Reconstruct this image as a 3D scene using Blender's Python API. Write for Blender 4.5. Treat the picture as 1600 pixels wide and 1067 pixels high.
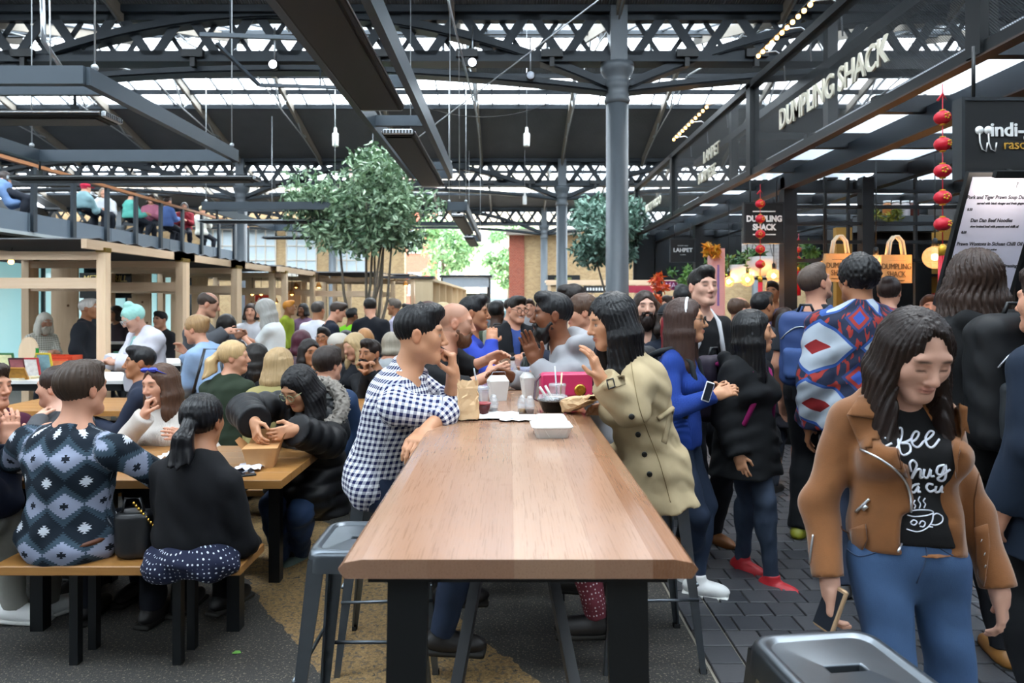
import bpy, bmesh, math, random
import numpy as np
from mathutils import Vector, Matrix
from mathutils.bvhtree import BVHTree
for _o in list(bpy.data.objects): bpy.data.objects.remove(_o)
SC = bpy.context.scene
COL = SC.collection
PI = math.pi
# ---------------------------------------------------------------- camera
FP, VX, VY, EYE = 1067.0, 796.0, 472.0, 1.55      # focal length in pixels, vanishing point, eye height
cam_d = bpy.data.cameras.new('camera'); cam = bpy.data.objects.new('camera', cam_d); COL.objects.link(cam)
cam.location = (0, 0, EYE); cam.rotation_euler = (PI/2, 0, 0)
cam_d.sensor_width = 36; cam_d.lens = 24.0
cam_d.shift_x = (800-VX)/1600; cam_d.shift_y = -(533.5-VY)/1600
cam_d.clip_start = .05; cam_d.clip_end = 300
cam_d.dof.use_dof = True; cam_d.dof.focus_distance = 2.7; cam_d.dof.aperture_fstop = 4.0
SC.camera = cam
# ---------------------------------------------------------------- overcast daylight
world = bpy.data.worlds.new('overcast_sky'); SC.world = world; world.use_nodes = True
bg = world.node_tree.nodes['Background']
bg.inputs['Color'].default_value = (.86, .94, 1.0, 1); bg.inputs['Strength'].default_value = 2.6
sun_d = bpy.data.lights.new('sun', 'SUN'); sun = bpy.data.objects.new('sun', sun_d); COL.objects.link(sun)
sun_d.energy = 2.0; sun_d.angle = math.radians(40); sun_d.color = (1, .97, .93)
sun.rotation_euler = (math.radians(-22), math.radians(12), 0)
SC.view_settings.view_transform = 'Standard'; SC.view_settings.look = 'None'
SC.view_settings.gamma = 1.0; SC.view_settings.use_curve_mapping = False
SC.view_settings.exposure = 2.1
SC.cycles.transparent_max_bounces = 16
# ---------------------------------------------------------------- helpers
random.seed(7); NR = np.random.default_rng(7)
def W(px, py, d):                     # photo pixel at depth d -> world point
    return Vector(((px-VX)*d/FP, d, EYE-(py-VY)*d/FP))
def V(*a): return Vector(a)
def lin(c):
    if isinstance(c, str):
        c = c.lstrip('#'); c = [int(c[i:i+2], 16)/255 for i in (0, 2, 4)]
    return tuple((x/12.92 if x <= .04045 else ((x+.055)/1.055)**2.4) for x in c[:3])
MATS = {}
def newmat(name):
    m = bpy.data.materials.new(name); m.use_nodes = True
    nt = m.node_tree; return m, nt, nt.nodes['Principled BSDF']
def nd(nt, t, **kw):
    n = nt.nodes.new(t)
    for k, v in kw.items():
        if k in n.inputs.keys(): n.inputs[k].default_value = v
        else: setattr(n, k, v)
    return n
def ramp(nt, fac, stops):
    r = nt.nodes.new('ShaderNodeValToRGB'); e = r.color_ramp.elements
    while len(e) < len(stops): e.new(.5)
    for i, (p, c) in enumerate(stops):
        e[i].position = p; e[i].color = (*lin(c), 1) if not isinstance(c, (int, float)) else (c, c, c, 1)
    nt.links.new(fac, r.inputs[0]); return r.outputs[0]
def mixc(nt, fac, a, b, mode='MIX'):
    m = nt.nodes.new('ShaderNodeMix'); m.data_type = 'RGBA'; m.blend_type = mode
    for s, v in ((0, fac), (6, a), (7, b)):
        if isinstance(v, (int, float)): m.inputs[s].default_value = v
        elif isinstance(v, (tuple, str)): m.inputs[s].default_value = (*lin(v), 1)
        else: nt.links.new(v, m.inputs[s])
    return m.outputs[2]
def mth(nt, op, a, b=0.0, c=None):
    m = nt.nodes.new('ShaderNodeMath'); m.operation = op
    for i, v in enumerate((a, b, c)):
        if v is None: continue
        if isinstance(v, (int, float)): m.inputs[i].default_value = v
        else: nt.links.new(v, m.inputs[i])
    return m.outputs[0]
def coords(nt, kind='Object', scale=(1, 1, 1), attr=None):
    if attr:
        a = nd(nt, 'ShaderNodeAttribute', attribute_name=attr); out = a.outputs['Vector']
    else:
        a = nt.nodes.new('ShaderNodeTexCoord'); out = a.outputs[kind]
    mp = nt.nodes.new('ShaderNodeMapping'); mp.inputs['Scale'].default_value = scale
    nt.links.new(out, mp.inputs[0]); return mp.outputs[0]
def noise(nt, vec, scale, detail=3, rough=.5):
    n = nd(nt, 'ShaderNodeTexNoise', Scale=scale, Detail=detail, Roughness=rough); nt.links.new(vec, n.inputs['Vector']); return n.outputs['Fac']
def bump(nt, p, h, strength=.3, dist=.01):
    b = nd(nt, 'ShaderNodeBump', Strength=strength, Distance=dist); nt.links.new(h, b.inputs['Height']); nt.links.new(b.outputs[0], p.inputs['Normal'])
def mat(name, col, rough=.6, metal=0., var=.12, vs=6., bmp=0., bs=60., spec=None, emit=None, estr=0., coat=0., sheen=0.):
    """plain coloured surface with slight procedural mottling"""
    if name in MATS: return MATS[name]
    m, nt, p = newmat(name); c = lin(col)
    v = coords(nt); f = noise(nt, v, vs, 4, .6)
    d = tuple(max(0, x*(1-var)) for x in c); l = tuple(min(1, x*(1+var)) for x in c)
    mx = nt.nodes.new('ShaderNodeMix'); mx.data_type = 'RGBA'
    mx.inputs[6].default_value = (*d, 1); mx.inputs[7].default_value = (*l, 1)
    nt.links.new(f, mx.inputs[0]); nt.links.new(mx.outputs[2], p.inputs['Base Color'])
    p.inputs['Roughness'].default_value = rough; p.inputs['Metallic'].default_value = metal
    if spec is not None: p.inputs['Specular IOR Level'].default_value = spec
    if coat: p.inputs['Coat Weight'].default_value = coat; p.inputs['Coat Roughness'].default_value = .15
    if sheen: p.inputs['Sheen Weight'].default_value = sheen
    if emit: p.inputs['Emission Color'].default_value = (*lin(emit), 1); p.inputs['Emission Strength'].default_value = estr
    if bmp: bump(nt, p, noise(nt, v, bs, 3), bmp, .004)
    MATS[name] = m; return m
def link(o, parent=None):
    COL.objects.link(o)
    if parent is not None: o.parent = parent
    return o
def empty(name, loc=(0, 0, 0), rz=0, parent=None):
    o = bpy.data.objects.new(name, None); o.location = loc; o.rotation_euler = (0, 0, rz); o.empty_display_size = .1
    return link(o, parent)
def tag(o, label=None, cat=None, group=None, kind=None):
    if label: o['label'] = label
    if cat: o['category'] = cat
    if group: o['group'] = group
    if kind: o['kind'] = kind
    return o
def thing(name, label, cat, loc=(0, 0, 0), rz=0, group=None): return tag(empty(name, loc, rz), label, cat, group)
def mobj(name, verts, faces, m, parent=None, smooth=False, loc=None):
    me = bpy.data.meshes.new(name); me.from_pydata([tuple(v) for v in verts], [], faces); me.update()
    if m: me.materials.append(m)
    if smooth: me.shade_smooth()
    o = bpy.data.objects.new(name, me)
    if loc is not None: o.location = loc
    return link(o, parent)
def cp(o, parent=None, loc=None, rot=None, scale=None):
    c = o.copy(); link(c, parent if parent is not None else o.parent)
    if loc is not None: c.location = loc
    if rot is not None: c.rotation_euler = rot
    if scale is not None: c.scale = scale
    return c
def cptree(o, loc, rz=0, label=None, group=None):
    r = cp(o, None, loc, (0, 0, rz)); r.parent = None
    if label: r['label'] = label
    if group: r['group'] = group
    for ch in list(o.children):
        c = cp(ch, r)
        for g in list(ch.children): cp(g, c)
    return r
class MB:
    """collects simple shapes into one mesh"""
    def __init__(s): s.v = []; s.f = []; s.sm = []
    def add(s, vs, fs, smooth=False):
        n = len(s.v); s.v += [tuple(v) for v in vs]; s.f += [tuple(i+n for i in f) for f in fs]; s.sm += [smooth]*len(fs); return s
    def box(s, c, h, R=None, bev=0.):
        c = Vector(c); h = Vector(h)
        if bev:
            P = []
            for sz in (-1, 1):
                for k in (0, 1):
                    e = bev if (k == 0) == (sz < 0) else 0
                    z = sz*h.z if (k == 1) == (sz > 0) else sz*(h.z-bev)
                    x, y = h.x-e, h.y-e; b = bev*.6
                    P.append([(x-b, y, z), (x, y-b, z), (x, -y+b, z), (x-b, -y, z), (-x+b, -y, z), (-x, -y+b, z), (-x, y-b, z), (-x+b, y, z)])
            vs = [Vector(q) for ring in P for q in ring]; fs = []
            for i in range(3):
                for j in range(8): fs.append((i*8+j, (i+1)*8+j, (i+1)*8+(j+1) % 8, i*8+(j+1) % 8))
            fs += [tuple(range(8)), tuple(reversed(range(24, 32)))]
            fs = [tuple(reversed(f)) for f in fs]
        else:
            vs = [Vector((x*h.x, y*h.y, z*h.z)) for x in (-1, 1) for y in (-1, 1) for z in (-1, 1)]
            fs = [(0, 1, 3, 2), (4, 6, 7, 5), (0, 4, 5, 1), (2, 3, 7, 6), (0, 2, 6, 4), (1, 5, 7, 3)]
        if R is not None: vs = [R @ v for v in vs]
        return s.add([c+v for v in vs], fs)
    def bb(s, x0, x1, y0, y1, z0, z1, bev=0.): return s.box(((x0+x1)/2, (y0+y1)/2, (z0+z1)/2), (abs(x1-x0)/2, abs(y1-y0)/2, abs(z1-z0)/2), None, bev)
    def bar(s, a, b, w, h, up=(0, 0, 1)):
        a, b = Vector(a), Vector(b); d = (b-a); L = d.length; d.normalize(); u = Vector(up)
        if abs(d.dot(u)) > .98: u = Vector((0, 1, 0))
        r = d.cross(u).normalized(); u = r.cross(d)
        return s.box((a+b)/2, (w/2, L/2, h/2), Matrix((r, d, u)).transposed())
    def tube(s, pts, r, n=8, cap=True, smooth=True):
        pts = [Vector(p) for p in pts]; rs = r if isinstance(r, (list, tuple)) else [r]*len(pts)
        vs = []; up = None
        for i, p in enumerate(pts):
            d = (pts[min(i+1, len(pts)-1)]-pts[max(i-1, 0)])
            d = d.normalized() if d.length > 1e-9 else Vector((0, 0, 1))
            if up is None: up = Vector((0, 0, 1)) if abs(d.z) < .9 else Vector((1, 0, 0))
            a = d.cross(up).normalized(); b = a.cross(d).normalized(); up = b
            vs += [p+(a*math.cos(t)+b*math.sin(t))*rs[i] for t in [2*PI*k/n for k in range(n)]]
        fs = [(i*n+j, i*n+(j+1) % n, (i+1)*n+(j+1) % n, (i+1)*n+j) for i in range(len(pts)-1) for j in range(n)]
        if cap: fs += [tuple(reversed(range(n))), tuple(range((len(pts)-1)*n, len(pts)*n))]
        return s.add(vs, fs, smooth)
    def lathe(s, prof, c=(0, 0, 0), n=20, smooth=True, R=None):
        c = Vector(c); vs = []
        for r, z in prof:
            for k in range(n):
                v = Vector((r*math.cos(2*PI*k/n), r*math.sin(2*PI*k/n), z))
                vs.append(c+(R @ v if R is not None else v))
        fs = [(i*n+j, i*n+(j+1) % n, (i+1)*n+(j+1) % n, (i+1)*n+j) for i in range(len(prof)-1) for j in range(n)]
        if prof[0][0] > 1e-6: fs.append(tuple(reversed(range(n))))
        if prof[-1][0] > 1e-6: fs.append(tuple(range((len(prof)-1)*n, len(prof)*n)))
        return s.add(vs, fs, smooth)
    def prism(s, poly, z0, z1, M=None):
        n = len(poly); vs = [Vector((x, y, z)) for z in (z0, z1) for x, y in poly]
        if M is not None: vs = [M @ v for v in vs]
        return s.add(vs, [tuple(reversed(range(n))), tuple(range(n, 2*n))]+[(j, (j+1) % n, n+(j+1) % n, n+j) for j in range(n)])
    def quad(s, *p): return s.add(p, [tuple(range(len(p)))])
    def sph(s, c, r, n=10, m=7):
        c = Vector(c); r = Vector(r) if not isinstance(r, (int, float)) else Vector((r, r, r))
        vs = [c+Vector((0, 0, r.z))]
        for i in range(1, m):
            for k in range(n): vs.append(c+Vector((r.x*math.sin(PI*i/m)*math.cos(2*PI*k/n), r.y*math.sin(PI*i/m)*math.sin(2*PI*k/n), r.z*math.cos(PI*i/m))))
        vs.append(c-Vector((0, 0, r.z))); L = len(vs)-1
        fs = [(0, 1+k, 1+(k+1) % n) for k in range(n)]+[(1+(i-1)*n+k, 1+i*n+k, 1+i*n+(k+1) % n, 1+(i-1)*n+(k+1) % n) for i in range(1, m-1) for k in range(n)]
        fs += [(L, 1+(m-2)*n+(k+1) % n, 1+(m-2)*n+k) for k in range(n)]
        return s.add(vs, fs, True)
    def build(s, name, m, parent=None, loc=None):
        if loc is not None:
            loc = Vector(loc); s.v = [tuple(Vector(v)-loc) for v in s.v]
        o = mobj(name, s.v, s.f, m, parent, False, loc)
        o.data.polygons.foreach_set('use_smooth', s.sm); return o
def textmesh(txt, size, extrude=.002, shear=0., align='CENTER', offset=0., space=1., spacing=1.):
    c = bpy.data.curves.new('lettering', 'FONT'); c.body = txt; c.size = size; c.extrude = extrude; c.shear = shear
    c.align_x = align; c.align_y = 'CENTER'; c.offset = offset; c.space_line = space; c.space_character = spacing; c.resolution_u = 3
    o = bpy.data.objects.new('lettering', c); me = bpy.data.meshes.new_from_object(o)
    bpy.data.objects.remove(o); bpy.data.curves.remove(c); return me
def text(txt, size, m, parent, loc, R=None, name='lettering', sx=1., **kw):
    """lettering lying in the plane given by R (columns: right, up, outward normal)"""
    me = textmesh(txt, size, **kw); me.name = name; me.materials.clear(); me.materials.append(m)
    o = bpy.data.objects.new(name, me); link(o, parent)
    Rm = (R if R is not None else Matrix(((1, 0, 0), (0, 0, -1), (0, 1, 0)))).to_4x4()
    o.matrix_local = Matrix.Translation(loc) @ Rm @ Matrix.Diagonal((sx, 1, 1, 1)); return o
FACING_CAM = Matrix(((1, 0, 0), (0, 0, -1), (0, 1, 0)))       # text facing -Y
FACING_LEFT = Matrix(((0, 0, -1), (-1, 0, 0), (0, 1, 0)))      # text facing -X
# ---------------------------------------------------------------- shared surface materials
M_STEEL = mat('dark_blue_grey_painted_steel', '212a32', .5, .1, .15, 3)
M_STEEL2 = mat('grey_painted_cast_iron', '5e656b', .42, .1, .1, 4, .1, 30)
M_BLACK = mat('black_painted_steel', '15181b', .4, .2, .2, 5)
M_ROOF = None
def wood(name, base, dark, scale=(1.2, 22, 22), rough=.5, rings=.35, axis=0):
    if name in MATS: return MATS[name]
    m, nt, p = newmat(name); v = coords(nt, 'Object', scale)
    oi = nt.nodes.new('ShaderNodeObjectInfo'); ad = nd(nt, 'ShaderNodeVectorMath', operation='ADD'); cmb = nt.nodes.new('ShaderNodeCombineXYZ')
    rs = mth(nt, 'MULTIPLY', oi.outputs['Random'], 40.); nt.links.new(rs, cmb.inputs[0]); nt.links.new(rs, cmb.inputs[1]); nt.links.new(v, ad.inputs[0]); nt.links.new(cmb.outputs[0], ad.inputs[1]); v = ad.outputs[0]
    f = noise(nt, v, 1.0, 6, .62); g = noise(nt, v, 5.0, 3, .6)
    c = mixc(nt, mth(nt, 'MULTIPLY', f, 1.2), dark, base); c = mixc(nt, mth(nt, 'MULTIPLY', g, rings), c, dark)
    tv = mth(nt, 'MULTIPLY', mth(nt, 'SUBTRACT', oi.outputs['Random'], .5), .22); hs = nd(nt, 'ShaderNodeHueSaturation'); nt.links.new(mth(nt, 'ADD', tv, 1.), hs.inputs['Value']); nt.links.new(c, hs.inputs['Color']); c = hs.outputs[0]
    nt.links.new(c, p.inputs['Base Color']); p.inputs['Roughness'].default_value = rough
    bump(nt, p, f, .12, .003); MATS[name] = m; return m
M_PINE = wood('pale_planed_pine', 'e6cdb0', 'c9a883', (14, 14, 1.2), .6)
M_PINEX = wood('pale_planed_pine_beam', 'e4cbb0', 'c8a682', (1.2, 14, 14), .6)
M_PINEY = wood('pale_planed_pine_rail', 'e4cbb0', 'c8a682', (14, 1.2, 14), .6)
M_OAK = wood('oiled_oak', 'b98a58', '8c5c33', (24, 1.4, 24), .3, .3)
M_OAKX = wood('honey_oak_plank', 'b07f45', '7f5428', (1.4, 24, 24), .4, .3)
# ---------------------------------------------------------------- floor: dark asphalt with a band of golden pebbles
def floor_mat():
    m, nt, p = newmat('asphalt_with_gravel_specks'); v = coords(nt)
    big = noise(nt, v, 1.1, 5, .6); fine = noise(nt, v, 90, 3, .7)
    vo = nd(nt, 'ShaderNodeTexVoronoi', Scale=130.); nt.links.new(v, vo.inputs['Vector'])
    base = mixc(nt, big, '222123', '403e3a'); base = mixc(nt, mth(nt, 'GREATER_THAN', fine, .6), base, '78715f')
    sp = nt.nodes.new('ShaderNodeSeparateXYZ'); nt.links.new(v, sp.inputs[0])
    q = mth(nt, 'ADD', mth(nt, 'MULTIPLY', sp.outputs[0], .816), mth(nt, 'MULTIPLY', sp.outputs[1], .578))
    q = mth(nt, 'ADD', q, mth(nt, 'MULTIPLY', mth(nt, 'SUBTRACT', noise(nt, v, 7, 4), .5), .12))
    band = mth(nt, 'MULTIPLY', mth(nt, 'GREATER_THAN', q, 1.0), mth(nt, 'LESS_THAN', q, 1.72))
    peb = mixc(nt, vo.outputs['Color'], '755a33', 'b08f5a'); peb = mixc(nt, mth(nt, 'GREATER_THAN', noise(nt, v, 45, 2), .58), peb, '6b5a45')
    pat = mth(nt, 'MULTIPLY', band, mth(nt, 'GREATER_THAN', noise(nt, v, 28, 4, .7), .38))
    nt.links.new(mixc(nt, mth(nt, 'MULTIPLY', pat, .75), base, peb), p.inputs['Base Color']); p.inputs['Roughness'].default_value = .75
    bump(nt, p, vo.outputs['Distance'], .35, .004); return m
fl = MB().bb(-24, 24, -12, 60, -.2, 0).build('floor', floor_mat()); tag(fl, kind='structure')
# grey setts on the walkway, running bond; the nearest are single pieces
pav = empty('pavement', (0, 0, 0)); tag(pav, kind='structure')
m_pav, nt_, p_ = newmat('worn_slate_grey_sett'); v_ = coords(nt_); oi_ = nt_.nodes.new('ShaderNodeObjectInfo')
c_ = mixc(nt_, oi_.outputs['Random'], '34363b', '4b4b4e'); c_ = mixc(nt_, mth(nt_, 'MULTIPLY', noise(nt_, v_, 18, 4), .6), c_, '2c2e34'); nt_.links.new(c_, p_.inputs['Base Color']); p_.inputs['Roughness'].default_value = .55; bump(nt_, p_, noise(nt_, v_, 70, 3), .25, .003)
MB().bb(.84, 4.6, 1.2, 16, .0, .004).build('joint_bed', mat('sandy_joint_mortar', '8a8478', .9), pav)
s_sq = MB().box((0, 0, .009), (.0705, .0695, .009), None, .003); s_half = MB().box((0, 0, .009), (.0705, .0695, .009), None, .003)
cells = []
for r in range(96):
    y = 1.35+.147*r; off = .075 if r % 2 else 0
    cells.append((.922, y, 'edge'))
    if off: cells.append((1.0375, y, 'half'))
    for c in range(22): cells.append((1.0+.0755+off+.15*c, y, 'sett'))
def vis(c):
    x, y, _ = c; px = VX+x*FP/y; py = VY+EYE*FP/y
    return (1.0/y) if (900 < px < 1640 and py < 1100) else -1
cells.sort(key=lambda c: -vis(c)); proto = None
for i, (x, y, k) in enumerate(cells[:300]):
    if proto is None: proto = s_sq.build('sett', m_pav, pav); proto.location = (x, y, .002); proto.scale.x = .47 if k == 'half' else 1
    else: cp(proto, pav, (x, y, .002), (0, 0, 0), (.47 if k == 'half' else 1, 1, 1))
rest = MB()
for (x, y, k) in cells[300:]: rest.box((x, y, .011), (.0705, .0695, .009))
tag(rest.build('sett_field', m_pav, pav), kind='stuff')
# ---------------------------------------------------------------- roof: columns, lattice girders, glazed gable bays
GD = [-10., -.5, 9.0, 18.5, 28.0]; CX = [-15.94, -7.26, 1.42, 10.1]
def corr_mat():
    m, nt, p = newmat('dark_corrugated_roof_board'); v = coords(nt)
    w = nd(nt, 'ShaderNodeTexWave', Scale=9.); w.bands_direction = 'X'; nt.links.new(v, w.inputs[0])
    c = mixc(nt, noise(nt, v, 2, 4), '5c5f63', '727477'); nt.links.new(c, p.inputs['Base Color']); p.inputs['Roughness'].default_value = .7
    bump(nt, p, w.outputs['Fac'], .6, .03); return m
M_ROOF = corr_mat()
def pane_mat():
    m, nt, p = newmat('wired_roof_glass'); out = nt.nodes['Material Output']; nt.nodes.remove(p)
    t = nd(nt, 'ShaderNodeBsdfTransparent'); t.inputs[0].default_value = (.93, .97, 1, 1); tr = nd(nt, 'ShaderNodeBsdfTranslucent'); tr.inputs[0].default_value = (.9, .95, 1, 1); g = nd(nt, 'ShaderNodeBsdfGlossy', Roughness=.15)
    a = nt.nodes.new('ShaderNodeMixShader'); a.inputs[0].default_value = .12; nt.links.new(t.outputs[0], a.inputs[1]); nt.links.new(tr.outputs[0], a.inputs[2])
    b = nt.nodes.new('ShaderNodeMixShader'); b.inputs[0].default_value = .04; nt.links.new(a.outputs[0], b.inputs[1]); nt.links.new(g.outputs[0], b.inputs[2]); nt.links.new(b.outputs[0], out.inputs[0]); return m
M_PANE = pane_mat()
XL, XR = -19., 13.; SL = .31
for bi in range(4):
    d0, d1 = GD[bi], GD[bi+1]; dm = (d0+d1)/2; hb = (d1-d0)/2
    roof = empty('roof', (0, dm, 5.4)); tag(roof, kind='structure')
    def on(sgn, t, x, dz=0): return Vector((x, sgn*(hb-t), SL*t+dz))         # sgn +1: far slope, -1: near slope
    for sgn in (1, -1):
        tg = (2.46 if bi < 3 else 1.3) if sgn > 0 else (.9 if bi > 0 else 2.46)  # extra glazing added on near slopes and last bay to let more light in
        for (t0, t1) in ((-.1, tg), (3.6, 4.1)):
            m = MB(); q = [on(sgn, t0, XL), on(sgn, t0, XR), on(sgn, t1, XR), on(sgn, t1, XL)]; m.add(q+[v+V(0, 0, .06) for v in q], [(0, 1, 2, 3), (7, 6, 5, 4), (0, 4, 5, 1), (1, 5, 6, 2), (2, 6, 7, 3), (3, 7, 4, 0)]); m.build('roof_board', M_ROOF, roof)
        m = MB()                                     # purlin under the glass edge
        for t in (tg, 3.03, 3.6): m.bar(on(sgn, t, XL, -.03), on(sgn, t, XR, -.03), .07, .1)
        m.build('purlin', M_STEEL, roof)
        pm = MB().add([on(sgn, tg+.04, -.3), on(sgn, tg+.04, .3), on(sgn, 3.56, .3), on(sgn, 3.56, -.3)], [(0, 1, 2, 3)]); bm = MB().bar(on(sgn, tg, -.31, .01), on(sgn, 3.6, -.31, .01), .025, .06)
        po = bo = None; n = int((XR-XL)/.62)
        for i in range(n):
            x = XL+.31+.62*i
            if po is None: po = pm.build('pane', M_PANE, roof); po.location.x = x; bo = bm.build('glazing_bar', M_STEEL, roof); bo.location.x = x
            else: cp(po, roof, (x, 0, 0)); cp(bo, roof, (x, 0, 0))
        # ridge lantern with glass louvres
        lo = None
        for j in range(4):
            lm = MB().box((0, 0, 0), ((XR-XL)/2, .09, .006), Matrix.Rotation(sgn*.7, 3, 'X'))
            y = sgn*.68; z = SL*4.1+.1+.16*j
            o = lm.build('louvre', M_PANE, roof) if lo is None else cp(lo, roof)
            if lo is None: lo = o
            o.location = ((XL+XR)/2, y, z)
        m = MB()
        for i in range(15): m.bb(XL+i*2.2-.03, XL+i*2.2+.03, sgn*.72-.03, sgn*.72+.03, SL*4.05, SL*4.05+.78)
        m.build('lantern_post', M_STEEL, roof)
        ro = None                                    # rafters with tie rods and struts
        rm = MB().bar(on(sgn, 0, 0, -.1), on(sgn, 4.2, 0, -.1), .07, .16); k = MB().tube([on(sgn, -.05, 0, -.25), on(sgn, 2.4, 0, .0), on(sgn, 4.7, 0, -.15)], .014, 6)
        k.tube([on(sgn, 1.2, 0, -.1), on(sgn, 1.9, 0, -.13+.02)], .012, 6)
        for (ta, tb, zb) in ((1.3, 1.75, -.28), (2.2, 1.75, -.28), (2.9, 3.3, -.55), (3.8, 3.3, -.55)): k.tube([on(sgn, ta, 0, -.12), on(sgn, tb, 0, zb)], .02, 6)
        k.tube([on(sgn, .2, 0, -.15), on(sgn, 1.75, 0, -.3), on(sgn, 3.3, 0, -.58), on(sgn, 4.7, 0, -.75)], .016, 6)
        for i in range(15):
            x = CX[0]+2.17*i-2.17
            if not XL < x < XR: continue
            if ro is None: ro = rm.build('rafter', mat('weathered_rafter_paint', '8b8378', .7), roof); ro.location.x = x; ko = k.build('tie_rod', mat('galvanised_rod', 'a9adb0', .4, .5), roof); ko.location.x = x
            else: cp(ro, roof, (x, 0, 0)); cp(ko, roof, (x, 0, 0))
    m = MB().bb(XL, XR, -.9, .9, SL*4.1+.76, SL*4.1+.82); m.build('lantern_roof', M_ROOF, roof)
for gi, gd in enumerate(GD[2:]):
    g = empty('lattice_girder', (0, gd, 0)); tag(g, kind='structure')
    MB().bb(XL, XR, -.13, .13, 5.33, 5.42).bb(XL, XR, -.05, .05, 5.25, 5.33).build('top_chord', M_STEEL, g)
    MB().bb(XL, XR, -.13, .13, 4.68, 4.76).bb(XL, XR, -.05, .05, 4.76, 4.85).build('bottom_chord', M_STEEL, g)
    wide = MB().bar((-.225, -.04, 4.72), (.225, -.04, 5.38), .12, .02, (0, 1, 0)); thin = MB().bar((-.225, .05, 4.72), (.225, .05, 5.38), .06, .02, (0, 1, 0))
    wo = to = None; x = CX[0]-2.925; fl_ = 1
    while x < XR-.3:
        if wo is None: wo = wide.build('lattice_bar', M_STEEL, g); wo.location.x = x; to = thin.build('lattice_bar', M_STEEL, g); to.location.x = x; to.scale.x = -1
        else: cp(wo, g, (x, 0, 0), None, (fl_, 1, 1)); cp(to, g, (x, 0, 0), None, (-fl_, 1, 1))
        x += .45; fl_ = -fl_
    for ci in range(3):                             # shallow arches springing from the columns
        xa, xb = CX[ci], CX[ci+1]; mid, hf_ = (xa+xb)/2, (xb-xa)/2
        for nm, rise, th in (('arch_rib', 1.0, .12), ('arch_tie', .29, .085)):
            pts = [(mid+hf_*t, 4.28+rise*(1-t*t)) for t in np.linspace(-1, 1, 25)]; vs = []; fs = []
            for (x, z) in pts: vs += [(x, -.07, z), (x, .07, z), (x, .07, z+th), (x, -.07, z+th)]
            for i in range(24): fs += [(i*4+j, i*4+(j+1) % 4, i*4+4+(j+1) % 4, i*4+4+j) for j in range(4)]
            vs2 = [(x, yy, z-.012) for (x, z) in pts for yy in (-.1, .1)]; n0 = len(vs)
            mobj(nm, vs+vs2+[(x, y, z+.024) for (x, y, z) in vs2], fs+[(n0+2*i, n0+2*i+1, n0+2*i+3, n0+2*i+2) for i in range(24)]+[(n0+50+2*i, n0+50+2*i+2, n0+50+2*i+3, n0+50+2*i+1) for i in range(24)], M_STEEL, g)
    if gi < 2:
        for x in (-6.3, -4.1, -1.7, -.55, .55, 2.3, 3.2):
            MB().bb(x-.14, x+.14, -.2, -.13, 4.72, 4.82).bb(x-.03, x+.03, -.18, -.1, 4.6, 4.72).build('floodlight', M_BLACK, g)
for (gd, xs) in ((9., (-7.26, 1.42, 10.1)), (18.5, CX), (28., CX)):
    for x in xs:
        c = empty('column_1', (x, gd, 0)); tag(c, kind='structure')
        MB().lathe([(.2, 0), (.2, .25), (.165, .3), (.155, .5), (.145, 4.2)], n=24).build('shaft', M_STEEL2, c)
        MB().lathe([(.15, 4.15), (.175, 4.2), (.155, 4.25), (.155, 4.36), (.18, 4.4), (.16, 4.43), (.16, 4.5), (.2, 4.56), (.22, 4.62), (.22, 4.68)], n=24).build('capital', M_STEEL2, c)
        MB().bb(-.11, .11, -.16, .16, 4.68, 5.4).build('column_head', M_STEEL2, c)
# outer walls of the hall out of view, and the brick end wall
def brick_mat(name, a, b, mortar, sx=4.4):
    m, nt, p = newmat(name); v = coords(nt, 'Object', (1, 1, 1)); r = nd(nt, 'ShaderNodeVectorRotate'); r.inputs['Axis'].default_value = (1, 0, 0); r.inputs['Angle'].default_value = PI/2; nt.links.new(v, r.inputs[0])
    br = nd(nt, 'ShaderNodeTexBrick', Scale=sx); nt.links.new(r.outputs[0], br.inputs[0]); br.inputs['Color1'].default_value = (*lin(a), 1); br.inputs['Color2'].default_value = (*lin(b), 1); br.inputs['Mortar'].default_value = (*lin(mortar), 1); br.inputs['Mortar Size'].default_value = .02
    c = mixc(nt, mth(nt, 'MULTIPLY', noise(nt, v, 3, 4), .5), br.outputs['Color'], a); nt.links.new(c, p.inputs['Base Color']); p.inputs['Roughness'].default_value = .85; bump(nt, p, br.outputs['Fac'], -.4, .01); return m
M_BRICKY = brick_mat('yellow_stock_brick', 'c0a276', 'a3835a', 'b9ab93'); M_BRICKR = brick_mat('red_brick', 'a3513a', '8a3d2c', 'a08a7c'); M_BRICKW = brick_mat('white_glazed_tile', 'e6e4e0', 'd9d7d3', 'b5b2ae', 5.)
M_WIN = mat('pale_window_glass', 'c9d6dc', .15, 0, .05); M_STONE = mat('pale_stone', 'cfc8bd', .8)
wb = MB().bb(.25, 13, 28.6, 29.0, 0, 4.55); tag(wb.build('wall_back', M_BRICKY), kind='structure')
wb = MB().bb(-.02, .62, 28.5, 28.7, 1.55, 4.35); wq = tag(wb.build('wall_pier', M_BRICKR), kind='structure')
MB().bb(-.02, .62, 28.5, 28.7, 0, 1.55).build('pier_plinth', mat('grey_painted_brick', '8b8c8b', .8), wq); MB().bb(-.15, 3.0, 28.42, 28.72, 4.35, 4.6).build('cornice', M_STONE, wq)
wl = MB().bb(-19, -4.4, 28.6, 29.0, 0, 6.5); wl = tag(wl.build('wall_left', M_BRICKY), kind='structure')
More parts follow.
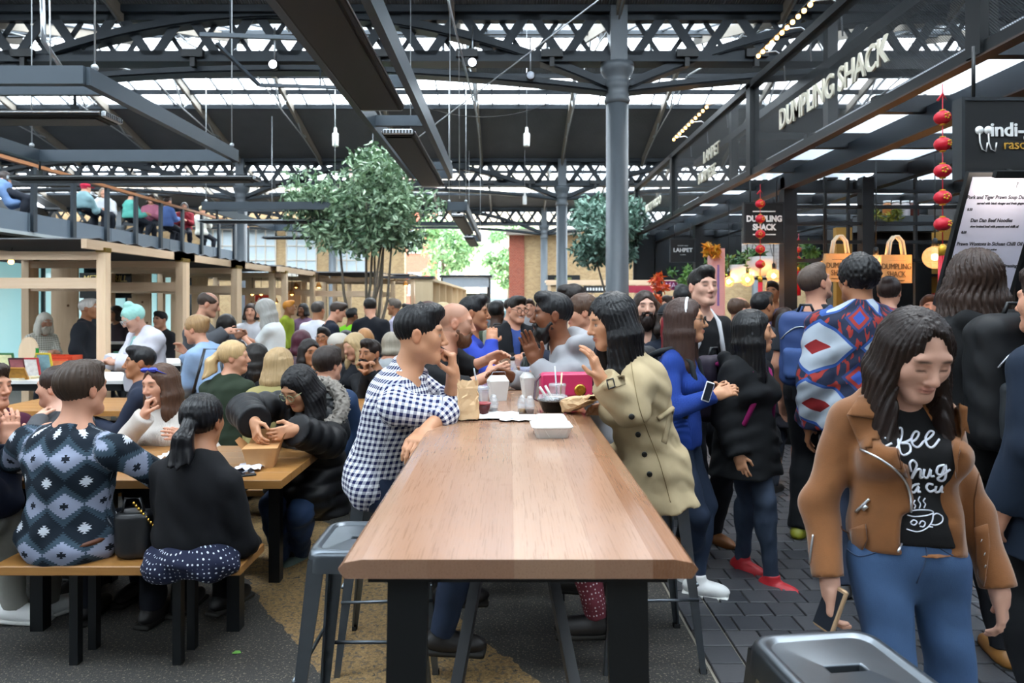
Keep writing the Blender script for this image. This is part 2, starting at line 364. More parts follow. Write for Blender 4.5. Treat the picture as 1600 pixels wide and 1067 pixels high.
for i, x in enumerate((-12.2, -10.4, -8.7, -6.6)):
    wn = empty('window_1', (x, 28.55, 0)); tag(wn, kind='structure')
    MB().bb(-.62, .62, 0, .06, 2.75, 4.6).build('pane', M_WIN, wn)
    f = MB()
    for xx in (-.62, -.2, .2, .62): f.bb(xx-.025, xx+.025, -.04, 0, 2.75, 4.6)
    for zz in (2.75, 3.3, 3.9, 4.6): f.bb(-.62, .62, -.04, 0, zz-.025, zz+.025)
    f.bb(-.72, .72, -.1, 0, 2.6, 2.72); f.build('window_frame', M_STONE, wn)
# hall sides and the end behind the photographer
MB().bb(-19.2, -19, -10, 29, 0, 5.4).build('wall_side', mat('dark_hall_wall', '3a3c3e', .8)); bpy.data.objects['wall_side']['kind'] = 'structure'
w3 = MB().bb(-19.2, 13.2, -10.3, -10.1, 0, 7.).build('wall_front', MATS['dark_hall_wall']); w3['kind'] = 'structure'
w2 = MB().bb(13, 13.2, -10, 29, 0, 5.4).build('wall_right', MATS['dark_hall_wall']); w2['kind'] = 'structure'
# ---------------------------------------------------------------- left gallery
gal = empty('gallery', (0, 0, 0)); tag(gal, kind='structure')
M_FASC = mat('slate_blue_fascia_panel', '5a6672', .5, .1, .08, 2)
MB().bb(-14, -8.5, 9.5, 22, 2.95, 3.1).build('slab', mat('gallery_slab', '2c3034', .7), gal)
y = 9.5
while y < 21.9:
    MB().bb(-8.52, -8.46, y+.01, min(22, y+2.5)-.01, 2.78, 3.12).build('fascia_panel', M_FASC, gal); y += 2.5
MB().bb(-14, -8.44, 9.4, 22.03, 2.72, 2.78).build('soffit', mat('pale_grey_soffit_edge', '9aa0a2', .6), gal)
lv = None
for i in range(6):
    m = MB().bb(-8.95, -8.85, 9.5, 22, 2.3+.07*i, 2.34+.07*i); m.build('vent_slat', M_BLACK, gal)
MB().bb(-8.84, -8.8, 9.5, 22, 2.25, 2.74).build('dark_frieze', mat('black_frieze', '0f1112', .7), gal)
MB().bar((-8.45, 9.4, 3.97), (-8.45, 22, 3.97), .1, .06).build('handrail', wood('orange_hardwood_handrail', 'b87c4e', '8a5530', (14, 1.2, 14), .5), gal)
po = None
for i in range(12):
    y = 9.9+1.1*i
    if po is None: po = MB().bb(-.03, .03, -.05, .05, 2.8, 3.94).build('rail_post', M_STEEL, gal); po.location = (-8.43, y, 0)
    else: cp(po, gal, (-8.43, y, 0))
    gp = MB().bb(-8.415, -8.405, y+.06, y+1.04, 3.12, 3.86) if False else None
for y in (10.4, 15, 19.6): MB().lathe([(.13, 0), (.13, 2.72)], (-9.2, y, 0), 14).build('support_post', M_STEEL, gal)
# shop fronts under the gallery: teal glass wall in panes with black frames
sf = empty('shop_front', (0, 0, 0)); tag(sf, kind='structure'); M_TEAL = mat('teal_shop_glass_added_glow', 'a9cdd0', .12, 0, .06, 1, emit='8fc4c8', estr=.16)  # emission added to the glass, standing in for its bright reflection
for i in range(9):
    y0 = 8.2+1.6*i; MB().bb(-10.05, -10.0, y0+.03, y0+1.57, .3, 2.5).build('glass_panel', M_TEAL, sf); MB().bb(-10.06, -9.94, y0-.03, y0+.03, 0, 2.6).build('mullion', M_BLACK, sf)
MB().bb(-10.1, -9.95, 8, 22.6, 0, .3).bb(-10.1, -9.9, 8, 22.6, 2.5, 2.75).build('plinth', M_BLACK, sf)
# ---------------------------------------------------------------- right gallery of stalls: steel frame, mesh front, translucent ceiling
rg = empty('steel_gallery', (0, 0, 0)); tag(rg, kind='structure')
def mesh_mat():
    m, nt, p = newmat('black_perforated_mesh'); out = nt.nodes['Material Output']; p.inputs['Base Color'].default_value = (*lin('23282d'), 1); p.inputs['Roughness'].default_value = .45
    v = coords(nt, 'Object', (1, 1, 1)); sp = nt.nodes.new('ShaderNodeSeparateXYZ'); nt.links.new(v, sp.inputs[0])
    a = mth(nt, 'DIVIDE', mth(nt, 'ADD', sp.outputs[1], sp.outputs[2]), .017); b = mth(nt, 'DIVIDE', mth(nt, 'SUBTRACT', sp.outputs[1], sp.outputs[2]), .017)
    fa = mth(nt, 'ABSOLUTE', mth(nt, 'SUBTRACT', mth(nt, 'FRACT', mth(nt, 'ADD', a, 900.)), .5)); fb = mth(nt, 'ABSOLUTE', mth(nt, 'SUBTRACT', mth(nt, 'FRACT', mth(nt, 'ADD', b, 900.)), .5))
    hole = mth(nt, 'LESS_THAN', mth(nt, 'MAXIMUM', fa, fb), .415)
    t = nd(nt, 'ShaderNodeBsdfTransparent'); ms = nt.nodes.new('ShaderNodeMixShader'); nt.links.new(hole, ms.inputs[0]); nt.links.new(p.outputs[0], ms.inputs[1]); nt.links.new(t.outputs[0], ms.inputs[2]); nt.links.new(ms.outputs[0], out.inputs[0]); return m
M_MESH = mesh_mat(); MU = [.2, 3.76, 7.3, 10.8, 13.9]
for a, b in zip(MU, MU[1:]):
    MB().bb(2.598, 2.602, a+.06, b-.06, 2.96, 3.83).build('mesh_panel', M_MESH, rg)
for y in MU: MB().bb(2.55, 2.65, y-.06, y+.06, 2.9, 3.88).build('mesh_post', M_BLACK, rg)
MB().bb(2.55, 2.65, .1, 13.96, 3.83, 3.9).build('top_rail', M_BLACK, rg)
MB().bb(2.57, 2.63, .1, 13.96, 2.9, 2.97).build('bottom_rail', M_BLACK, rg); MB().bb(2.56, 2.64, .1, 13.96, 2.888, 2.9).build('rail_flange', mat('orange_lit_brown_steel_edge', '4a3c36', .5, .2), rg)  # brown flanges: orange light on both lower edges put into the colour
MB().bb(2.96, 3.06, .1, 13.9, 2.78, 2.94).build('edge_beam', M_STEEL, rg); MB().bb(2.95, 3.07, .1, 13.9, 2.77, 2.78).build('beam_flange', MATS['orange_lit_brown_steel_edge'], rg)
for x in (4.2, 5.4): MB().bb(x-.06, x+.06, .1, 13.9, 2.85, 3.0).build('ceiling_beam', M_BLACK, rg)
m_tl, nt_, p_ = newmat('frosted_ceiling_sheet'); nt_.nodes.remove(p_); tt = nd(nt_, 'ShaderNodeBsdfTranslucent'); tt.inputs[0].default_value = (.86, .9, .95, 1); td = nd(nt_, 'ShaderNodeBsdfTransparent'); td.inputs[0].default_value = (.9, .93, .97, 1); mx_ = nt_.nodes.new('ShaderNodeMixShader'); mx_.inputs[0].default_value = .3; nt_.links.new(tt.outputs[0], mx_.inputs[1]); nt_.links.new(td.outputs[0], mx_.inputs[2]); nt_.links.new(mx_.outputs[0], nt_.nodes['Material Output'].inputs[0])
jo = None
for i in range(13):
    y = .4+1.12*i
    if jo is None: jo = MB().bb(2.6, 6.4, -.035, .035, 2.9, 3.02).build('joist', M_BLACK, rg); jo.location.y = y
    else: cp(jo, rg, (0, y, 0))
    for (x0, x1) in ((2.66, 4.14), (4.26, 5.34), (5.46, 6.4)):
        MB().bb(x0, x1, y+.06, y+1.06, 3.02, 3.03).build('ceiling_sheet', m_tl, rg)
for y in (4.5, 8.1, 11.6):                                                  # frames of the upper deck behind the mesh
    MB().bb(3.75, 3.87, y-.06, y+.06, 3.0, 5.0).bb(3.75, 6.4, y-.05, y+.05, 4.3, 4.42).build('deck_frame', M_BLACK, rg)
MB().bb(3.75, 3.87, .2, 13.9, 4.3, 4.42).bb(3.78, 3.84, .2, 13.9, 3.6, 3.66).build('deck_rail', M_BLACK, rg)
for y in (7.4, 10.9, 13.85): MB().bb(2.95, 3.09, y-.07, y+.07, 0, 2.76).build('stall_post', M_BLACK, rg)
MB().bb(6.4, 6.5, .2, 14, 0, 3.05).build('wall_tiles', mat('stall_back_wall', '3b3836', .7), rg)
MB().bb(2.52, 6.4, 13.86, 13.95, 2.0, 3.0).build('end_beam', M_BLACK, rg)
# partition of small panes across the stall
pt = empty('window_2', (0, 7.4, 0)); tag(pt, kind='structure')
for x in (3.02, 3.86, 5.5): MB().bb(x-.06, x+.06, -.06, .06, 0, 2.9).build('mullion', M_BLACK, pt)
for x in (3.42, 3.67, 4.4, 4.95): MB().bb(x-.012, x+.012, -.02, .02, 1.0, 2.9).build('glazing_bar', M_BLACK, pt)
for z in (.98, 2.0, 2.2, 2.4, 2.58, 2.75): MB().bb(2.95, 6.4, -.025, .025, z-.018, z+.018).build('transom', M_BLACK, pt)
MB().bb(3.3, 3.85, 2.2, 2.3, 1.9, 2.6).build('tile_panel', M_BRICKW, pt)
MB().bb(4.6, 6.4, 2.2, 2.3, 1.0, 2.6).build('ochre_panel', mat('ochre_painted_wall', 'b98a3a', .7), pt)
# ---------------------------------------------------------------- high oak table, stools, picnic tables and benches
TF = .48*FP/403
def high_table(label, d0, d1, xw0, xw1, z, planks):
    t = thing('high_table', label, 'table', ((xw0+xw1)/2, (d0+d1)/2, 0)); cx, cy = t.location.x, t.location.y
    edges = [xw0]+planks+[xw1]; L = (d1-d0)/2
    for i, (a, b) in enumerate(zip(edges, edges[1:])):
        m = MB(); a -= cx; b -= cx; g = .00005; zt, zb = z, z-.036
        if i == 0: pr = [(a+.012, zb), (b-g, zb), (b-g, zt), (a+.045, zt), (a+.012, zt-.006), (a, zt-.018)]
        elif i == len(edges)-2: pr = [(a+g, zb), (b-.012, zb), (b, zt-.018), (b-.012, zt-.006), (b-.045, zt), (a+g, zt)]
        else: pr = [(a+g, zb), (b-g, zb), (b-g, zt), (a+g, zt)]
        n = len(pr); cc = .05 if i in (0, len(edges)-2) else 0
        vs = [(x, -L+.002, zz) for x, zz in pr]+[(x, L-.002, zz) for x, zz in pr]
        m.add(vs, [tuple(range(n)), tuple(reversed(range(n, 2*n)))]+[(j, n+j, n+(j+1) % n, (j+1) % n) for j in range(n)]); o = m.build('plank', M_TOP, t)
        bm_ = bmesh.new(); bm_.from_mesh(o.data); bmesh.ops.recalc_face_normals(bm_, faces=bm_.faces); bm_.to_mesh(o.data); bm_.free()
    fr = MB().bb(-.29, .29, -L+.05, -L+.11, z-.062, z-.036).bb(-.29, .29, L-.11, L-.05, z-.062, z-.036).bb(-.03, .03, -L+.1, L-.1, z-.062, z-.036); fr.build('under_frame', M_BLACK, t)
    for sy in (-1, 1):
        for sx in (-1, 1):
            y = sy*(L-.08); m = MB(); xt, xb = sx*.215, sx*(.235)
            m.add([(xt-.04, y-.01, z-.05), (xt+.04, y-.01, z-.05), (xb+.036, y-.02, 0), (xb-.036, y-.02, 0), (xt-.04, y+.01, z-.05), (xt+.04, y+.01, z-.05), (xb+.036, y+.0, 0), (xb-.036, y+.0, 0)], [(0, 1, 2, 3), (7, 6, 5, 4), (0, 4, 5, 1), (1, 5, 6, 2), (2, 6, 7, 3), (3, 7, 4, 0)])
            s2 = sx*1; m.add([(xt+s2*.03, y, z-.05), (xt+s2*.04, y, z-.05), (xt+s2*.04, y-sy*.09, z-.05), (xt+s2*.03, y-sy*.09, z-.05), (xb+s2*.026, y, 0), (xb+s2*.036, y, 0), (xb+s2*.036, y-sy*.08, 0), (xb+s2*.026, y-sy*.08, 0)], [(0, 1, 2, 3), (7, 6, 5, 4), (0, 4, 5, 1), (1, 5, 6, 2), (2, 6, 7, 3), (3, 7, 4, 0)]); m.build('leg', M_BLACK, t)
    for sx in (-1, 1): MB().bar((sx*.23, -L+.1, .2), (sx*.05, -.1, z-.06), .03, .03).build('brace', M_BLACK, t)
    return t
def top_mat():
    m, nt, p = newmat('varnished_oak_stave'); v = coords(nt, 'Object', (14, .75, 14)); oi = nt.nodes.new('ShaderNodeObjectInfo')
    ad = nd(nt, 'ShaderNodeVectorMath', operation='ADD'); cb = nt.nodes.new('ShaderNodeCombineXYZ'); r = mth(nt, 'MULTIPLY', oi.outputs['Random'], 55.); nt.links.new(r, cb.inputs[0]); nt.links.new(r, cb.inputs[1]); nt.links.new(v, ad.inputs[0]); nt.links.new(cb.outputs[0], ad.inputs[1])
    f = noise(nt, ad.outputs[0], 1.6, 7, .65); w = nd(nt, 'ShaderNodeTexWave', Scale=3.2, Distortion=9., Detail=3.); w.inputs['Detail Scale'].default_value = 1.2; nt.links.new(ad.outputs[0], w.inputs[0])
    c = mixc(nt, f, '6c4733', '9c7559'); c = mixc(nt, mth(nt, 'MULTIPLY', w.outputs['Fac'], .35), c, '7a4d2a')
    c = mixc(nt, mth(nt, 'MULTIPLY', oi.outputs['Random'], .6), c, 'b79a82'); c = mixc(nt, mth(nt, 'MULTIPLY', mth(nt, 'FRACT', mth(nt, 'MULTIPLY', oi.outputs['Random'], 7.31)), .5), c, '7c5240')
    pores = noise(nt, coords(nt, 'Object', (420, 9, 420)), 1., 2); c = mixc(nt, mth(nt, 'MULTIPLY', mth(nt, 'GREATER_THAN', pores, .62), .35), c, '5c3b20')
    st = noise(nt, coords(nt), 2.2, 4, .6); c = mixc(nt, mth(nt, 'MULTIPLY', mth(nt, 'GREATER_THAN', st, .58), .12), c, '6d3f22')
    nt.links.new(c, p.inputs['Base Color']); p.inputs['Roughness'].default_value = .34
    sm = noise(nt, coords(nt), 6, 5, .7); nt.links.new(mth(nt, 'ADD', mth(nt, 'MULTIPLY', sm, .2), .12), p.inputs['Roughness']); p.inputs['Specular IOR Level'].default_value = .6
    bump(nt, p, f, .06, .002); return m
M_TOP = top_mat(); TZ = 1.07; k_ = TF/FP
high_table('long high oak table in the middle aisle, bare at its near end', TF, 3.7, (527-VX)*k_, (1092-VX)*k_, TZ, [(x-VX)*k_ for x in (668, 803, 930, 1021)])
high_table('second high oak table behind the one with the takeaway boxes', 3.74, 5.9, (527-VX)*k_, (1092-VX)*k_, TZ, [(x-VX)*k_ for x in (655, 790, 915, 1010)])
M_GUN = mat('gunmetal_sheet_steel', '6d747b', .33, .9, .12, 14)
def stool(label, x, y, rz):
    t = thing('metal_stool', label, 'stool', (x, y, 0), rz, 'metal bar stools'); h, w, r = .76, .155, .05
    def rr(w, r, n=6): return [(sx*(w-r)+r*math.cos(a), sy*(w-r)+r*math.sin(a)) for (sx, sy, a0) in ((1, 1, 0), (-1, 1, PI/2), (-1, -1, PI), (1, -1, 3*PI/2)) for a in [a0+PI/2*k/n for k in range(n+1)]]
    rings = [(rr(w+.006, r), h-.07), (rr(w+.003, r), h-.02), (rr(w-.002, r), h-.006), (rr(w-.012, r), h), (rr(w-.024, r*.8), h-.001), (rr(w-.03, r*.8), h-.008), (rr(w-.034, r*.8), h-.0085)]
    vs = []; fs = []; n = len(rings[0][0])
    for pts, z in rings: vs += [(a, b, z) for a, b in pts]
    for i in range(len(rings)-1): fs += [(i*n+j, i*n+(j+1) % n, (i+1)*n+(j+1) % n, (i+1)*n+j) for j in range(n)]
    ls = (len(rings)-1)*n; b0 = len(vs); inner = []                # pressed seat with a hand slot through the middle
    for k in range(n):
        x, y, _z = vs[ls+k]; th = math.atan2(y, x); c, s_ = math.cos(th), math.sin(th); inner.append((.034*max(-1, min(1, 1.6*c))+.011*c, .0145*max(-1, min(1, 1.5*s_))))
    for q, zz in ((1.12, h-.0088), (1.02, h-.0092), (.97, h-.013), (.95, h-.03)): vs += [(a*q, b*q, zz) for a, b in inner]
    fs += [(ls+j, ls+(j+1) % n, b0+(j+1) % n, b0+j) for j in range(n)]
    for q in (0, 1, 2): fs += [(b0+q*n+j, b0+q*n+(j+1) % n, b0+(q+1)*n+(j+1) % n, b0+(q+1)*n+j) for j in range(n)]
    mobj('seat', vs, fs, M_GUN, t, True)
    for sx in (-1, 1):
        for sy in (-1, 1):
            tx, ty, bx, by = sx*(w-.004), sy*(w-.004), sx*.215, sy*.215; m = MB()
            def L_(cx, cy, z, q): return [(cx, cy, z), (cx-sx*q, cy, z), (cx-sx*q, cy-sy*.008, z), (cx-sx*.008, cy-sy*.008, z), (cx-sx*.008, cy-sy*q, z), (cx, cy-sy*q, z)]
            m.add(L_(tx, ty, h-.03, .055)+L_(bx, by, .0, .024), [(j, (j+1) % 6, 6+(j+1) % 6, 6+j) for j in range(6)]+[tuple(range(6, 12))]); lg = m.build('leg', M_GUN, t)
            MB().bb(bx-sx*.024-.003, bx+.003, by-sy*.024-.003, by+.003, 0, .02).build('rubber_foot', mat('black_rubber', '101112', .8), lg)
    for (a, b, z, q) in (((-1, -1), (1, -1), .3, .19), ((-1, 1), (1, 1), .3, .19), ((-1, -1), (-1, 1), .36, .185), ((1, -1), (1, 1), .36, .185)):
        MB().tube([(a[0]*q, a[1]*q, z), (b[0]*q, b[1]*q, z)], .007, 8).build('foot_bar', M_GUN, t)
    MB().bb(-w+.01, w-.01, -w+.01, w-.01, h-.075, h-.07).build('seat_pan', M_BLACK, t)
    return t
stool('steel stool with hand slot standing in front of the walking woman', .735, 1.49, math.radians(7))
stool('empty steel stool beside the near corner of the oak table', -.49, 2.32, 0)
stool('steel stool under the man in the checked shirt', -.52, 3.04, .05)
stool('steel stool under the woman in the beige trench coat', .6, 3.05, .03)
def bench_table(lab, x0, x1, y0, y1, z=.75):
    t = thing('picnic_table', lab, 'table', ((x0+x1)/2, (y0+y1)/2, 0)); a, b, w, v = x0-t.location.x, x1-t.location.x, y0-t.location.y, y1-t.location.y
    n = 5
    for i in range(n): MB().box(((a+b)/2, w+(v-w)*(i+.5)/n, z-.02), ((b-a)/2, (v-w)/n/2-.0006, .02), None, .002).build('plank', M_OAKX, t)
    for x in (a+.25, (a+b)/2, b-.25):
        for yy in (w+.1, v-.1): MB().bb(x-.03, x+.03, yy-.03, yy+.03, 0, z-.04).build('leg', M_BLACK, t)
        MB().bb(x-.03, x+.03, w+.05, v-.05, z-.09, z-.04).build('rail', M_BLACK, t)
    return t
def bench(lab, x0, x1, y0, y1, z=.45):
    t = thing('bench', lab, 'bench', ((x0+x1)/2, (y0+y1)/2, 0), 0, 'oak benches'); a, b, w, v = x0-t.location.x, x1-t.location.x, y0-t.location.y, y1-t.location.y
    for i in range(2): MB().box(((a+b)/2, w+(v-w)*(i+.5)/2, z-.02), ((b-a)/2, (v-w)/4-.0006, .02), None, .004).build('plank', M_OAKX, t)
    for x in (a+.3, b-.3):
        for yy in (w+.09, v-.06): MB().bb(x-.018, x+.018, yy-.018, yy+.018, 0, z-.04).build('leg', M_BLACK, t)
    return t
bench_table('oak picnic table with the kraft food box on it', -3.4, -1.05, 3.14, 3.9, .73)
bench('oak bench under the man in the patterned shirt', -2.16, -1.12, 2.84, 3.12)
bench('oak bench behind the puffer jacket woman, across the picnic table', -3.4, -1.0, 4.0, 4.28)
bench_table('oak picnic table of the second row, behind the puffer jacket woman', -3.9, -1.1, 5.02, 5.72)
bench('oak bench under the woman in the dark green jumper', -3.6, -1.1, 4.62, 4.9)
bench('oak bench behind the second picnic table', -3.6, -1.1, 5.82, 6.1)
bench_table('oak picnic table of the third row, by the tree', -3.6, -1.2, 7.2, 7.9)
bench('oak bench at the third picnic table', -3.6, -1.2, 6.75, 7.02)
# ---------------------------------------------------------------- hanging radiant heaters
M_HEAT = mat('black_heater_casing', '0c0d0f', .6, .1, .1, 6); M_SILV = mat('brushed_silver_cap', 'b9bec4', .3, .8)
def heater(label, a, b, w=.26, z=3.0, h=.05, grp='radiant heaters'):
    a, b = Vector((*a, z)), Vector((*b, z)); c = (a+b)/2; dr = (b-a).normalized(); L = (b-a).length; t = thing('radiant_heater', label, 'heater', c, math.atan2(dr.y, dr.x), grp)
    MB().box((0, 0, h/2), (L/2, w/2, h/2), None, .012).build('casing', M_HEAT, t)
    MB().box((0, 0, -.004), (L/2-.05, w/2-.03, .006)).build('heating_face', mat('dark_ceramic_glass', '0b0b0c', .5, 0), t)
    for sx in (-1, 1):
        e = MB().box((sx*(L/2+.015), 0, h/2), (.016, w/2-.012, h/2-.004), None, .006).build('end_cap', M_SILV, t)
        g = MB()
        for i in range(9): g.bb(sx*(L/2+.028), sx*(L/2+.034), -w/2+.03+i*(w-.06)/8-.006, -w/2+.03+i*(w-.06)/8+.006, .01, h-.01)
        g.build('grille', M_BLACK, e)
        MB().box((sx*(L/2-.25), 0, h+.03), (.012, .03, .03)).tube([(sx*(L/2-.25), 0, h+.04), (sx*(L/2-.25), 0, 3.08-z)], .01, 6).build('bracket', M_BLACK, t)
    for sy in (-1, 1): MB().tube([(-L/2, sy*(w/2+.004), h*.6), (L/2, sy*(w/2+.004), h*.6)], .005, 6).build('edge_trim', M_SILV, t)
    return t
def hang_frame(label, x0, x1, y0, y1, z, th=.12, tw=.06, cables=True, top=5.3, cross=()):
    t = thing('suspended_frame', label, 'frame', ((x0+x1)/2, (y0+y1)/2, z)); a, b, w, v = x0-t.location.x, x1-t.location.x, y0-t.location.y, y1-t.location.y
    for (p, q) in (((a, w), (b, w)), ((b, w), (b, v)), ((b, v), (a, v)), ((a, v), (a, w))): MB().bar((*p, th/2), (*q, th/2), tw, th).build('channel_bar', M_FR, t)
    for yy in cross: MB().bar((a, yy-t.location.y, th/2), (b, yy-t.location.y, th/2), .04, th*.6).build('cross_bar', M_FR, t)
    if cables:
        for x in (a, b):
            for y in (w+.1, v-.1): MB().tube([(x, y, th), (x, y, top-z)], .006, 6).sph((x, y, th+.03), .025, 8, 5).build('hanger_rod', mat('galvanised_rod', 'a9adb0', .4, .5), t)
    return t
M_FR = mat('slate_grey_channel', '3d4750', .42, .2, .1, 4)
hang_frame('slate grey hanging frame high above the picnic tables, nearest', -4.87, -2.83, 4.56, 7.06, 3.0, cross=(4.87,))
hang_frame('slate grey hanging frame in front of the tree', -4.8, -2.76, 10.7, 13.9, 3.0, cross=(11.1,))
hang_frame('black hanging heater rail high over the oak table', -1.18, -.71, .8, 8.25, 3.04, .15, .05, cross=(1.45, 4.85, 5.9, 7.85))
hang_frame('small black hanging heater rail beyond the oak table', -1.0, -.72, 11.2, 17., 3.05, .14, .05, cross=(11.55, 13.95, 14.75, 16.35))
heater('black radiant heater panel overhead, nearest of the row over the oak table', (-.955, 1.2), (-.955, 5.1), .33, 2.98)
heater('radiant heater with silver end label over the oak table', (-.92, 5.65), (-.92, 8.1), .27, 2.93)
heater('radiant heater in the small rail beyond the oak table', (-.86, 11.3), (-.86, 14.2), .22, 2.96)
heater('radiant heater at the far end of the small rail', (-.86, 14.5), (-.86, 16.6), .22, 2.9)
heater('radiant heater under the near side of the nearest hanging frame', (-5.6, 4.87), (-2.85, 4.87), .24, 2.84)
heater('radiant heater under the far side of the nearest hanging frame', (-5.1, 7.05), (-2.62, 7.05), .2, 2.8)
heater('radiant heater under the near side of the frame by the tree', (-5.0, 11.1), (-2.68, 11.1), .2, 2.84)
heater('radiant heater under the far side of the frame by the tree', (-5.0, 13.9), (-2.75, 13.9), .2, 2.84)
# pendant lamps, spot bulbs, hanging cables
for i, (px, py, d, lab) in enumerate(((524, 217, 12., 'white tube pendant lamp above the tree'), (823, 217, 12., 'white tube pendant lamp beside the iron column'), (820, 312, 18., 'white tube pendant lamp far down the aisle'))):
    p = W(px, py, d); t = thing('pendant_lamp', lab, 'lamp', p, 0, 'tube pendant lamps')
    MB().lathe([(.05, -.13), (.055, -.12), (.055, .09), (.03, .11), (.02, .2)], n=14).build('shade', mat('white_enamel', 'e8e8e4', .35), t); MB().lathe([(.0, -.128), (.045, -.126), (.045, -.11)], n=12).build('bulb', mat('warm_lamp_glow', 'fff3c0', .4, emit='ffe9a8', estr=3.), t); MB().tube([(0, 0, .2), (0, 0, 6.34-p.z)], .006, 6).build('cord', M_SILV, t)
for px, py, d, lab in ((427, 101, 8.8, 'bright spotlight on the girder over the hanging heater'), (738, 98, 8.8, 'bright spotlight on the girder by the cable'), (829, 118, 8.8, 'unlit spotlight next to the iron column')):
    p = W(px, py, d); t = thing('spotlight', lab, 'lamp', p, 0, 'girder spotlights'); on = 'bright' in lab
    MB().sph((0, 0, 0), .055, 12, 8).build('lens', mat('spot_glow' if on else 'spot_dull', 'dfe8ff', .3, emit='dfe8ff' if on else None, estr=6. if on else 0), t); MB().lathe([(.06, -.02), (.05, .08), (.02, .1)], n=12, R=Matrix.Rotation(-PI/2, 3, 'X')).build('housing', M_BLACK, t); MB().tube([(0, .05, .05), (0, .05, .5)], .012, 6).build('stem', M_SILV, t)
cb = []
for (a, b, lab) in (((915, 0, 5.), (1040, 545/3, 9.), 0), ((700, 0, 7.), (745, 180, 9.2), 'steel tie rod dropping beside the bright spotlight'), ((820, 0, 6.), (822, 215, 9.), 0)):
    if lab: tag(MB().tube([W(*a), W(*b)], .012, 6).build('tie_rod', M_SILV), lab, 'rod')
tag(MB().tube([W(935, 0, 7.), W(640, 225, 9.)], .008, 6).build('tie_rod', M_SILV), 'thin steel tie rod slanting across below the girder', 'rod')
tag(MB().tube([W(717, 80, 8.), W(718, 310, 11.3)], .006, 6).build('hanger_rod', M_SILV), 'thin vertical hanger rod above the small heater rail', 'rod')
cab = [W(640+(880-640)*t, 158+28*4*t*(1-t)-6*t, 9.3) for t in np.linspace(0, 1, 14)]
tag(MB().tube(cab, .006, 6).build('slack_cable', M_BLACK), 'slack black cable sagging below the skylight', 'cable')
# left conduit and fittings by the near frame
tag(MB().tube([W(66, 0, 5.), W(68, 65, 5.), W(95, 105, 5.2)], .018, 8).tube([W(77, 0, 5.), W(79, 105, 5.)], .006, 6).build('conduit', M_SILV), 'silver conduit dropping to the nearest hanging frame', 'pipe')
tag(MB().bar(W(313, 54, 6.), W(475, 60, 6.), .035, .035).bar(W(338, 68, 6.), W(405, 133, 6.5), .03, .03).bar(W(405, 133, 6.5), W(545, 137, 6.5), .03, .03).tube([W(360, 57, 6.), W(360, 57, 6.)+V(0, 0, 2.2)], .008, 6).tube([W(500, 137, 6.5), W(500, 137, 6.5)+V(0, 0, 2.5)], .008, 6).build('cable_tray', M_FR), 'thin grey bent rail under the girder', 'rail')
# ---------------------------------------------------------------- smooth implicit bodies -> one continuous mesh each
def A3(v): return np.array([v[0], v[1], v[2]], np.float32)
def axes_for(lo, hi, res, bands):
    out = []
    for k in range(3):
        p = lo[k]; L = [p]
        while p < hi[k]:
            st = res
            for (bl, bh, br) in bands:
                if bl[k]-br*2 <= p <= bh[k]+br*2: st = min(st, br)
            p += st; L.append(p)
        out.append(np.array(L, np.float32))
    return out
class Prim:
    def __init__(s, kind, a, b=None, ra=0, rb=0, k=.03, R=None, op='u', flat=0): s.kind, s.a, s.b, s.ra, s.rb, s.k, s.R, s.op, s.flat = kind, A3(a), (A3(b) if b is not None else None), ra, rb, k, R, op, flat
    def bounds(s):
        if s.kind == 'cone':
            m = max(s.ra, s.rb); return np.minimum(s.a, s.b)-m, np.maximum(s.a, s.b)+m
        if s.kind == 'plane': return None
        m = max(s.ra); return s.a-m*1.75*(1 if s.kind == 'box' else .6), s.a+m*1.75*(1 if s.kind == 'box' else .6)
    def dist(s, X, Y, Z):
        x, y, z = X-s.a[0], Y-s.a[1], Z-s.a[2]
        if s.kind == 'cone':
            ab = s.b-s.a; L2 = ab@ab+1e-12
            tt = (x*ab[0]+y*ab[1]+z*ab[2])/L2; t = np.clip(tt, 0, 1)
            d = np.sqrt((x-ab[0]*t)**2+(y-ab[1]*t)**2+(z-ab[2]*t)**2)-(s.ra+(s.rb-s.ra)*t)
            if s.flat: d = np.maximum(d, (tt-1)*math.sqrt(L2))
            if s.flat == 2: d = np.maximum(d, -tt*math.sqrt(L2))
            return d
        if s.kind == 'plane': return x*s.b[0]+y*s.b[1]+z*s.b[2]
        R = s.R
        if R is not None: x, y, z = (x*R[0][0]+y*R[0][1]+z*R[0][2], x*R[1][0]+y*R[1][1]+z*R[1][2], x*R[2][0]+y*R[2][1]+z*R[2][2])
        r = s.ra
        if s.kind == 'ell':
            k0 = np.sqrt((x/r[0])**2+(y/r[1])**2+(z/r[2])**2); k1 = np.sqrt((x/r[0]**2)**2+(y/r[1]**2)**2+(z/r[2]**2)**2)+1e-9
            return k0*(k0-1)/k1
        q = [np.abs(x)-r[0]+s.rb, np.abs(y)-r[1]+s.rb, np.abs(z)-r[2]+s.rb]
        return np.sqrt(np.maximum(q[0], 0)**2+np.maximum(q[1], 0)**2+np.maximum(q[2], 0)**2)+np.minimum(np.maximum(q[0], np.maximum(q[1], q[2])), 0)-s.rb
def cone(a, b, ra, rb, k=.03, op='u', flat=0): return Prim('cone', a, b, ra, rb, k, None, op, flat)
def ell(c, r, R=None, k=.03, op='u'): return Prim('ell', c, None, r, 0, k, R, op)
def rbox(c, h, rd, R=None, k=.02, op='u'): return Prim('box', c, None, h, rd, k, R, op)
def cut(p, n, k=.004): return Prim('plane', p, Vector(n).normalized(), k=k, op='i')
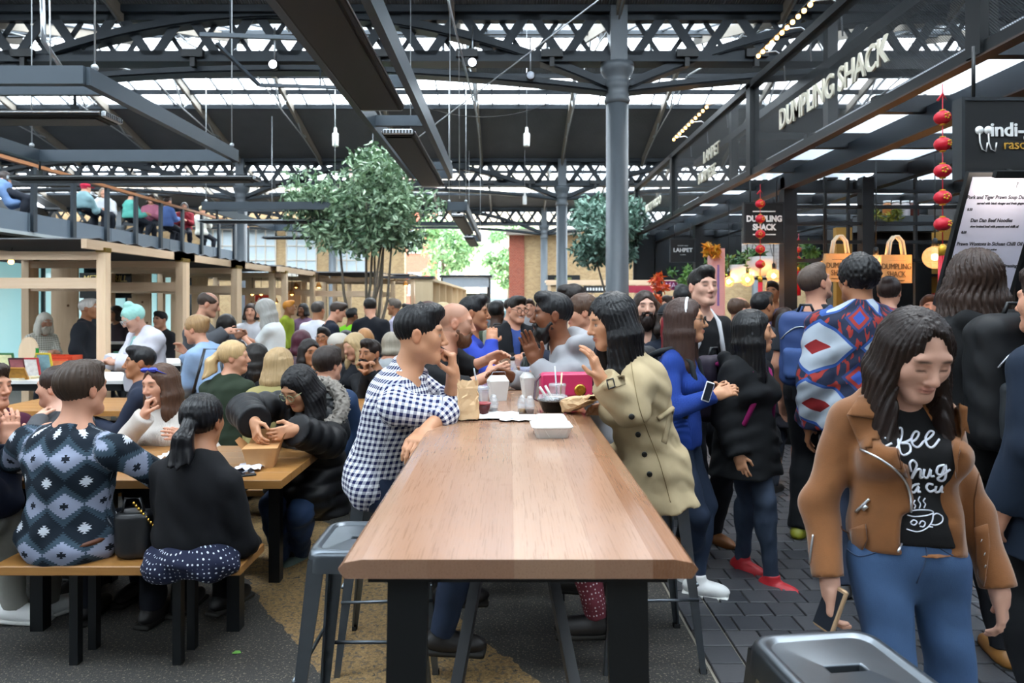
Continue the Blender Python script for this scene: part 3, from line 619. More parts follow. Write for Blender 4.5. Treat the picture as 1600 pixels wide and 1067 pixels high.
def sdf_mesh(name, prims, res, m, parent, bands=(), disp=None, uvprims=None, paint=None, pad=.03):
    los = [p.bounds() for p in prims if p.op == 'u']; lo = np.min([b[0] for b in los], 0)-pad; hi = np.max([b[1] for b in los], 0)+pad
    ax = axes_for(lo, hi, res, bands); sh = tuple(len(a) for a in ax)
    D = np.full(sh, 1., np.float32)
    for p in prims:
        b = p.bounds()
        if b is None: sl = (slice(None),)*3
        else:
            mg = p.k+res*2.5+.01; sl = tuple(slice(max(0, np.searchsorted(ax[k], b[0][k]-mg)-1), np.searchsorted(ax[k], b[1][k]+mg)+1) for k in range(3))
        X, Y, Z = ax[0][sl[0]][:, None, None], ax[1][sl[1]][None, :, None], ax[2][sl[2]][None, None, :]
        if 0 in (X.size, Y.size, Z.size): continue
        d2 = p.dist(X, Y, Z); d1 = D[sl]
        if p.op == 'u':
            h = np.clip(.5+.5*(d2-d1)/p.k, 0, 1); D[sl] = d2+(d1-d2)*h-p.k*h*(1-h)
        else:
            if p.op == 's': d2 = -d2
            h = np.clip(.5-.5*(d2-d1)/p.k, 0, 1); D[sl] = d2+(d1-d2)*h+p.k*h*(1-h)
    if disp is not None:
        I = np.nonzero(np.abs(D) < .05)
        D[I] += disp(ax[0][I[0]], ax[1][I[1]], ax[2][I[2]]).astype(np.float32)
    S = D < 0
    c = np.zeros(tuple(n-1 for n in sh), np.int8)
    for i in (0, 1):
        for j in (0, 1):
            for k in (0, 1): c += S[i:sh[0]-1+i, j:sh[1]-1+j, k:sh[2]-1+k]
    act = (c > 0) & (c < 8); I = np.array(np.nonzero(act)).T
    if len(I) == 0: return None
    idx = np.full(act.shape, -1, np.int32); idx[act] = np.arange(len(I))
    corner = np.array([(i, j, k) for i in (0, 1) for j in (0, 1) for k in (0, 1)])
    cv = np.stack([D[I[:, 0]+q[0], I[:, 1]+q[1], I[:, 2]+q[2]] for q in corner], 1)
    acc = np.zeros((len(I), 3)); cnt = np.zeros(len(I))
    for e0 in range(8):
        for bit in (4, 2, 1):
            if e0 & bit: continue
            e1 = e0 | bit; a, b = cv[:, e0], cv[:, e1]; ms = (a < 0) != (b < 0)
            t = np.where(ms, a/np.where(ms, a-b, 1), 0)
            acc[ms] += corner[e0]+t[ms, None]*(corner[e1]-corner[e0]); cnt[ms] += 1
    fr = acc/cnt[:, None]; P = np.empty_like(fr)
    for k in range(3): P[:, k] = ax[k][I[:, k]]+fr[:, k]*(ax[k][I[:, k]+1]-ax[k][I[:, k]])
    Q = []
    for k in range(3):
        o1, o2 = (k+1) % 3, (k+2) % 3
        s0 = [slice(None)]*3; s1 = [slice(None)]*3; s0[k] = slice(0, -1); s1[k] = slice(1, None)
        ch = S[tuple(s0)] != S[tuple(s1)]; G = np.array(np.nonzero(ch)).T
        ok = (G[:, o1] > 0) & (G[:, o2] > 0) & (G[:, o1] < sh[o1]-1) & (G[:, o2] < sh[o2]-1); G = G[ok]
        if not len(G): continue
        def cell(d1, d2):
            g = G.copy(); g[:, o1] += d1; g[:, o2] += d2; return idx[g[:, 0], g[:, 1], g[:, 2]]
        q = np.stack([cell(-1, -1), cell(0, -1), cell(0, 0), cell(-1, 0)], 1)
        fl = ~S[G[:, 0], G[:, 1], G[:, 2]]; q[fl] = q[fl][:, ::-1]; Q.append(q)
    Q = np.concatenate(Q).astype(np.int32); Q = Q[(Q >= 0).all(1)]
    me = bpy.data.meshes.new(name); me.vertices.add(len(P)); me.vertices.foreach_set('co', P.ravel())
    me.loops.add(Q.size); me.loops.foreach_set('vertex_index', Q.ravel())
    me.polygons.add(len(Q)); me.polygons.foreach_set('loop_start', np.arange(0, Q.size, 4, dtype=np.int32)); me.polygons.foreach_set('loop_total', np.full(len(Q), 4, np.int32))
    me.update(calc_edges=True); me.validate(); me.shade_smooth()
    if m: me.materials.append(m)
    if uvprims:
        best = np.full(len(P), 9.); uv = np.zeros((len(P), 3))
        for n, p in enumerate(uvprims):
            if p.kind == 'plane': continue
            d = p.dist(P[:, 0], P[:, 1], P[:, 2]); w = d < best; best[w] = d[w]; q = P[w]
            if p.kind == 'cone':
                t = p.b-p.a; L = np.linalg.norm(t); t /= L
                u = np.cross(t, (0, 1, 0) if abs(t[1]) < .8 else (1, 0, 0)); u /= np.linalg.norm(u); v = np.cross(t, u)
                rel = q-p.a; uv[w, 0] = np.arctan2(rel@v, rel@u)*(p.ra+p.rb)*.5; uv[w, 1] = rel@t; uv[w, 2] = n
            else:
                R = np.array(p.R) if p.R is not None else np.eye(3); rel = (q-p.a)@R.T
                uv[w, 0] = np.arctan2(rel[:, 0], np.abs(rel[:, 1])+.02)*(p.ra[0]+p.ra[1])*.55*np.where(rel[:, 1] < 0, 1, -1); uv[w, 1] = q[:, 2]; uv[w, 2] = 50
        at = me.attributes.new('cuv', 'FLOAT_VECTOR', 'POINT'); at.data.foreach_set('vector', uv.ravel())
    if paint is not None:
        colr = paint(P); at = me.attributes.new('tint', 'FLOAT_COLOR', 'POINT')
        at.data.foreach_set('color', np.concatenate([colr, np.ones((len(P), 1))], 1).astype(np.float32).ravel())
    o = bpy.data.objects.new(name, me); link(o, parent); return o
def tintmat(name, rough=.5, sss=.0, bmp=.12):
    if name in MATS: return MATS[name]
    m, nt, p = newmat(name); a = nd(nt, 'ShaderNodeAttribute', attribute_name='tint')
    f = noise(nt, coords(nt), 40, 3); mx = mixc(nt, .06, a.outputs['Color'], f, 'OVERLAY')
    nt.links.new(mx, p.inputs['Base Color']); p.inputs['Roughness'].default_value = rough
    p.inputs['Specular IOR Level'].default_value = .35
    if sss: p.inputs['Subsurface Weight'].default_value = sss; p.inputs['Subsurface Radius'].default_value = (.012, .005, .003); p.inputs['Subsurface Scale'].default_value = .5
    bump(nt, p, noise(nt, coords(nt), 260, 2), bmp, .0008)
    MATS[name] = m; return m
def hairmat(col, gloss=.42, streak=.5):
    name = 'hair_'+str(col)
    if name in MATS: return MATS[name]
    m, nt, p = newmat(name)
    v = coords(nt, attr='cuv', scale=(150, 6, 1)); f = noise(nt, v, 1.0, 4, .6)
    c = lin(col); d = tuple(x*(1-streak) for x in c); l = tuple(min(1, x*(1+streak)+.004) for x in c)
    mx = nt.nodes.new('ShaderNodeMix'); mx.data_type = 'RGBA'; mx.inputs[6].default_value = (*d, 1); mx.inputs[7].default_value = (*l, 1)
    nt.links.new(f, mx.inputs[0]); nt.links.new(mx.outputs[2], p.inputs['Base Color']); p.inputs['Roughness'].default_value = gloss
    p.inputs['Specular IOR Level'].default_value = .3; bump(nt, p, f, .55, .004); MATS[name] = m; return m
def cloth(col, kind='plain', rough=.85, col2=None):
    name = 'cloth_%s_%s_%s' % (kind, col, col2)
    if name in MATS: return MATS[name]
    m, nt, p = newmat(name); p.inputs['Roughness'].default_value = rough; p.inputs['Specular IOR Level'].default_value = .25
    o = coords(nt); c = (*lin(col), 1)
    f = noise(nt, o, 9, 4, .6); base = mixc(nt, f, tuple(x*.86 for x in (col if not isinstance(col, str) else hexf(col))), col)
    h = noise(nt, o, 420, 2); st, ds = .25, .0015
    if kind == 'denim':
        w = noise(nt, coords(nt, attr='cuv', scale=(900, 60, 1)), 1., 2); base = mixc(nt, mth(nt, 'MULTIPLY', w, .35), base, col2 or '8fa3bd')
        f2 = noise(nt, o, 5, 3); base = mixc(nt, mth(nt, 'MULTIPLY', f2, .5), base, col2 or '7f97b5')
    elif kind == 'knit':
        w = nd(nt, 'ShaderNodeTexWave', Scale=1., Distortion=1.5, Detail=2); nt.links.new(coords(nt, attr='cuv', scale=(55, 9, 1)), w.inputs[0]); h = w.outputs['Fac']; st, ds = .6, .005
    elif kind == 'puffer':
        w = nd(nt, 'ShaderNodeTexWave', Scale=1., wave_profile='SIN', bands_direction='Y'); nt.links.new(coords(nt, attr='cuv', scale=(1, 2.6, 1)), w.inputs[0]); st, ds = .3, .002; p.inputs['Roughness'].default_value = .42
    elif kind in ('gingham', 'plaid', 'stripe', 'ikat', 'dots', 'kilim', 'camo', 'cable'):
        cu = coords(nt, attr='cuv'); sp = nt.nodes.new('ShaderNodeSeparateXYZ'); nt.links.new(cu, sp.inputs[0]); u, v = sp.outputs[0], sp.outputs[1]
        def sq(x, per, duty=.5): return mth(nt, 'LESS_THAN', mth(nt, 'FRACT', mth(nt, 'ADD', mth(nt, 'DIVIDE', x, per), 40.)), duty)
        if kind == 'gingham':
            s = mth(nt, 'MULTIPLY', mth(nt, 'ADD', sq(u, .026), sq(v, .026)), .5); base = mixc(nt, s, col, col2); base = mixc(nt, mth(nt, 'MULTIPLY', mth(nt, 'COMPARE', s, .5, .1), .25), base, '8d93b0')
        elif kind == 'plaid':
            s = mth(nt, 'MULTIPLY', mth(nt, 'ADD', sq(u, .03, .3), sq(v, .03, .3)), .5); base = mixc(nt, s, col, col2)
        elif kind == 'stripe': base = mixc(nt, sq(u, .03, .35), col, col2)
        elif kind == 'dots':
            vo = nd(nt, 'ShaderNodeTexVoronoi', Scale=55., Randomness=.25); nt.links.new(cu, vo.inputs['Vector']); base = mixc(nt, mth(nt, 'LESS_THAN', vo.outputs['Distance'], .2), col, col2)
        elif kind == 'camo': base = mixc(nt, mth(nt, 'GREATER_THAN', noise(nt, o, 14, 2), .52), col, col2)
        elif kind == 'ikat':                      # rows of jagged diamonds, each second row shifted and small
            def dia(pu, pv, su, sv, ou, ov):
                row = mth(nt, 'FLOOR', mth(nt, 'ADD', mth(nt, 'DIVIDE', v, pv), 40+ov)); fv = mth(nt, 'ABSOLUTE', mth(nt, 'SUBTRACT', mth(nt, 'FRACT', mth(nt, 'ADD', mth(nt, 'DIVIDE', v, pv), 40+ov)), .5))
                fu = mth(nt, 'ABSOLUTE', mth(nt, 'SUBTRACT', mth(nt, 'FRACT', mth(nt, 'ADD', mth(nt, 'DIVIDE', u, pu), 40+ou)), .5))
                jag = mth(nt, 'MULTIPLY', mth(nt, 'FRACT', mth(nt, 'MULTIPLY', fv, 26.)), .2)
                return mth(nt, 'SUBTRACT', mth(nt, 'ADD', mth(nt, 'DIVIDE', fu, su), mth(nt, 'DIVIDE', fv, sv)), jag)
            a = dia(.165, .2, .47, .25, 0, 0); b = dia(.165, .2, .52, .36, .5, .5)
            base = mixc(nt, mth(nt, 'LESS_THAN', b, 1.), '3a4c5a', '18222d'); base = mixc(nt, mth(nt, 'LESS_THAN', b, .22), base, col2)
            base = mixc(nt, mth(nt, 'LESS_THAN', a, 1.), base, '8f97ad'); base = mixc(nt, mth(nt, 'LESS_THAN', a, .2), base, '141b26')
        elif kind == 'kilim':
            def dm(pu, pv, ou, ov):
                fv = mth(nt, 'ABSOLUTE', mth(nt, 'SUBTRACT', mth(nt, 'FRACT', mth(nt, 'ADD', mth(nt, 'DIVIDE', v, pv), 40+ov)), .5))
                fu = mth(nt, 'ABSOLUTE', mth(nt, 'SUBTRACT', mth(nt, 'FRACT', mth(nt, 'ADD', mth(nt, 'DIVIDE', u, pu), 40+ou)), .5)); return mth(nt, 'ADD', fu, fv)
            a = dm(.34, .3, .25, .1); b = dm(.34, .3, .75, .6)
            base = mixc(nt, mth(nt, 'GREATER_THAN', noise(nt, coords(nt, attr='cuv', scale=(40, 14, 1)), 1., 1), .56), '232a40', '8a2f2a')
            base = mixc(nt, mth(nt, 'LESS_THAN', a, .48), base, '2f4f8f'); base = mixc(nt, mth(nt, 'LESS_THAN', a, .42), base, 'a3adb8'); base = mixc(nt, mth(nt, 'LESS_THAN', a, .13), base, '7c1f22')
            base = mixc(nt, mth(nt, 'LESS_THAN', b, .26), base, '2c3a66'); base = mixc(nt, mth(nt, 'LESS_THAN', b, .2), base, '8a2f2a'); base = mixc(nt, mth(nt, 'LESS_THAN', b, .12), base, '2f478f')
    nt.links.new(base, p.inputs['Base Color']); bump(nt, p, h, st, ds)
    MATS[name] = m; return m
def hexf(s): s = s.lstrip('#'); return tuple(int(s[i:i+2], 16)/255 for i in (0, 2, 4))
def foldf(seed, amp):
    r = np.random.default_rng(seed); K = r.normal(0, 1, (4, 3))*np.array([22, 22, 30]); ph = r.uniform(0, 6, 4); k2 = r.normal(0, 9, (2, 3))
    def f(x, y, z):
        w = np.sin(x*k2[0, 0]+y*k2[0, 1]+z*k2[0, 2])*2; o = 0
        for i in range(4): o = o+np.sin(x*K[i, 0]+y*K[i, 1]+z*K[i, 2]+ph[i]+w)
        return amp*np.clip(o, -2.2, 2.2)*.5
    return f
def rot_rows(r, f, u): return [list(r), list(f), list(u)]
SKIN = {'light': 'c48f75', 'pale': 'cd9f8a', 'asian': 'be8a69', 'tan': 'a06d4e', 'brown': '70452d', 'dark': '3c2519'}
# ---------------------------------------------------------------- people
def fdir(deg): a = math.radians(deg); return Vector((math.sin(a), math.cos(a), 0))
def ik(a, b, l1, l2, pole):
    d = b-a; L = d.length
    if L > (l1+l2)*.995: b = a+d*((l1+l2)*.995/L); d = b-a; L = d.length
    u = d/L; x = (l1*l1-l2*l2+L*L)/(2*L); h = math.sqrt(max(0, l1*l1-x*x))
    p = pole-u*pole.dot(u); p = p.normalized() if p.length > 1e-6 else u.orthogonal().normalized()
    return a+u*x+p*h, b
def hand_prims(w, hd, pn, side, s, curl=.35, thin=1., point=False):
    """palm, four unequal fingers and a thumb; pn = where the palm faces, side = towards the thumb"""
    hd = hd.normalized(); pn = (pn-hd*pn.dot(hd)).normalized(); sd = hd.cross(pn)*(1 if hd.cross(pn).dot(side) > 0 else -1)
    P = [rbox(w+hd*.052*s, (.038*s, .046*s, .0135*s), .012*s, rot_rows(sd, hd, pn), .012), cone(w-hd*.02*s, w+hd*.03*s, .025*s, .026*s, .015)]
    for i, (o, L) in enumerate(((.028, .072), (.0095, .08), (-.0095, .075), (-.0275, .06))):
        p = w+hd*(.092-.004*abs(i-1.3))*s+sd*o*s; a = curl*(.75+.12*i)*.7; r = .0088*thin*s
        for k, fr in enumerate((.45, .32, .25)):
            dr = (hd*math.cos(a)+pn*math.sin(a)+sd*o*(2.2 if curl < .5 else .6)).normalized(); q = p+dr*L*fr*s
            P.append(cone(p, q, r, r*.93, .004)); p = q; r *= .93; a += curl*(.95 if k == 0 else .7)
    p = w+hd*.02*s+sd*.03*s; dr = (hd*.72+sd*.62+pn*(.25+.3*curl)).normalized(); q = p+dr*.05*s; P.append(cone(p, q, .014*thin*s, .0105*thin*s, .01))
    dr = (hd*.9+sd*(.3-.5*curl)+pn*(.2+.55*curl)).normalized(); P.append(cone(q, q+dr*.033*s, .0105*thin*s, .0088*thin*s, .004)); return P
def head_paint(hl, hprims, skin, browcol, beardcol=None, stubble=0, lips='b5655c', smile=0, eyes='open', iris='2a1a12', buzz=None, far=0.):
    sk = np.array(lin(SKIN.get(skin, skin))); bc = np.array(lin(browcol)); lp = np.array(lin(lips))*.55+sk*.45; ic = np.array(lin(iris))
    def paint(P):
        q = hl(P); x, y, z = np.abs(q[:, 0]), q[:, 1], q[:, 2]; C = np.tile(sk, (len(P), 1))
        def blend(m, c):
            m = np.clip(m, 0, 1)[:, None]; C[:] = C*(1-m)+np.array(c)*m
        hd = np.min([p.dist(P[:, 0], P[:, 1], P[:, 2]) for p in hprims if p.op == 'u'], 0); on = hd < .004; y = np.where(on, y, -1); x = np.where(on, x, 9)
        face = (y > .03)
        blend(face*np.exp(-(((x-.042)/.02)**2+((z+.03)/.02)**2))*.3, sk*np.array([1.02, .72, .68]))       # cheeks
        blend(face*np.exp(-((x/.013)**2+((z+.033)/.012)**2))*(y > .1)*.3, sk*np.array([1., .7, .66]))      # nose tip
        blend(((np.abs(x-.077) < .016)*(np.abs(z+.008) < .045)*(np.abs(y+.01) < .035))*.35, sk*np.array([1., .66, .58]))
        if beardcol is not None:
            b = np.array(lin(beardcol)); bz = np.clip((-.035-z-.35*np.maximum(0, .03-x))/.012, 0, 1)*(y > -.02)*np.clip((z+.13)/.01, 0, 1)*((x > .02) | (z < -.078) | (z > -.05))
            blend(bz*stubble, b)
            blend(np.exp(-((x/.03)**2+((z+.047)/.008)**2)**2)*face*stubble, b)
        if buzz is not None:
            b = np.array(lin(buzz[0])); hl_ = np.clip((z-.03-.75*(y-.02)+.0*x)/.015, 0, 1)*(z > -.05); blend(hl_*buzz[1], b)
        lw = .025+.006*smile; lz = -.062+smile*.1*(x**2)/.025*4
        blend(np.exp(-((x/lw)**4+((z-lz)/(.0095+.003*smile))**4))*(y > .06), lp)
        if smile: blend(np.exp(-((x/(lw*.82))**4+((z-lz)/.0048)**4))*(y > .06), (.8, .78, .74))
        else: blend(np.exp(-((x/.022)**4+((z-lz+.0005)/.0016)**2))*(y > .06)*(.7 if not far else .35), lp*.35)
        blend(np.exp(-(((x-.033)/.019)**4+((z-.0255+6*(x-.03)**2)/max(.0046, far*.9))**2))*face*.95, bc)                # brows
        ex = (x-.0315)/.015
        if far and eyes == 'open':
            blend(np.exp(-((ex/1.0)**4+((z-.001)/max(.0055, far))**4))*(y > .05)*.9, sk*.1+ic*.3)
        elif eyes == 'open':
            blend(np.exp(-((ex/.95)**4+((z-.0015)/.0068)**4))*(y > .05), sk*.2); blend(np.exp(-((ex/.85)**6+((z+.0005)/.0042)**4))*(y > .05), (.42, .39, .37))
            blend(np.exp(-((((x-.0315)/.0062)**4)+((z-.0003)/.0056)**4))*(y > .05), ic)
        else:
            blend(np.exp(-(ex**4+((z+.004+3*ex*ex*.0008)/.0036)**2))*(y > .05), sk*.06); blend(np.exp(-(ex**4+((z-.004)/.008)**4))*(y > .05)*.3, sk*.6)
        if not far: blend(np.exp(-(((x-.0075)/.004)**2+((z+.0405)/.003)**2))*(y > .09)*.75, sk*.25)
        return C
    return paint
def head_prims(H, f=False, fine=True):
    P = [ell(H(0, -.015, .028), (.074, .094, .085), H.R, .02), ell(H(0, .02, -.034), (.062 if not f else .0595, .067, .077), H.R, .035),
         cone(H(-.012, .068, -.096), H(.012, .068, -.096), .019 if not f else .0165, .019 if not f else .0165, .025), *[cone(H(q*(.05 if not f else .046), .005, -.06), H(q*(.018 if not f else .012), .056, -.093), .02 if not f else .016, .018 if not f else .015, .035) for q in (-1, 1)]]
    for sx in (-1, 1):
        P.append(ell(H(sx*.04, .058, -.02), (.018, .018, .02), H.R, .035))
    P.append(cone(H(-.036, .073, .026), H(.036, .073, .026), .0135, .0135, .018))
    if fine:
        for sx in (-1, 1):
            P += [ell(H(sx*.032, .097, .0), (.0185, .0155, .0105), H.R, .012, 's'), ell(H(sx*.0315, .071, .0), (.0135, .0135, .0125), H.R, .004),
                  ell(H(sx*.012, .092, -.0365), (.0085, .011, .0075), H.R, .006)]
        P += [cone(H(0, .085, .012), H(0, .104, -.027), .0075, .0115, .01), ell(H(0, .107, -.031), (.0115, .0105, .0095), H.R, .006),
              cone(H(-.019, .077, -.0585), H(.019, .077, -.0585), .0085, .0085, .007), cone(H(-.017, .0755, -.068), H(.017, .0755, -.068), .0088, .0088, .005),
              ell(H(0, .0905, -.058), (.016, .007, .0055), H.R, .005), ell(H(0, .0885, -.0675), (.0145, .0075, .0055), H.R, .004)]
    else: P.append(cone(H(0, .085, .01), H(0, .105, -.03), .009, .014, .012))
    for sx in (-1, 1):
        P += [ell(H(sx*.076, -.012, -.006), (.009, .019, .031), H.R, .008)]
        if fine: P.append(ell(H(sx*.086, -.006, -.004), (.006, .011, .018), H.R, .005, 's'))
    return P
class HeadFrame:
    def __init__(s, c, f, u, sc): s.c = c; s.f = f.normalized(); s.r = s.f.cross(u).normalized(); s.u = s.r.cross(s.f).normalized(); s.s = sc; s.R = rot_rows(s.r, s.f, s.u)
    def __call__(s, x, y, z): return s.c+(s.r*x+s.f*y+s.u*z)*s.s
    def local(s, P):
        q = P-A3(s.c); return np.stack([q@A3(s.r), q@A3(s.f), q@A3(s.u)], 1)/s.s
def scaled(prims, sc):
    return prims
def hair_build(style, colr, H, parent, res, opt, sh=None):
    st = style; DN = Vector((0, 0, -1)); bk = Vector((-H.f.x, -H.f.y, 0)).normalized() if abs(H.f.z) < .99 else Vector((0, 1, 0))
    vol = opt.get('vol', 0.); L = opt.get('L', .3); col_ = colr
    sv = .0 if st not in ('short', 'ring') else -.0035
    P = [ell(H(0, -.016, .034), (.083+vol+sv, .104+vol+sv, .093+vol+sv), H.R, .02)]; post = []
    hl = opt.get('line', 0.)                                    # hairline height offset
    face = [ell(H(0, .125, -.03+hl), (.069, .088, .114), H.R, .01, 's')]
    if st == 'short':
        if opt.get('quiff', 1): P += [ell(H(opt.get('part', 0), .046, .094), (.056, .048, .026+.012*opt.get('quiff', 1)), H.R, .03)]
        post = face+[cut(H(0, -.03, -.05), -(H.f*-.5+H.u*.85), .012), ell(H(.098, .02, -.05), (.03, .05, .056), H.R, .012, 's'), ell(H(-.098, .02, -.05), (.03, .05, .056), H.R, .012, 's')]
    elif st == 'ring':                                          # balding: hair round the back and sides
        post = face+[cut(H(0, -.03, -.05), -(H.f*-.5+H.u*.85), .012), ell(H(0, .035, .115), (.062, .1, .075), H.R, .012, 's'), ell(H(.098, .02, -.05), (.03, .05, .056), H.R, .012, 's'), ell(H(-.098, .02, -.05), (.03, .05, .056), H.R, .012, 's')]
    else:
        post = [ell(H(0, .125, -.035+hl), (.066, .088, .114), H.R, .01, 's')]
    if st in ('long', 'wavy', 'bob', 'pony', 'bun', 'half'):
        if st in ('bun', 'pony'):
            post += [cut(H(0, -.03, -.062), -(H.f*-.45+H.u*.85), .015)]
            if st == 'bun': P += [ell(H(0, opt.get('by', -.05), opt.get('bz', .135)), (.042, .042, .036), H.R, .012)]
            else:
                a = H(0, -.115, opt.get('tz', .015)); b = a+bk*.045+DN*.05; c2 = b+DN*L*.5+bk*.0; e = b+DN*L+bk*.0
                P += [ell(a, (.028, .028, .028), H.R, .012), cone(a, b, .026, .036, .015), cone(b, c2, .038, .045*opt.get('tw', 1), .02), cone(c2, e, .045*opt.get('tw', 1), .018, .02)]
        if st in ('long', 'wavy', 'bob', 'half'):
            wd = opt.get('wd', 1.); fwd = opt.get('fwd', 0.)
            DF = Vector((H.f.x, H.f.y, 0)); DF = DF.normalized() if DF.length > .1 else -bk
            for i, an in enumerate((62, 82, 102, 122, 142, 161, 180, 199, 218, 238, 258, 278, 298)):
                t = math.radians(an); c_, s_ = math.cos(t), math.sin(t)
                a = H(s_*.062, c_*.07-.012, .03); b = H(s_*.08*wd, c_*.084-.012, -.07); LL = max(.02, L-.1)*(1+.1*math.sin(i*2.3+L*9))
                if opt.get('Lf') and (an < 100 or an > 260): LL = max(.02, opt['Lf']-.1)
                e = b+DN*LL+H.r*s_*.012*wd+DF*(.035*fwd if (an < 100 or an > 260) else 0)+bk*(opt.get('back', .015) if 130 < an < 230 else 0)
                P += [cone(a, b, .03, .028*wd, .02), cone(b, b*.4+e*.6, .028*wd, .03*wd, .018), cone(b*.4+e*.6, e, .03*wd, .017, .018)]
            post[0] = ell(H(0, .125, -.045+hl), (.06, .09, .125), H.R, .01, 's')
            if opt.get('parting'): post.append(ell(H(.0, .1, .062), (.03, .045, .035), H.R, .03, 's'))
            if L > .2: post.append(cone(H(0, .05, -.06), H(0, .05, -.06)+DN*.35, .056, .05, .02, 's'))
    amp = (.0042 if st == 'wavy' else .0022)*(1 if res < .012 else .4)
    wavy = st == 'wavy' or opt.get('curly')
    sd = random.random()*9
    def disp(x, y, z):
        q = H.local(np.stack([x, y, z], 1)); th = np.arctan2(q[:, 0], -q[:, 1]+.01)
        o = np.sin(th*34+sd+np.sin(z*38+sd)*1.6*(1.8 if wavy else .5))+.6*np.sin(th*61+sd*2+z*9)
        if opt.get('curly'): o = o+2.2*np.sin(x*170+sd)*np.sin(y*160)*np.sin(z*165+1)
        return amp*o
    uvp = [cone(H(0, 0, .1), H(0, 0, -.1), .09, .09)]
    return sdf_mesh('hair', P+post, res, hairmat(colr, opt.get('gloss', .42), opt.get('streak', .5)), parent, (), disp, uvp)
def glasses(H, parent, colr='1a1512', r=.021, w=.0022):
    g = MB()
    for sx in (-1, 1):
        c = (sx*.033, .104, .0); g.tube([H(c[0]+r*1.15*math.cos(t), c[1]-.004*abs(math.cos(t)), c[2]+r*math.sin(t)) for t in [2*PI*k/16 for k in range(17)]], w, 6)
        g.tube([H(sx*.057, .1, .006), H(sx*.077, .06, .008), H(sx*.081, -.005, .004)], w, 6)
    g.tube([H(-.011, .105, .003), H(0, .109, .006), H(.011, .105, .003)], w, 6)
    o = g.build('glasses', mat('spectacle_'+colr, colr, .3, .2), parent)
    return o
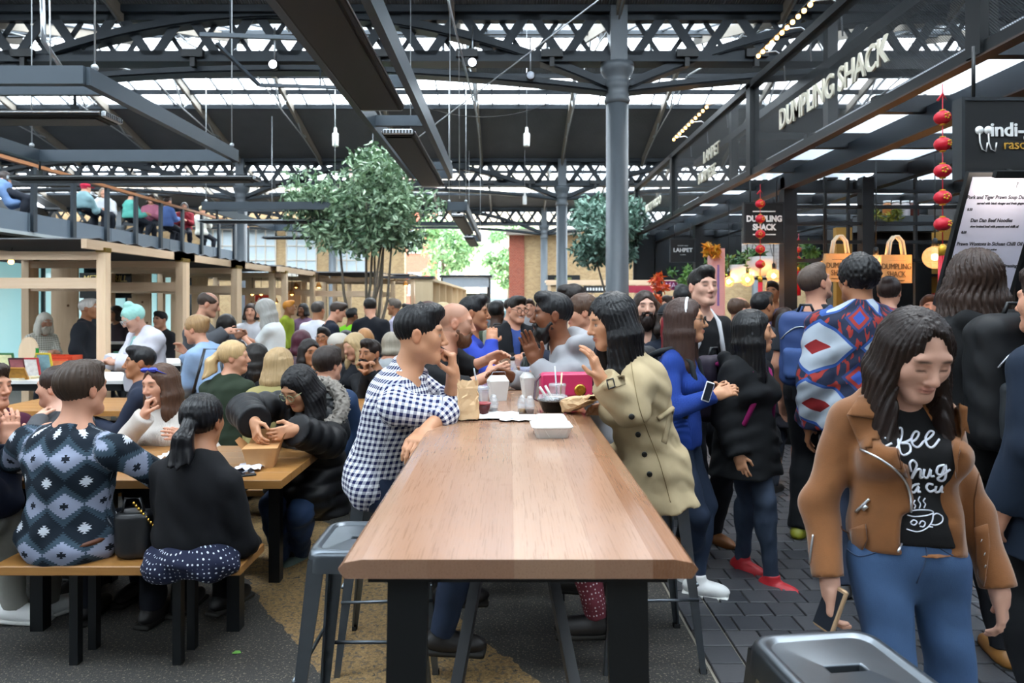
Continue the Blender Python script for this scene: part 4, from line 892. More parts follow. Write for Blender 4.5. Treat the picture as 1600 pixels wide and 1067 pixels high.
def person(label, px, top, d, face=180, sit=None, lean=0., hy=None, hp=0., roll=0., fem=False, s=None, w=1., skin='light', hair=('short', '241c18', {}), beard=None, up=None, inner=None, low=None, shoes='1c1a1a',
           aR=None, aL=None, legs=None, J=None, eyes='open', smile=0, brow=None, buzz=None, group=None, hs=None, curl=(.4, .4), palm=(None, None), hdir=(None, None), glass=None, lips=None, qual=1., knees=.42, spread=.08, stance=(0, 0), cap=None, keep=None, bare=False, gz=0.):
    J = J or {}; F = fdir(face); Rr = Vector((F.y, -F.x, 0)); hyaw = face if hy is None else hy
    rb = min(.024, max(.0105, .0035*d))*qual; rh = min(.012, max(.0034, .0014*d))*qual; rc = min(.02, max(.0062, .0027*d))*qual
    hs = hs or (.97 if fem else 1.02)
    hf = fdir(hyaw); pa = math.radians(hp); hfv = hf*math.cos(pa)+Vector((0, 0, math.sin(pa))); huv = -hf*math.sin(pa)+Vector((0, 0, math.cos(pa)))
    if roll: hr_ = hfv.cross(huv); huv = huv*math.cos(math.radians(roll))+hr_*math.sin(math.radians(roll))
    topz = W(px, top, d); Hc = topz-Vector((0, 0, .115*hs))
    H = HeadFrame(Hc, hfv, huv, hs)
    N = Hc-huv*.142*hs-hfv*.03-Vector((0, 0, .02))-F*(.02+.05*lean)
    sc = s or (N.z/1.45 if sit is None else 1.); sc = max(.85, min(1.12, sc))
    if sit is None: Pv = Vector((N.x, N.y, .93*N.z/1.44))-F*lean*.45
    else: Pv = Vector((N.x, N.y, sit+.1))-F*lean*.5
    if 'P' in J: Pv = W(*J['P'])
    if 'N' in J: N = W(*J['N'])
    base = Vector((Pv.x, Pv.y, gz)); root = thing('person', label, 'person', base, 0, group)
    def loc(v): return v-base
    H.c = loc(Hc); N = loc(N); Pv = loc(Pv)
    tu = (N-Pv).normalized(); L = (N-Pv).length; tf = (F-tu*F.dot(tu)).normalized(); tr = tf.cross(tu).normalized()
    if 'tr' in J: tr = Vector(J['tr']).normalized(); tr = (tr-tu*tr.dot(tu)).normalized(); tf = tu.cross(tr)
    TR = rot_rows(tr, tf, tu); hw = (.15 if fem else .176)*sc*w; hip = .088*sc
    jt = {}
    for sd, sg in (('R', 1), ('L', -1)):
        sh = N-tu*.075*sc+tr*sg*hw
        if 's'+sd in J: sh = loc(W(*J['s'+sd]))
        jt['s'+sd] = sh; arm = aR if sd == 'R' else aL
        l1, l2 = .285*sc, .25*sc; pole = Vector((0, 0, -.8))-F*.5+Rr*sg*.5
        if arm is None: wr = sh+Vector((0, 0, -.51*sc))+Rr*sg*.05+F*.06; pole = -F+Rr*sg*.3
        elif arm == 'table': wr = sh+F*.34*sc-Vector((0, 0, .2))-Rr*sg*.1
        elif arm == 'lap': wr = sh+F*.26*sc-Vector((0, 0, .37))-Rr*sg*.06
        elif arm == 'face': wr = loc(Hc)+hf*.14-Vector((0, 0, .2))+Rr*sg*.05
        elif arm == 'fold': wr = sh+F*.2-Vector((0, 0, .22))-Rr*sg*.26
        elif arm == 'fwd': wr = sh+F*.36*sc-Vector((0, 0, .1))-Rr*sg*.12
        else:
            wr = loc(W(*arm[:3]))
            if len(arm) > 3: pole = Vector(arm[3])
        if 'e'+sd in J:
            el = loc(W(*J['e'+sd]))
        else: el, wr = ik(sh, wr, l1, l2, pole)
        jt['e'+sd] = el; jt['w'+sd] = wr
        hp_ = Pv+tr*sg*hip-Vector((0, 0, .02)); jt['h'+sd] = hp_
        if sit is None:
            st = stance[0 if sd == 'R' else 1]; an = Vector((hp_.x, hp_.y, .085))+F*(st+.0)+Rr*sg*.02
            if st: an.z += max(0, -st)*.25
            kn, an = ik(hp_, an, .435*sc, .435*sc, F+Rr*sg*.05)
        else:
            kn = hp_+F*knees*sc+Rr*sg*spread+Vector((0, 0, .02 if sit < .6 else -.14)); az = .085 if sit < .6 else max(.085, kn.z-.43*sc)
            an = Vector((kn.x, kn.y, az))-F*(.02 if sit < .6 else .1)
        for kk, nm in (('k', kn), ('a', an)):
            if kk+sd in J: nm = loc(W(*J[kk+sd]))
            jt[kk+sd] = nm
    # ---- skin
    fine = rh < .0085; BP = head_prims(H, fem, fine)
    nb = N+tu*.0; BP += [cone(H(0, -.02, -.06), nb-tu*.03, .054*hs*(.88 if fem else 1), .06*(.86 if fem else 1.02), .03)]
    wm = w*(.9 if fem else 1.)
    BT = [ell(Pv+tu*.03, (.16*wm*sc*(1.05 if fem else 1), .11*sc*w, .13*sc), TR, .05), ell(Pv+tu*L*.36, (.132*wm*sc, .1*sc*w, .17*sc), TR, .06), ell(Pv+tu*L*.68, (.158*wm*sc, .11*sc*w, .18*sc), TR, .06)]
    for sg in (-1, 1):
        shp = jt['sR' if sg > 0 else 'sL']
        BT += [cone(N-tu*.07+tr*sg*.04, shp-tu*.008, .05, .043*sc, .04), cone(N+tu*.01, N*.45+shp*.55+tu*.004, .036, .03, .03)]
        if fem: BT.append(ell(Pv+tu*L*.6+tf*.08*sc+tr*sg*.068*sc, (.062, .06, .064), TR, .03))
    SL = up.get('sleeve', 1) if up else 0
    def arms(g, e0=0.): return [q for sd in 'RL' for q in (cone(jt['s'+sd], jt['e'+sd], .043*sc*wm+g, .039*sc*wm+g, .03), cone(jt['e'+sd], jt['w'+sd], .038*sc*wm+g, .0265*sc+g*.9, .02))]
    HB = []; bands = [(A3(H.c)-.14, A3(H.c)+.14, rh)]
    for i, sd in enumerate('RL'):
        hd = (jt['w'+sd]-jt['e'+sd]).normalized()
        if hdir[i] is not None: hd = Vector(hdir[i]).normalized()
        pn = Vector(palm[i]) if palm[i] is not None else (tr*(-1 if sd == 'R' else 1)*.8-F*.1+Vector((0, 0, -.45)))
        side = (tf*.6+Vector((0, 0, .6))+tr*(-1 if sd == 'R' else 1)*.4) if palm[i] is None else -hd.cross(pn)*(1 if sd == 'R' else -1)
        HB += hand_prims(jt['w'+sd], hd, pn, side, sc*(.93 if fem else 1.03), curl[i], 1. if rh < .008 else 1.25)
        if d < 5.3: cw = A3(jt['w'+sd]+hd*.09*sc); bands.append((cw-.1, cw+.1, max(rh, .0046)))
    LG = []
    for sd in 'RL':
        LG += [cone(jt['h'+sd], jt['k'+sd], .083*sc*w, .054*sc*w, .04), cone(jt['k'+sd], jt['a'+sd], .052*sc*w, .034*sc*w, .03)]
        dn = (jt['a'+sd]-jt['k'+sd]).normalized(); LG.append(ell(jt['k'+sd]+dn*.13*sc-F*.018, (.048*sc*w, .048*sc*w, .12*sc), None, .04))
    FT = []
    for sd in 'RL':
        fd = fdir(face+(6 if sd == 'R' else -6)); dn = (jt['a'+sd]-jt['k'+sd]).normalized()
        if sit is None and abs(dn.z) < .93: fd = (fd*.9-Vector((0, 0, .35 if (dn.dot(F) < 0) else -.15))).normalized()
        if 'f'+sd in J: fd = Vector(J['f'+sd]).normalized()
        FT.append((sd, jt['a'+sd], fd))
    for sd, a, fd in FT: BP.append(cone(a-fd*.02-V(0, 0, .035), a+fd*.11*sc-V(0, 0, .05), .03, .024, .03))
    paint = head_paint(H.local, head_prims(H, fem, fine), skin, brow or (hair[1] if hair else '3a2a20'), beard[0] if beard else None, beard[1] if beard else 0, lips or ('b0574f' if fem else 'a8665a'), smile, eyes, buzz=buzz, far=rh if rh > .0052 else 0.)
    sdf_mesh('body', BP+BT+arms(0)+HB+LG, rb, tintmat('skin_surface', .48), root, bands, None, None, paint)
    if beard and len(beard) > 2 and beard[2]:
        bl = beard[2]; PB = [ell(H(0, .048, -.088-bl*.25), (.06, .052, .04+bl*.5), H.R, .02), cone(H(-.06, .01, -.045), H(-.045, .04, -.085), .016, .02, .02), cone(H(.06, .01, -.045), H(.045, .04, -.085), .016, .02, .02), cone(H(-.03, .086, -.052), H(.03, .086, -.052), .009, .009, .012),
             cone(H(-.03, .086, -.052), H(-.036, .068, -.085), .011, .014, .012), cone(H(.03, .086, -.052), H(.036, .068, -.085), .011, .014, .012), ell(H(0, .105, -.064), (.021, .02, .0075), H.R, .005, 's'), ell(H(0, .125, -.02), (.05, .05, .028), H.R, .008, 's')]
        sdf_mesh('beard', PB, max(rh, .005), hairmat(beard[0]), root, (), lambda x, y, z: .0025*np.sin(x*210+y*40)*np.sin(z*120), [cone(H(0, 0, .1), H(0, 0, -.1), .09, .09)])
    if hair: hair_build(hair[0], hair[1], H, root, max(rh*1.25, .0045), hair[2] if len(hair) > 2 else {})
    if glass: glasses(H, root, glass if isinstance(glass, str) else '1a1512')
    # ---- clothes
    def garment(u, extra=0.):
        g = u.get('fit', .014)+extra; nm = u.get('name', 'shirt'); SLV = u.get('sleeve', 1); hem = u.get('hem', .06); fl = u.get('flare', .0)
        T = [ell(Pv+tu*.0, (.178*wm*sc*(1.04 if fem else 1)+g, .124*sc*w+g, (.13 if sit is not None else .23)*sc+g), TR, .05), ell(Pv+tu*L*.36, (.138*wm*sc+g, .102*sc*w+g, .17*sc), TR, .07), ell(Pv+tu*L*.68, (.158*wm*sc+g, .11*sc*w+g, .18*sc), TR, .06)]
        main = [T[2]]
        for sg in (-1, 1):
            shp = jt['sR' if sg > 0 else 'sL']
            T += [cone(N-tu*.07+tr*sg*.04, shp-tu*.008, .05+g, .043*sc+g*.8, .04), cone(N-tu*.01+tr*sg*.03, N*.4+shp*.6+tu*.004, .034+g*.8, .03+g*.7, .03)]
            if fem: T.append(ell(Pv+tu*L*.6+tf*.08*sc+tr*sg*.068*sc, (.064+g, .062+g, .066), TR, .035))
        if hem > .1 and sit is None:
            e = Pv-V(0, 0, hem); T += [cone(Pv+tr*o, e+tr*o*1.25, (.115+g)*sc, (.115+g)*sc+fl, .05) for o in (-.055*wm, .055*wm)]
        if hem > .1 and sit is not None:
            for sd in 'RL': T += [cone(jt['h'+sd], jt['h'+sd]*.45+jt['k'+sd]*.55, .085*sc+g, .075*sc+g, .05)]
            if u.get('drape'): T += [cone(Pv-tf*.01+tr*o, Pv-tf*(.03+fl)+tr*o*1.4-V(0, 0, u['drape']), .085+g, .085+g+fl, .05, 'u', 1) for o in (-.07, .07)]
        Am = []
        if SLV:
            for sd in 'RL':
                a, e, wv = jt['s'+sd], jt['e'+sd], jt['w'+sd]
                if SLV < .6: Am += [cone(a, a+(e-a)*(SLV/.5)*.72, .043*sc*wm+g, .048*sc*wm+g, .03, 'u', 1)]
                else: Am += [cone(a, e, .043*sc*wm+g, .039*sc*wm+g, .03), cone(e, e+(wv-e)*min(1.02, (SLV-.5)*2), .041*sc*wm+g, .03*sc+g, .025, 'u', 1)]
        C = []
        if u.get('collar'): C += [cone(N-tu*.03, N+tu*u['collar']*.9+tf*.012, .062+g*.6, .064+g*.5, .012, 'u', 1)]
        pl = [cut(Pv-tu*hem if sit is None else Pv-tu*(hem if hem < .1 else 1.), -tu if sit is None else -tu, .006)] if hem <= .1 else ([cut(Pv-V(0, 0, hem), (0, 0, -1), .006)] if sit is None else [])
        if u.get('vneck'): pl.append(ell(N+tf*.1-tu*.0, (.045, .09, u['vneck']), TR, .01, 's'))
        if u.get('hood'):
            C += [cone(N-tf*.075+tr*.085+tu*.0, N-tf*.11-tu*.05, .048, .06, .03), cone(N-tf*.075-tr*.085+tu*.0, N-tf*.11-tu*.05, .048, .06, .03), cone(N+tr*.09, N+tr*.06+tf*.06-tu*.06, .036, .03, .03), cone(N-tr*.09, N-tr*.06+tf*.06-tu*.06, .036, .03, .03)]
        fa = u.get('fold', .0045); df = foldf(abs(int(px*7+d*13)), fa) if fa else None
        if u.get('kind') == 'puffer':
            f0 = df
            def df(x, y, z, f0=f0):
                best = main[0].dist(x, y, z)+.03; sc_ = z.copy()
                for c in Am:
                    dd = c.dist(x, y, z); ab = c.b-c.a; Lc = np.linalg.norm(ab); tt = ((x-c.a[0])*ab[0]+(y-c.a[1])*ab[1]+(z-c.a[2])*ab[2])/Lc; w_ = dd < best; best = np.where(w_, dd, best); sc_ = np.where(w_, tt+.03, sc_)
                return f0(x, y, z)*.4-.013*np.abs(np.sin(PI*sc_/.085))+.006
        o = sdf_mesh(nm, T+pl+Am+C, rc, cloth(u['col'], u.get('kind', 'plain'), u.get('rough', .85), u.get('col2')), root, u.get('bands', ()), df, main if u.get('kind') == 'kilim' else main+Am)
        if u.get('hood') and isinstance(u['hood'], str): pass
        return o
    out = {}
    if inner: out['inner'] = garment(inner)
    if up: out['top'] = garment(up)
    lw = low or {'col': '20242e'}; g = lw.get('fit', .012); T = [ell(Pv+tu*.02, (.158*wm*sc*(1.05 if fem else 1)+g, .112*sc*w+g, .125*sc), TR, .05)]
    LL = lw.get('len', 1.)
    if lw.get('skirt') and sit is None:
        T += [cone(Pv+tr*o, Pv-V(0, 0, lw['skirt'])+tr*o*1.3, .11, .12, .05) for o in (-.06, .06)]+[cut(Pv-V(0, 0, lw['skirt']), (0, 0, -1))]
    else:
        for sd in 'RL':
            T.append(cone(jt['h'+sd], jt['k'+sd], .086*sc*w+g, .056*sc*w+g, .045))
            if LL >= 1: dn = (jt['a'+sd]-jt['k'+sd]).normalized(); T += [cone(jt['k'+sd], jt['a'+sd]+dn*.01, .055*sc*w+g, .038*sc*w+g*1.2, .03, 'u', 1), ell(jt['k'+sd]+dn*.13*sc-F*.018, (.05*sc*w+g, .05*sc*w+g, .12*sc), None, .04)]
    T.insert(1, cut(Pv+tu*(.1*sc), tu, .006))
    if not bare:
        out['low'] = sdf_mesh(lw.get('name', 'trousers'), T, rc, cloth(lw['col'], lw.get('kind', 'plain'), .8, lw.get('col2')), root, (), foldf(abs(int(px*3+d*5))+1, lw.get('fold', .004)), T[1:])
    if shoes and not bare:
        for sd, a, fd in FT:
            up_ = V(0, 0, 1); u2 = (up_-fd*up_.dot(fd)).normalized(); R = rot_rows(fd.cross(u2), fd, u2); sm = mat('shoe_'+shoes, shoes, .5)
            sp = [cone(a-fd*.035-u2*.035, a+fd*.13*sc-u2*.05, .04, .033, .02), cone(a+u2*.015, a-u2*.03, .044, .046, .02, 'u', 0), ell(a+fd*.05*sc-u2*.045, (.046, .135*sc, .04), R, .02), cut(a-u2*.084, -u2, .004), cut(a+u2*.03, u2, .004)]
            so = sdf_mesh('shoe', sp, max(rc*.8, .006), sm, root)
            if d < 5: sdf_mesh('sole', [rbox(a+fd*.045*sc-u2*.076, (.045, .135*sc, .013), .012, R, .01)], .008, mat('sole_'+shoes, 'd8d8d4' if shoes in ('e8e8e6', 'e6e7e6', 'b3202a') else '15130f', .7), so)
    out.update(root=root, H=H, N=N, P=Pv, jt=jt, tf=tf, tu=tu, tr=tr, base=base, F=F, TR=TR, rc=rc, rh=rh, sc=sc, Rr=Rr)
    return out
# ---------------------------------------------------------------- things fixed onto a garment's surface
def bvh_of(*objs):
    vs = []; fs = []
    for o in objs:
        n = len(vs); off = o.matrix_local.translation if o.parent is None else o.parent.location
        vs += [v.co+off for v in o.data.vertices]; fs += [tuple(i+n for i in p.vertices) for p in o.data.polygons]
    return BVHTree.FromPolygons(vs, fs)
CAMP = Vector((0, 0, EYE))
def on_surf(bv, px, py, off=.003, d0=1.0, dflt=None):
    dr = (W(px, py, 1.)-CAMP).normalized(); h = bv.ray_cast(CAMP+dr*.3, dr)
    if h[0] is None: return (CAMP+dr*dflt) if dflt else None
    return h[0]-dr*off
def patch(name, poly, bv, m, parent, off=.005, th=.004, n=10, mesh_off=None):
    """a flat panel (lapel, flap, print) cut to an outline and laid on a garment"""
    xs = [p[0] for p in poly]; ys = [p[1] for p in poly]; bm = bmesh.new(); vs = [bm.verts.new((x, y, 0)) for x, y in poly]; bm.faces.new(vs)
    for k in range(1, n): x = min(xs)+(max(xs)-min(xs))*k/n; bmesh.ops.bisect_plane(bm, geom=bm.verts[:]+bm.edges[:]+bm.faces[:], plane_co=(x, 0, 0), plane_no=(1, 0, 0))
    for k in range(1, n): y = min(ys)+(max(ys)-min(ys))*k/n; bmesh.ops.bisect_plane(bm, geom=bm.verts[:]+bm.edges[:]+bm.faces[:], plane_co=(0, y, 0), plane_no=(0, 1, 0))
    return drape(name, bm, bv, m, parent, off, th)
def drape(name, bm, bv, m, parent, off=.005, th=.004):
    base = parent.matrix_world.translation if parent.parent is None else parent.parent.location
    base = parent.location if parent.parent is None else parent.parent.location
    bm.verts.ensure_lookup_table(); ds = []
    for v in bm.verts:
        dr = (W(v.co.x, v.co.y, 1.)-CAMP).normalized(); h = bv.ray_cast(CAMP+dr*.3, dr); ds.append(h[3] if h[0] is not None else None)
    ok = [d for d in ds if d is not None]
    if not ok: bm.free(); return None
    md = float(np.median(ok))
    for v, d in zip(bm.verts, ds):
        if d is None or abs(d-md) > .06: d = md
        dr = (W(v.co.x, v.co.y, 1.)-CAMP).normalized(); v.co = CAMP+dr*(d+.3-off)-base
    bmesh.ops.recalc_face_normals(bm, faces=bm.faces)
    if sum(f.normal.dot(f.calc_center_median()+base-CAMP)*f.calc_area() for f in bm.faces) > 0: bmesh.ops.reverse_faces(bm, faces=bm.faces)
    me = bpy.data.meshes.new(name); bm.to_mesh(me); bm.free(); me.materials.append(m); me.shade_smooth(); o = bpy.data.objects.new(name, me); link(o, parent)
    if th: sd = o.modifiers.new('thickness', 'SOLIDIFY'); sd.thickness = th; sd.offset = -1
    return o
def strokes(name, lines, r, bv, m, parent, off=.002, n=6, step=3):
    base = parent.location if parent.parent is None else parent.parent.location; mb = MB()
    for ln in lines:
        P = []
        for (a, b) in zip(ln, ln[1:]):
            k = max(1, int(math.hypot(b[0]-a[0], b[1]-a[1])/step)); P += [(a[0]+(b[0]-a[0])*t/k, a[1]+(b[1]-a[1])*t/k) for t in range(k)]
        P.append(ln[-1]); Q = [on_surf(bv, x, y, off) for x, y in P]; Q = [q-base for q in Q if q is not None]
        if len(Q) > 1: mb.tube(Q, r, n)
    return mb.build(name, m, parent) if mb.v else None
def smoothline(pts, n=4):
    out = []
    for i in range(len(pts)-1):
        p0, p1, p2, p3 = pts[max(0, i-1)], pts[i], pts[i+1], pts[min(len(pts)-1, i+2)]
        for k in range(n):
            t = k/n; out.append(tuple(.5*((2*p1[j])+(-p0[j]+p2[j])*t+(2*p0[j]-5*p1[j]+4*p2[j]-p3[j])*t*t+(-p0[j]+3*p1[j]-3*p2[j]+p3[j])*t**3) for j in (0, 1)))
    out.append(tuple(pts[-1])); return out
# ---- woman walking towards the camera, tan jacket over a printed T-shirt
w1 = person('woman walking in tan suede jacket and printed black T-shirt, looking down at the ground', 1430, 489, 1.86, face=183, hy=177, hp=-26, fem=True, w=.91, skin='pale', eyes='down', hair=('long', '1d110d', {'L': .46, 'Lf': .4, 'fwd': .6, 'wd': 1.0, 'parting': 1, 'gloss': .38}), brow='2b1d16',
            inner=dict(col='121214', name='t_shirt', sleeve=.5, fit=.008, hem=-.03, fold=.003), low=dict(col='2a4164', kind='denim', col2='4f6d95', name='jeans', fit=.008), shoes='1c1a1a', stance=(.2, -.12),
            J={'P': (1418, 868, 1.87)}, aR=(1297, 912, 1.84, (-.6, .6, -.2)), aL=(1562, 925, 1.84, (.6, .6, -.2)), curl=(.75, .55), hdir=((-.05, -.1, -1), (.05, -.1, -1)), palm=((.9, -.3, 0), (-.6, .6, 0)))
def tan_jacket(p):
    jt, N, Pv, tu, tf, tr, TR, sc, root = (p[k] for k in ('jt', 'N', 'P', 'tu', 'tf', 'tr', 'TR', 'sc', 'root')); g = .017; wm = .84; L = (N-Pv).length
    T = [ell(Pv+tu*.03, (.17*wm*sc+g, .122*sc+g, .2*sc), TR, .05), ell(Pv+tu*L*.36, (.15*wm*sc+g, .11*sc+g, .17*sc), TR, .07), ell(Pv+tu*L*.68, (.165*wm*sc+g, .112*sc+g, .18*sc), TR, .06)]
    for sg in (-1, 1):
        sh = jt['sR' if sg > 0 else 'sL']; T += [cone(N-tu*.07+tr*sg*.04, sh, .048+g, .042*sc+g, .04), cone(N-tu*.01+tr*sg*.05, N*.4+sh*.6, .03+g, .03+g, .03), ell(Pv+tu*L*.6+tf*.08+tr*sg*.068, (.064+g, .062+g, .066), TR, .035)]
    T.append(cut(Pv+tu*.005, -tu, .006))
    base = p['base']; cut_ = []
    for cx, cy, hwid, hh in ((1436, 650, .08, .1), (1468, 705, .09, .06), (1480, 765, .078, .06), (1481, 812, .078, .05), (1472, 862, .088, .05)):
        ry = (W(cx, VY, 1.)-CAMP).normalized(); cut_.append(rbox(W(cx, cy, 1.7), (hwid, .17 if cy > 660 else .22, hh), .015, rot_rows(Vector((ry.y, -ry.x, 0)), ry, Vector((0, 0, 1))), .015, 's')); cut_[-1].a = A3(W(cx, cy, 1.66 if cy > 660 else 1.7)-base)
    cut_.append(cone(N+tu*.0, N+tu*.14, .064, .085, .01, 's'))
    Am = []
    for sd in 'RL':
        a, e, w_ = jt['s'+sd], jt['e'+sd], jt['w'+sd]; Am += [cone(a, e, .042*sc+g*.85, .037*sc+g*.8, .03), cone(e, e+(w_-e)*.93, .038*sc+g*.8, .034*sc+g*.75, .02, 'u', 1)]
    df = foldf(5, .005)
    return sdf_mesh('jacket', T+cut_+Am, .0062, M_SUEDE, root, (), df, None)
m_s, nt_, p_ = newmat('tan_suede'); v_ = coords(nt_); c_ = mixc(nt_, noise(nt_, v_, 7, 5, .65), '5c3715', '8c5627'); nt_.links.new(c_, p_.inputs['Base Color']); p_.inputs['Roughness'].default_value = .9; p_.inputs['Sheen Weight'].default_value = .25; bump(nt_, p_, noise(nt_, v_, 350, 3), .25, .002); M_SUEDE = m_s
jk = tan_jacket(w1); bj = bvh_of(jk); bt_ = bvh_of(w1['inner']); M_ZIP = mat('bright_zip_metal', 'c9ccd0', .3, .9)
K = 1/1.778
def c7(pts): return [(1230+x*K, 467+y*K) for x, y in pts]
patch('lapel', c7([(165, 322), (215, 275), (270, 300), (300, 390), (338, 500), (310, 480), (262, 438), (205, 418)]), bj, M_SUEDE, jk, .014, .006)
patch('collar', c7([(165, 322), (200, 268), (232, 262), (262, 300), (238, 332)]), bj, M_SUEDE, jk, .024, .006, 6)
patch('lapel', c7([(446, 335), (476, 290), (502, 300), (500, 338), (508, 375), (488, 362), (478, 420), (472, 500)]), bj, M_SUEDE, jk, .012, .006)
strokes('zip', [c7(smoothline([(203, 418), (250, 440), (300, 475), (335, 520), (345, 580), (335, 640), (308, 703)]))], .0032, bj, M_ZIP, jk, .02)
strokes('zip', [c7([(190, 592), (228, 556)])], .004, bj, M_ZIP, jk, .006); strokes('zip', [c7([(210, 585), (222, 575)])], .006, bj, M_ZIP, jk, .009)
strokes('zip', [c7([(72, 655), (66, 700), (62, 740)])], .003, bj, M_ZIP, jk, .005); strokes('zip', [c7([(58, 722), (56, 765)])], .005, bj, M_ZIP, jk, .008)
strokes('seam', [c7(smoothline([(300, 395), (330, 520), (345, 600), (320, 690)]))], .0016, bj, mat('brown_thread', '5a3414', .8), jk, .002)
strokes('seam', [c7(smoothline([(152, 560), (160, 600), (152, 640), (200, 660)])), c7([(540, 440), (520, 560), (522, 650)])], .002, bj, MATS['brown_thread'], jk, .001)
patch('belt_flap', c7([(172, 640), (215, 625), (220, 670), (208, 698), (180, 688)]), bj, M_SUEDE, jk, .012, .006, 5)
patch('buckle_strap', c7([(520, 635), (558, 625), (565, 690), (545, 800), (528, 770)]), bj, M_SUEDE, jk, .01, .006, 6)
strokes('stud', [c7([(539, 671), (541, 672)]), c7([(548, 708), (550, 709)]), c7([(550, 742), (552, 743)])], .0045, bj, M_ZIP, jk, .013)
# hand-lettered print on the T-shirt
M_PRINT = mat('white_shirt_print', 'dfe3ee', .7)
def cc(pts): return [(1380+x*.2436, 600+y*.2436) for x, y in pts]
S = smoothline
lt = [S([(60, 440), (95, 400), (120, 330), (118, 285), (98, 290), (95, 350), (110, 440), (140, 455), (175, 430), (165, 385), (115, 380), (150, 370), (185, 350)]),
      S([(185, 372), (215, 350), (228, 315), (205, 305), (182, 345), (190, 390), (225, 405), (258, 370)]), S([(258, 370), (300, 345), (325, 312), (300, 303), (272, 345), (285, 395), (320, 405), (360, 355)]),
      S([(20, 350), (-15, 320), (-45, 360), (-35, 410), (15, 400), (55, 380)]), S([(455, 400), (458, 425), (475, 440), (500, 400), (520, 430)]),
      S([(180, 560), (170, 510), (192, 490), (215, 520), (190, 580), (185, 605), (215, 555), (240, 550), (238, 600), (258, 595)]), S([(265, 545), (258, 590), (285, 600), (305, 545), (305, 590), (330, 590)]), S([(395, 520), (355, 530), (345, 570), (375, 580), (400, 520), (400, 600), (375, 622), (350, 605), (400, 570), (430, 548)]),
      S([(120, 565), (85, 600), (110, 620), (140, 580)]), S([(232, 640), (195, 650), (175, 680), (200, 695), (228, 655), (222, 690), (240, 690)]), S([(320, 645), (290, 640), (278, 665), (300, 690), (330, 680)]), S([(340, 655), (335, 690), (360, 690), (378, 655), (375, 690), (395, 690)]), S([(405, 665), (420, 740), (425, 680), (455, 655), (480, 680), (460, 710), (425, 705)])]
cupl = [S([(150, 820), (220, 808), (300, 810), (322, 828), (270, 845), (200, 850), (155, 840)]), S([(322, 828), (315, 880), (280, 925), (220, 948), (150, 930)]), S([(318, 845), (345, 830), (380, 850), (378, 885), (340, 905), (305, 900)]), S([(200, 800), (208, 780), (196, 765), (205, 745)]), S([(232, 798), (240, 770), (226, 745), (236, 722)]), S([(262, 795), (272, 770), (258, 752), (270, 732)]),
        S([(175, 890), (195, 872), (218, 885), (200, 905), (178, 895)]), S([(232, 900), (248, 878), (270, 890), (260, 915), (236, 912)]), S([(290, 915), (318, 918)])]
strokes('print_lettering', [cc(l) for l in lt], .0031, bt_, M_PRINT, w1['inner'], .0012); strokes('print_cup', [cc(l) for l in cupl], .0016, bt_, M_PRINT, w1['inner'], .0012)
bl = bvh_of(w1['low']); M_STITCH = mat('jean_stitching', '2c3f5c', .8)
for l_ in ([(372, 665), (388, 700), (380, 740), (360, 790)], [(160, 690), (200, 715), (260, 700)], [(420, 690), (470, 715), (515, 700)]): strokes('stitching', [c7(smoothline(l_))], .002, bl, M_STITCH, w1['low'], .001)
ph = thing('phone', 'small phone in the right hand of the woman in the tan jacket', 'phone', W(1298, 950, 1.82)); MB().box((0, 0, 0), (.006, .03, .062), Matrix.Rotation(.35, 3, 'Y') @ Matrix.Rotation(.5, 3, 'Z'), .004).build('case', mat('gold_phone_case', 'b99a78', .4, .3), ph); MB().box((-.0065, 0, 0), (.001, .026, .054), Matrix.Rotation(.35, 3, 'Y') @ Matrix.Rotation(.5, 3, 'Z')).build('screen', mat('phone_screen', '20242c', .1), ph)
# ---- man in the checked shirt
p2_ = person('man in navy and white checked shirt leaning on the oak table, chin on fist', 657, 478, 2.86, face=90, hy=86, hp=-4, sit=.76, skin='asian', hair=('short', '0f0f12', {'quiff': 1.1, 'gloss': .35}), w=1.04,
             up=dict(col='eef0f4', col2='1c2250', kind='gingham', name='checked_shirt', fit=.02, sleeve=.78, hem=.09, collar=.035, fold=.007), low=dict(col='1a2233', kind='denim', col2='33435e', name='jeans'), shoes='1c1a1a',
             J={'P': (590, 738, 2.98), 'eR': (692, 648, 2.72), 'eL': (702, 642, 3.02)}, aR=(668, 672, 2.62), aL=(708, 588, 2.93), curl=(.5, 1.75), palm=((.3, .6, -.5), (-1, .1, -.1)), hdir=(None, (-.05, -.05, 1)), knees=.4)
# ---- woman in the trench coat
p3_ = person('woman with long black hair in beige trench coat, raising a hand at the table', 955, 461, 2.92, face=-88, hy=-100, hp=-12, sit=.76, fem=True, skin='asian', hair=('long', '0d0d10', {'L': .42, 'Lf': .34, 'wd': 1.05, 'gloss': .3}),
             up=dict(col='b8a582', name='trench_coat', fit=.034, sleeve=.98, hem=.2, drape=.17, flare=.02, collar=.04, fold=.008), low=dict(col='6b2f3a', kind='dots', col2='d8cfd2', name='trousers'), shoes='1c1a1a',
             J={'P': (1018, 722, 3.05), 'eL': (985, 640, 2.74)}, aL=(938, 592, 2.72), aR=(948, 640, 3.05), curl=(.4, .35), palm=(None, (-.9, .35, .1)), hdir=(None, (-.35, -.1, 1)), knees=.36)
co = p3_['top']; bc = bvh_of(co); M_BTN = mat('black_coat_button', '15130f', .35)
for i, (x, y) in enumerate(((987, 651), (997, 679), (1007, 710), (1015, 741))):
    q = on_surf(bc, x, y, .004)
    if q is not None: MB().lathe([(.0, -.003), (.012, -.003), (.012, .003), (.009, .005), (0, .005)], q-p3_['base'], 12, True, Matrix.Rotation(PI/2, 3, 'X')).build('button', M_BTN, co)
M_TR = MATS['cloth_plain_b8a582_None']
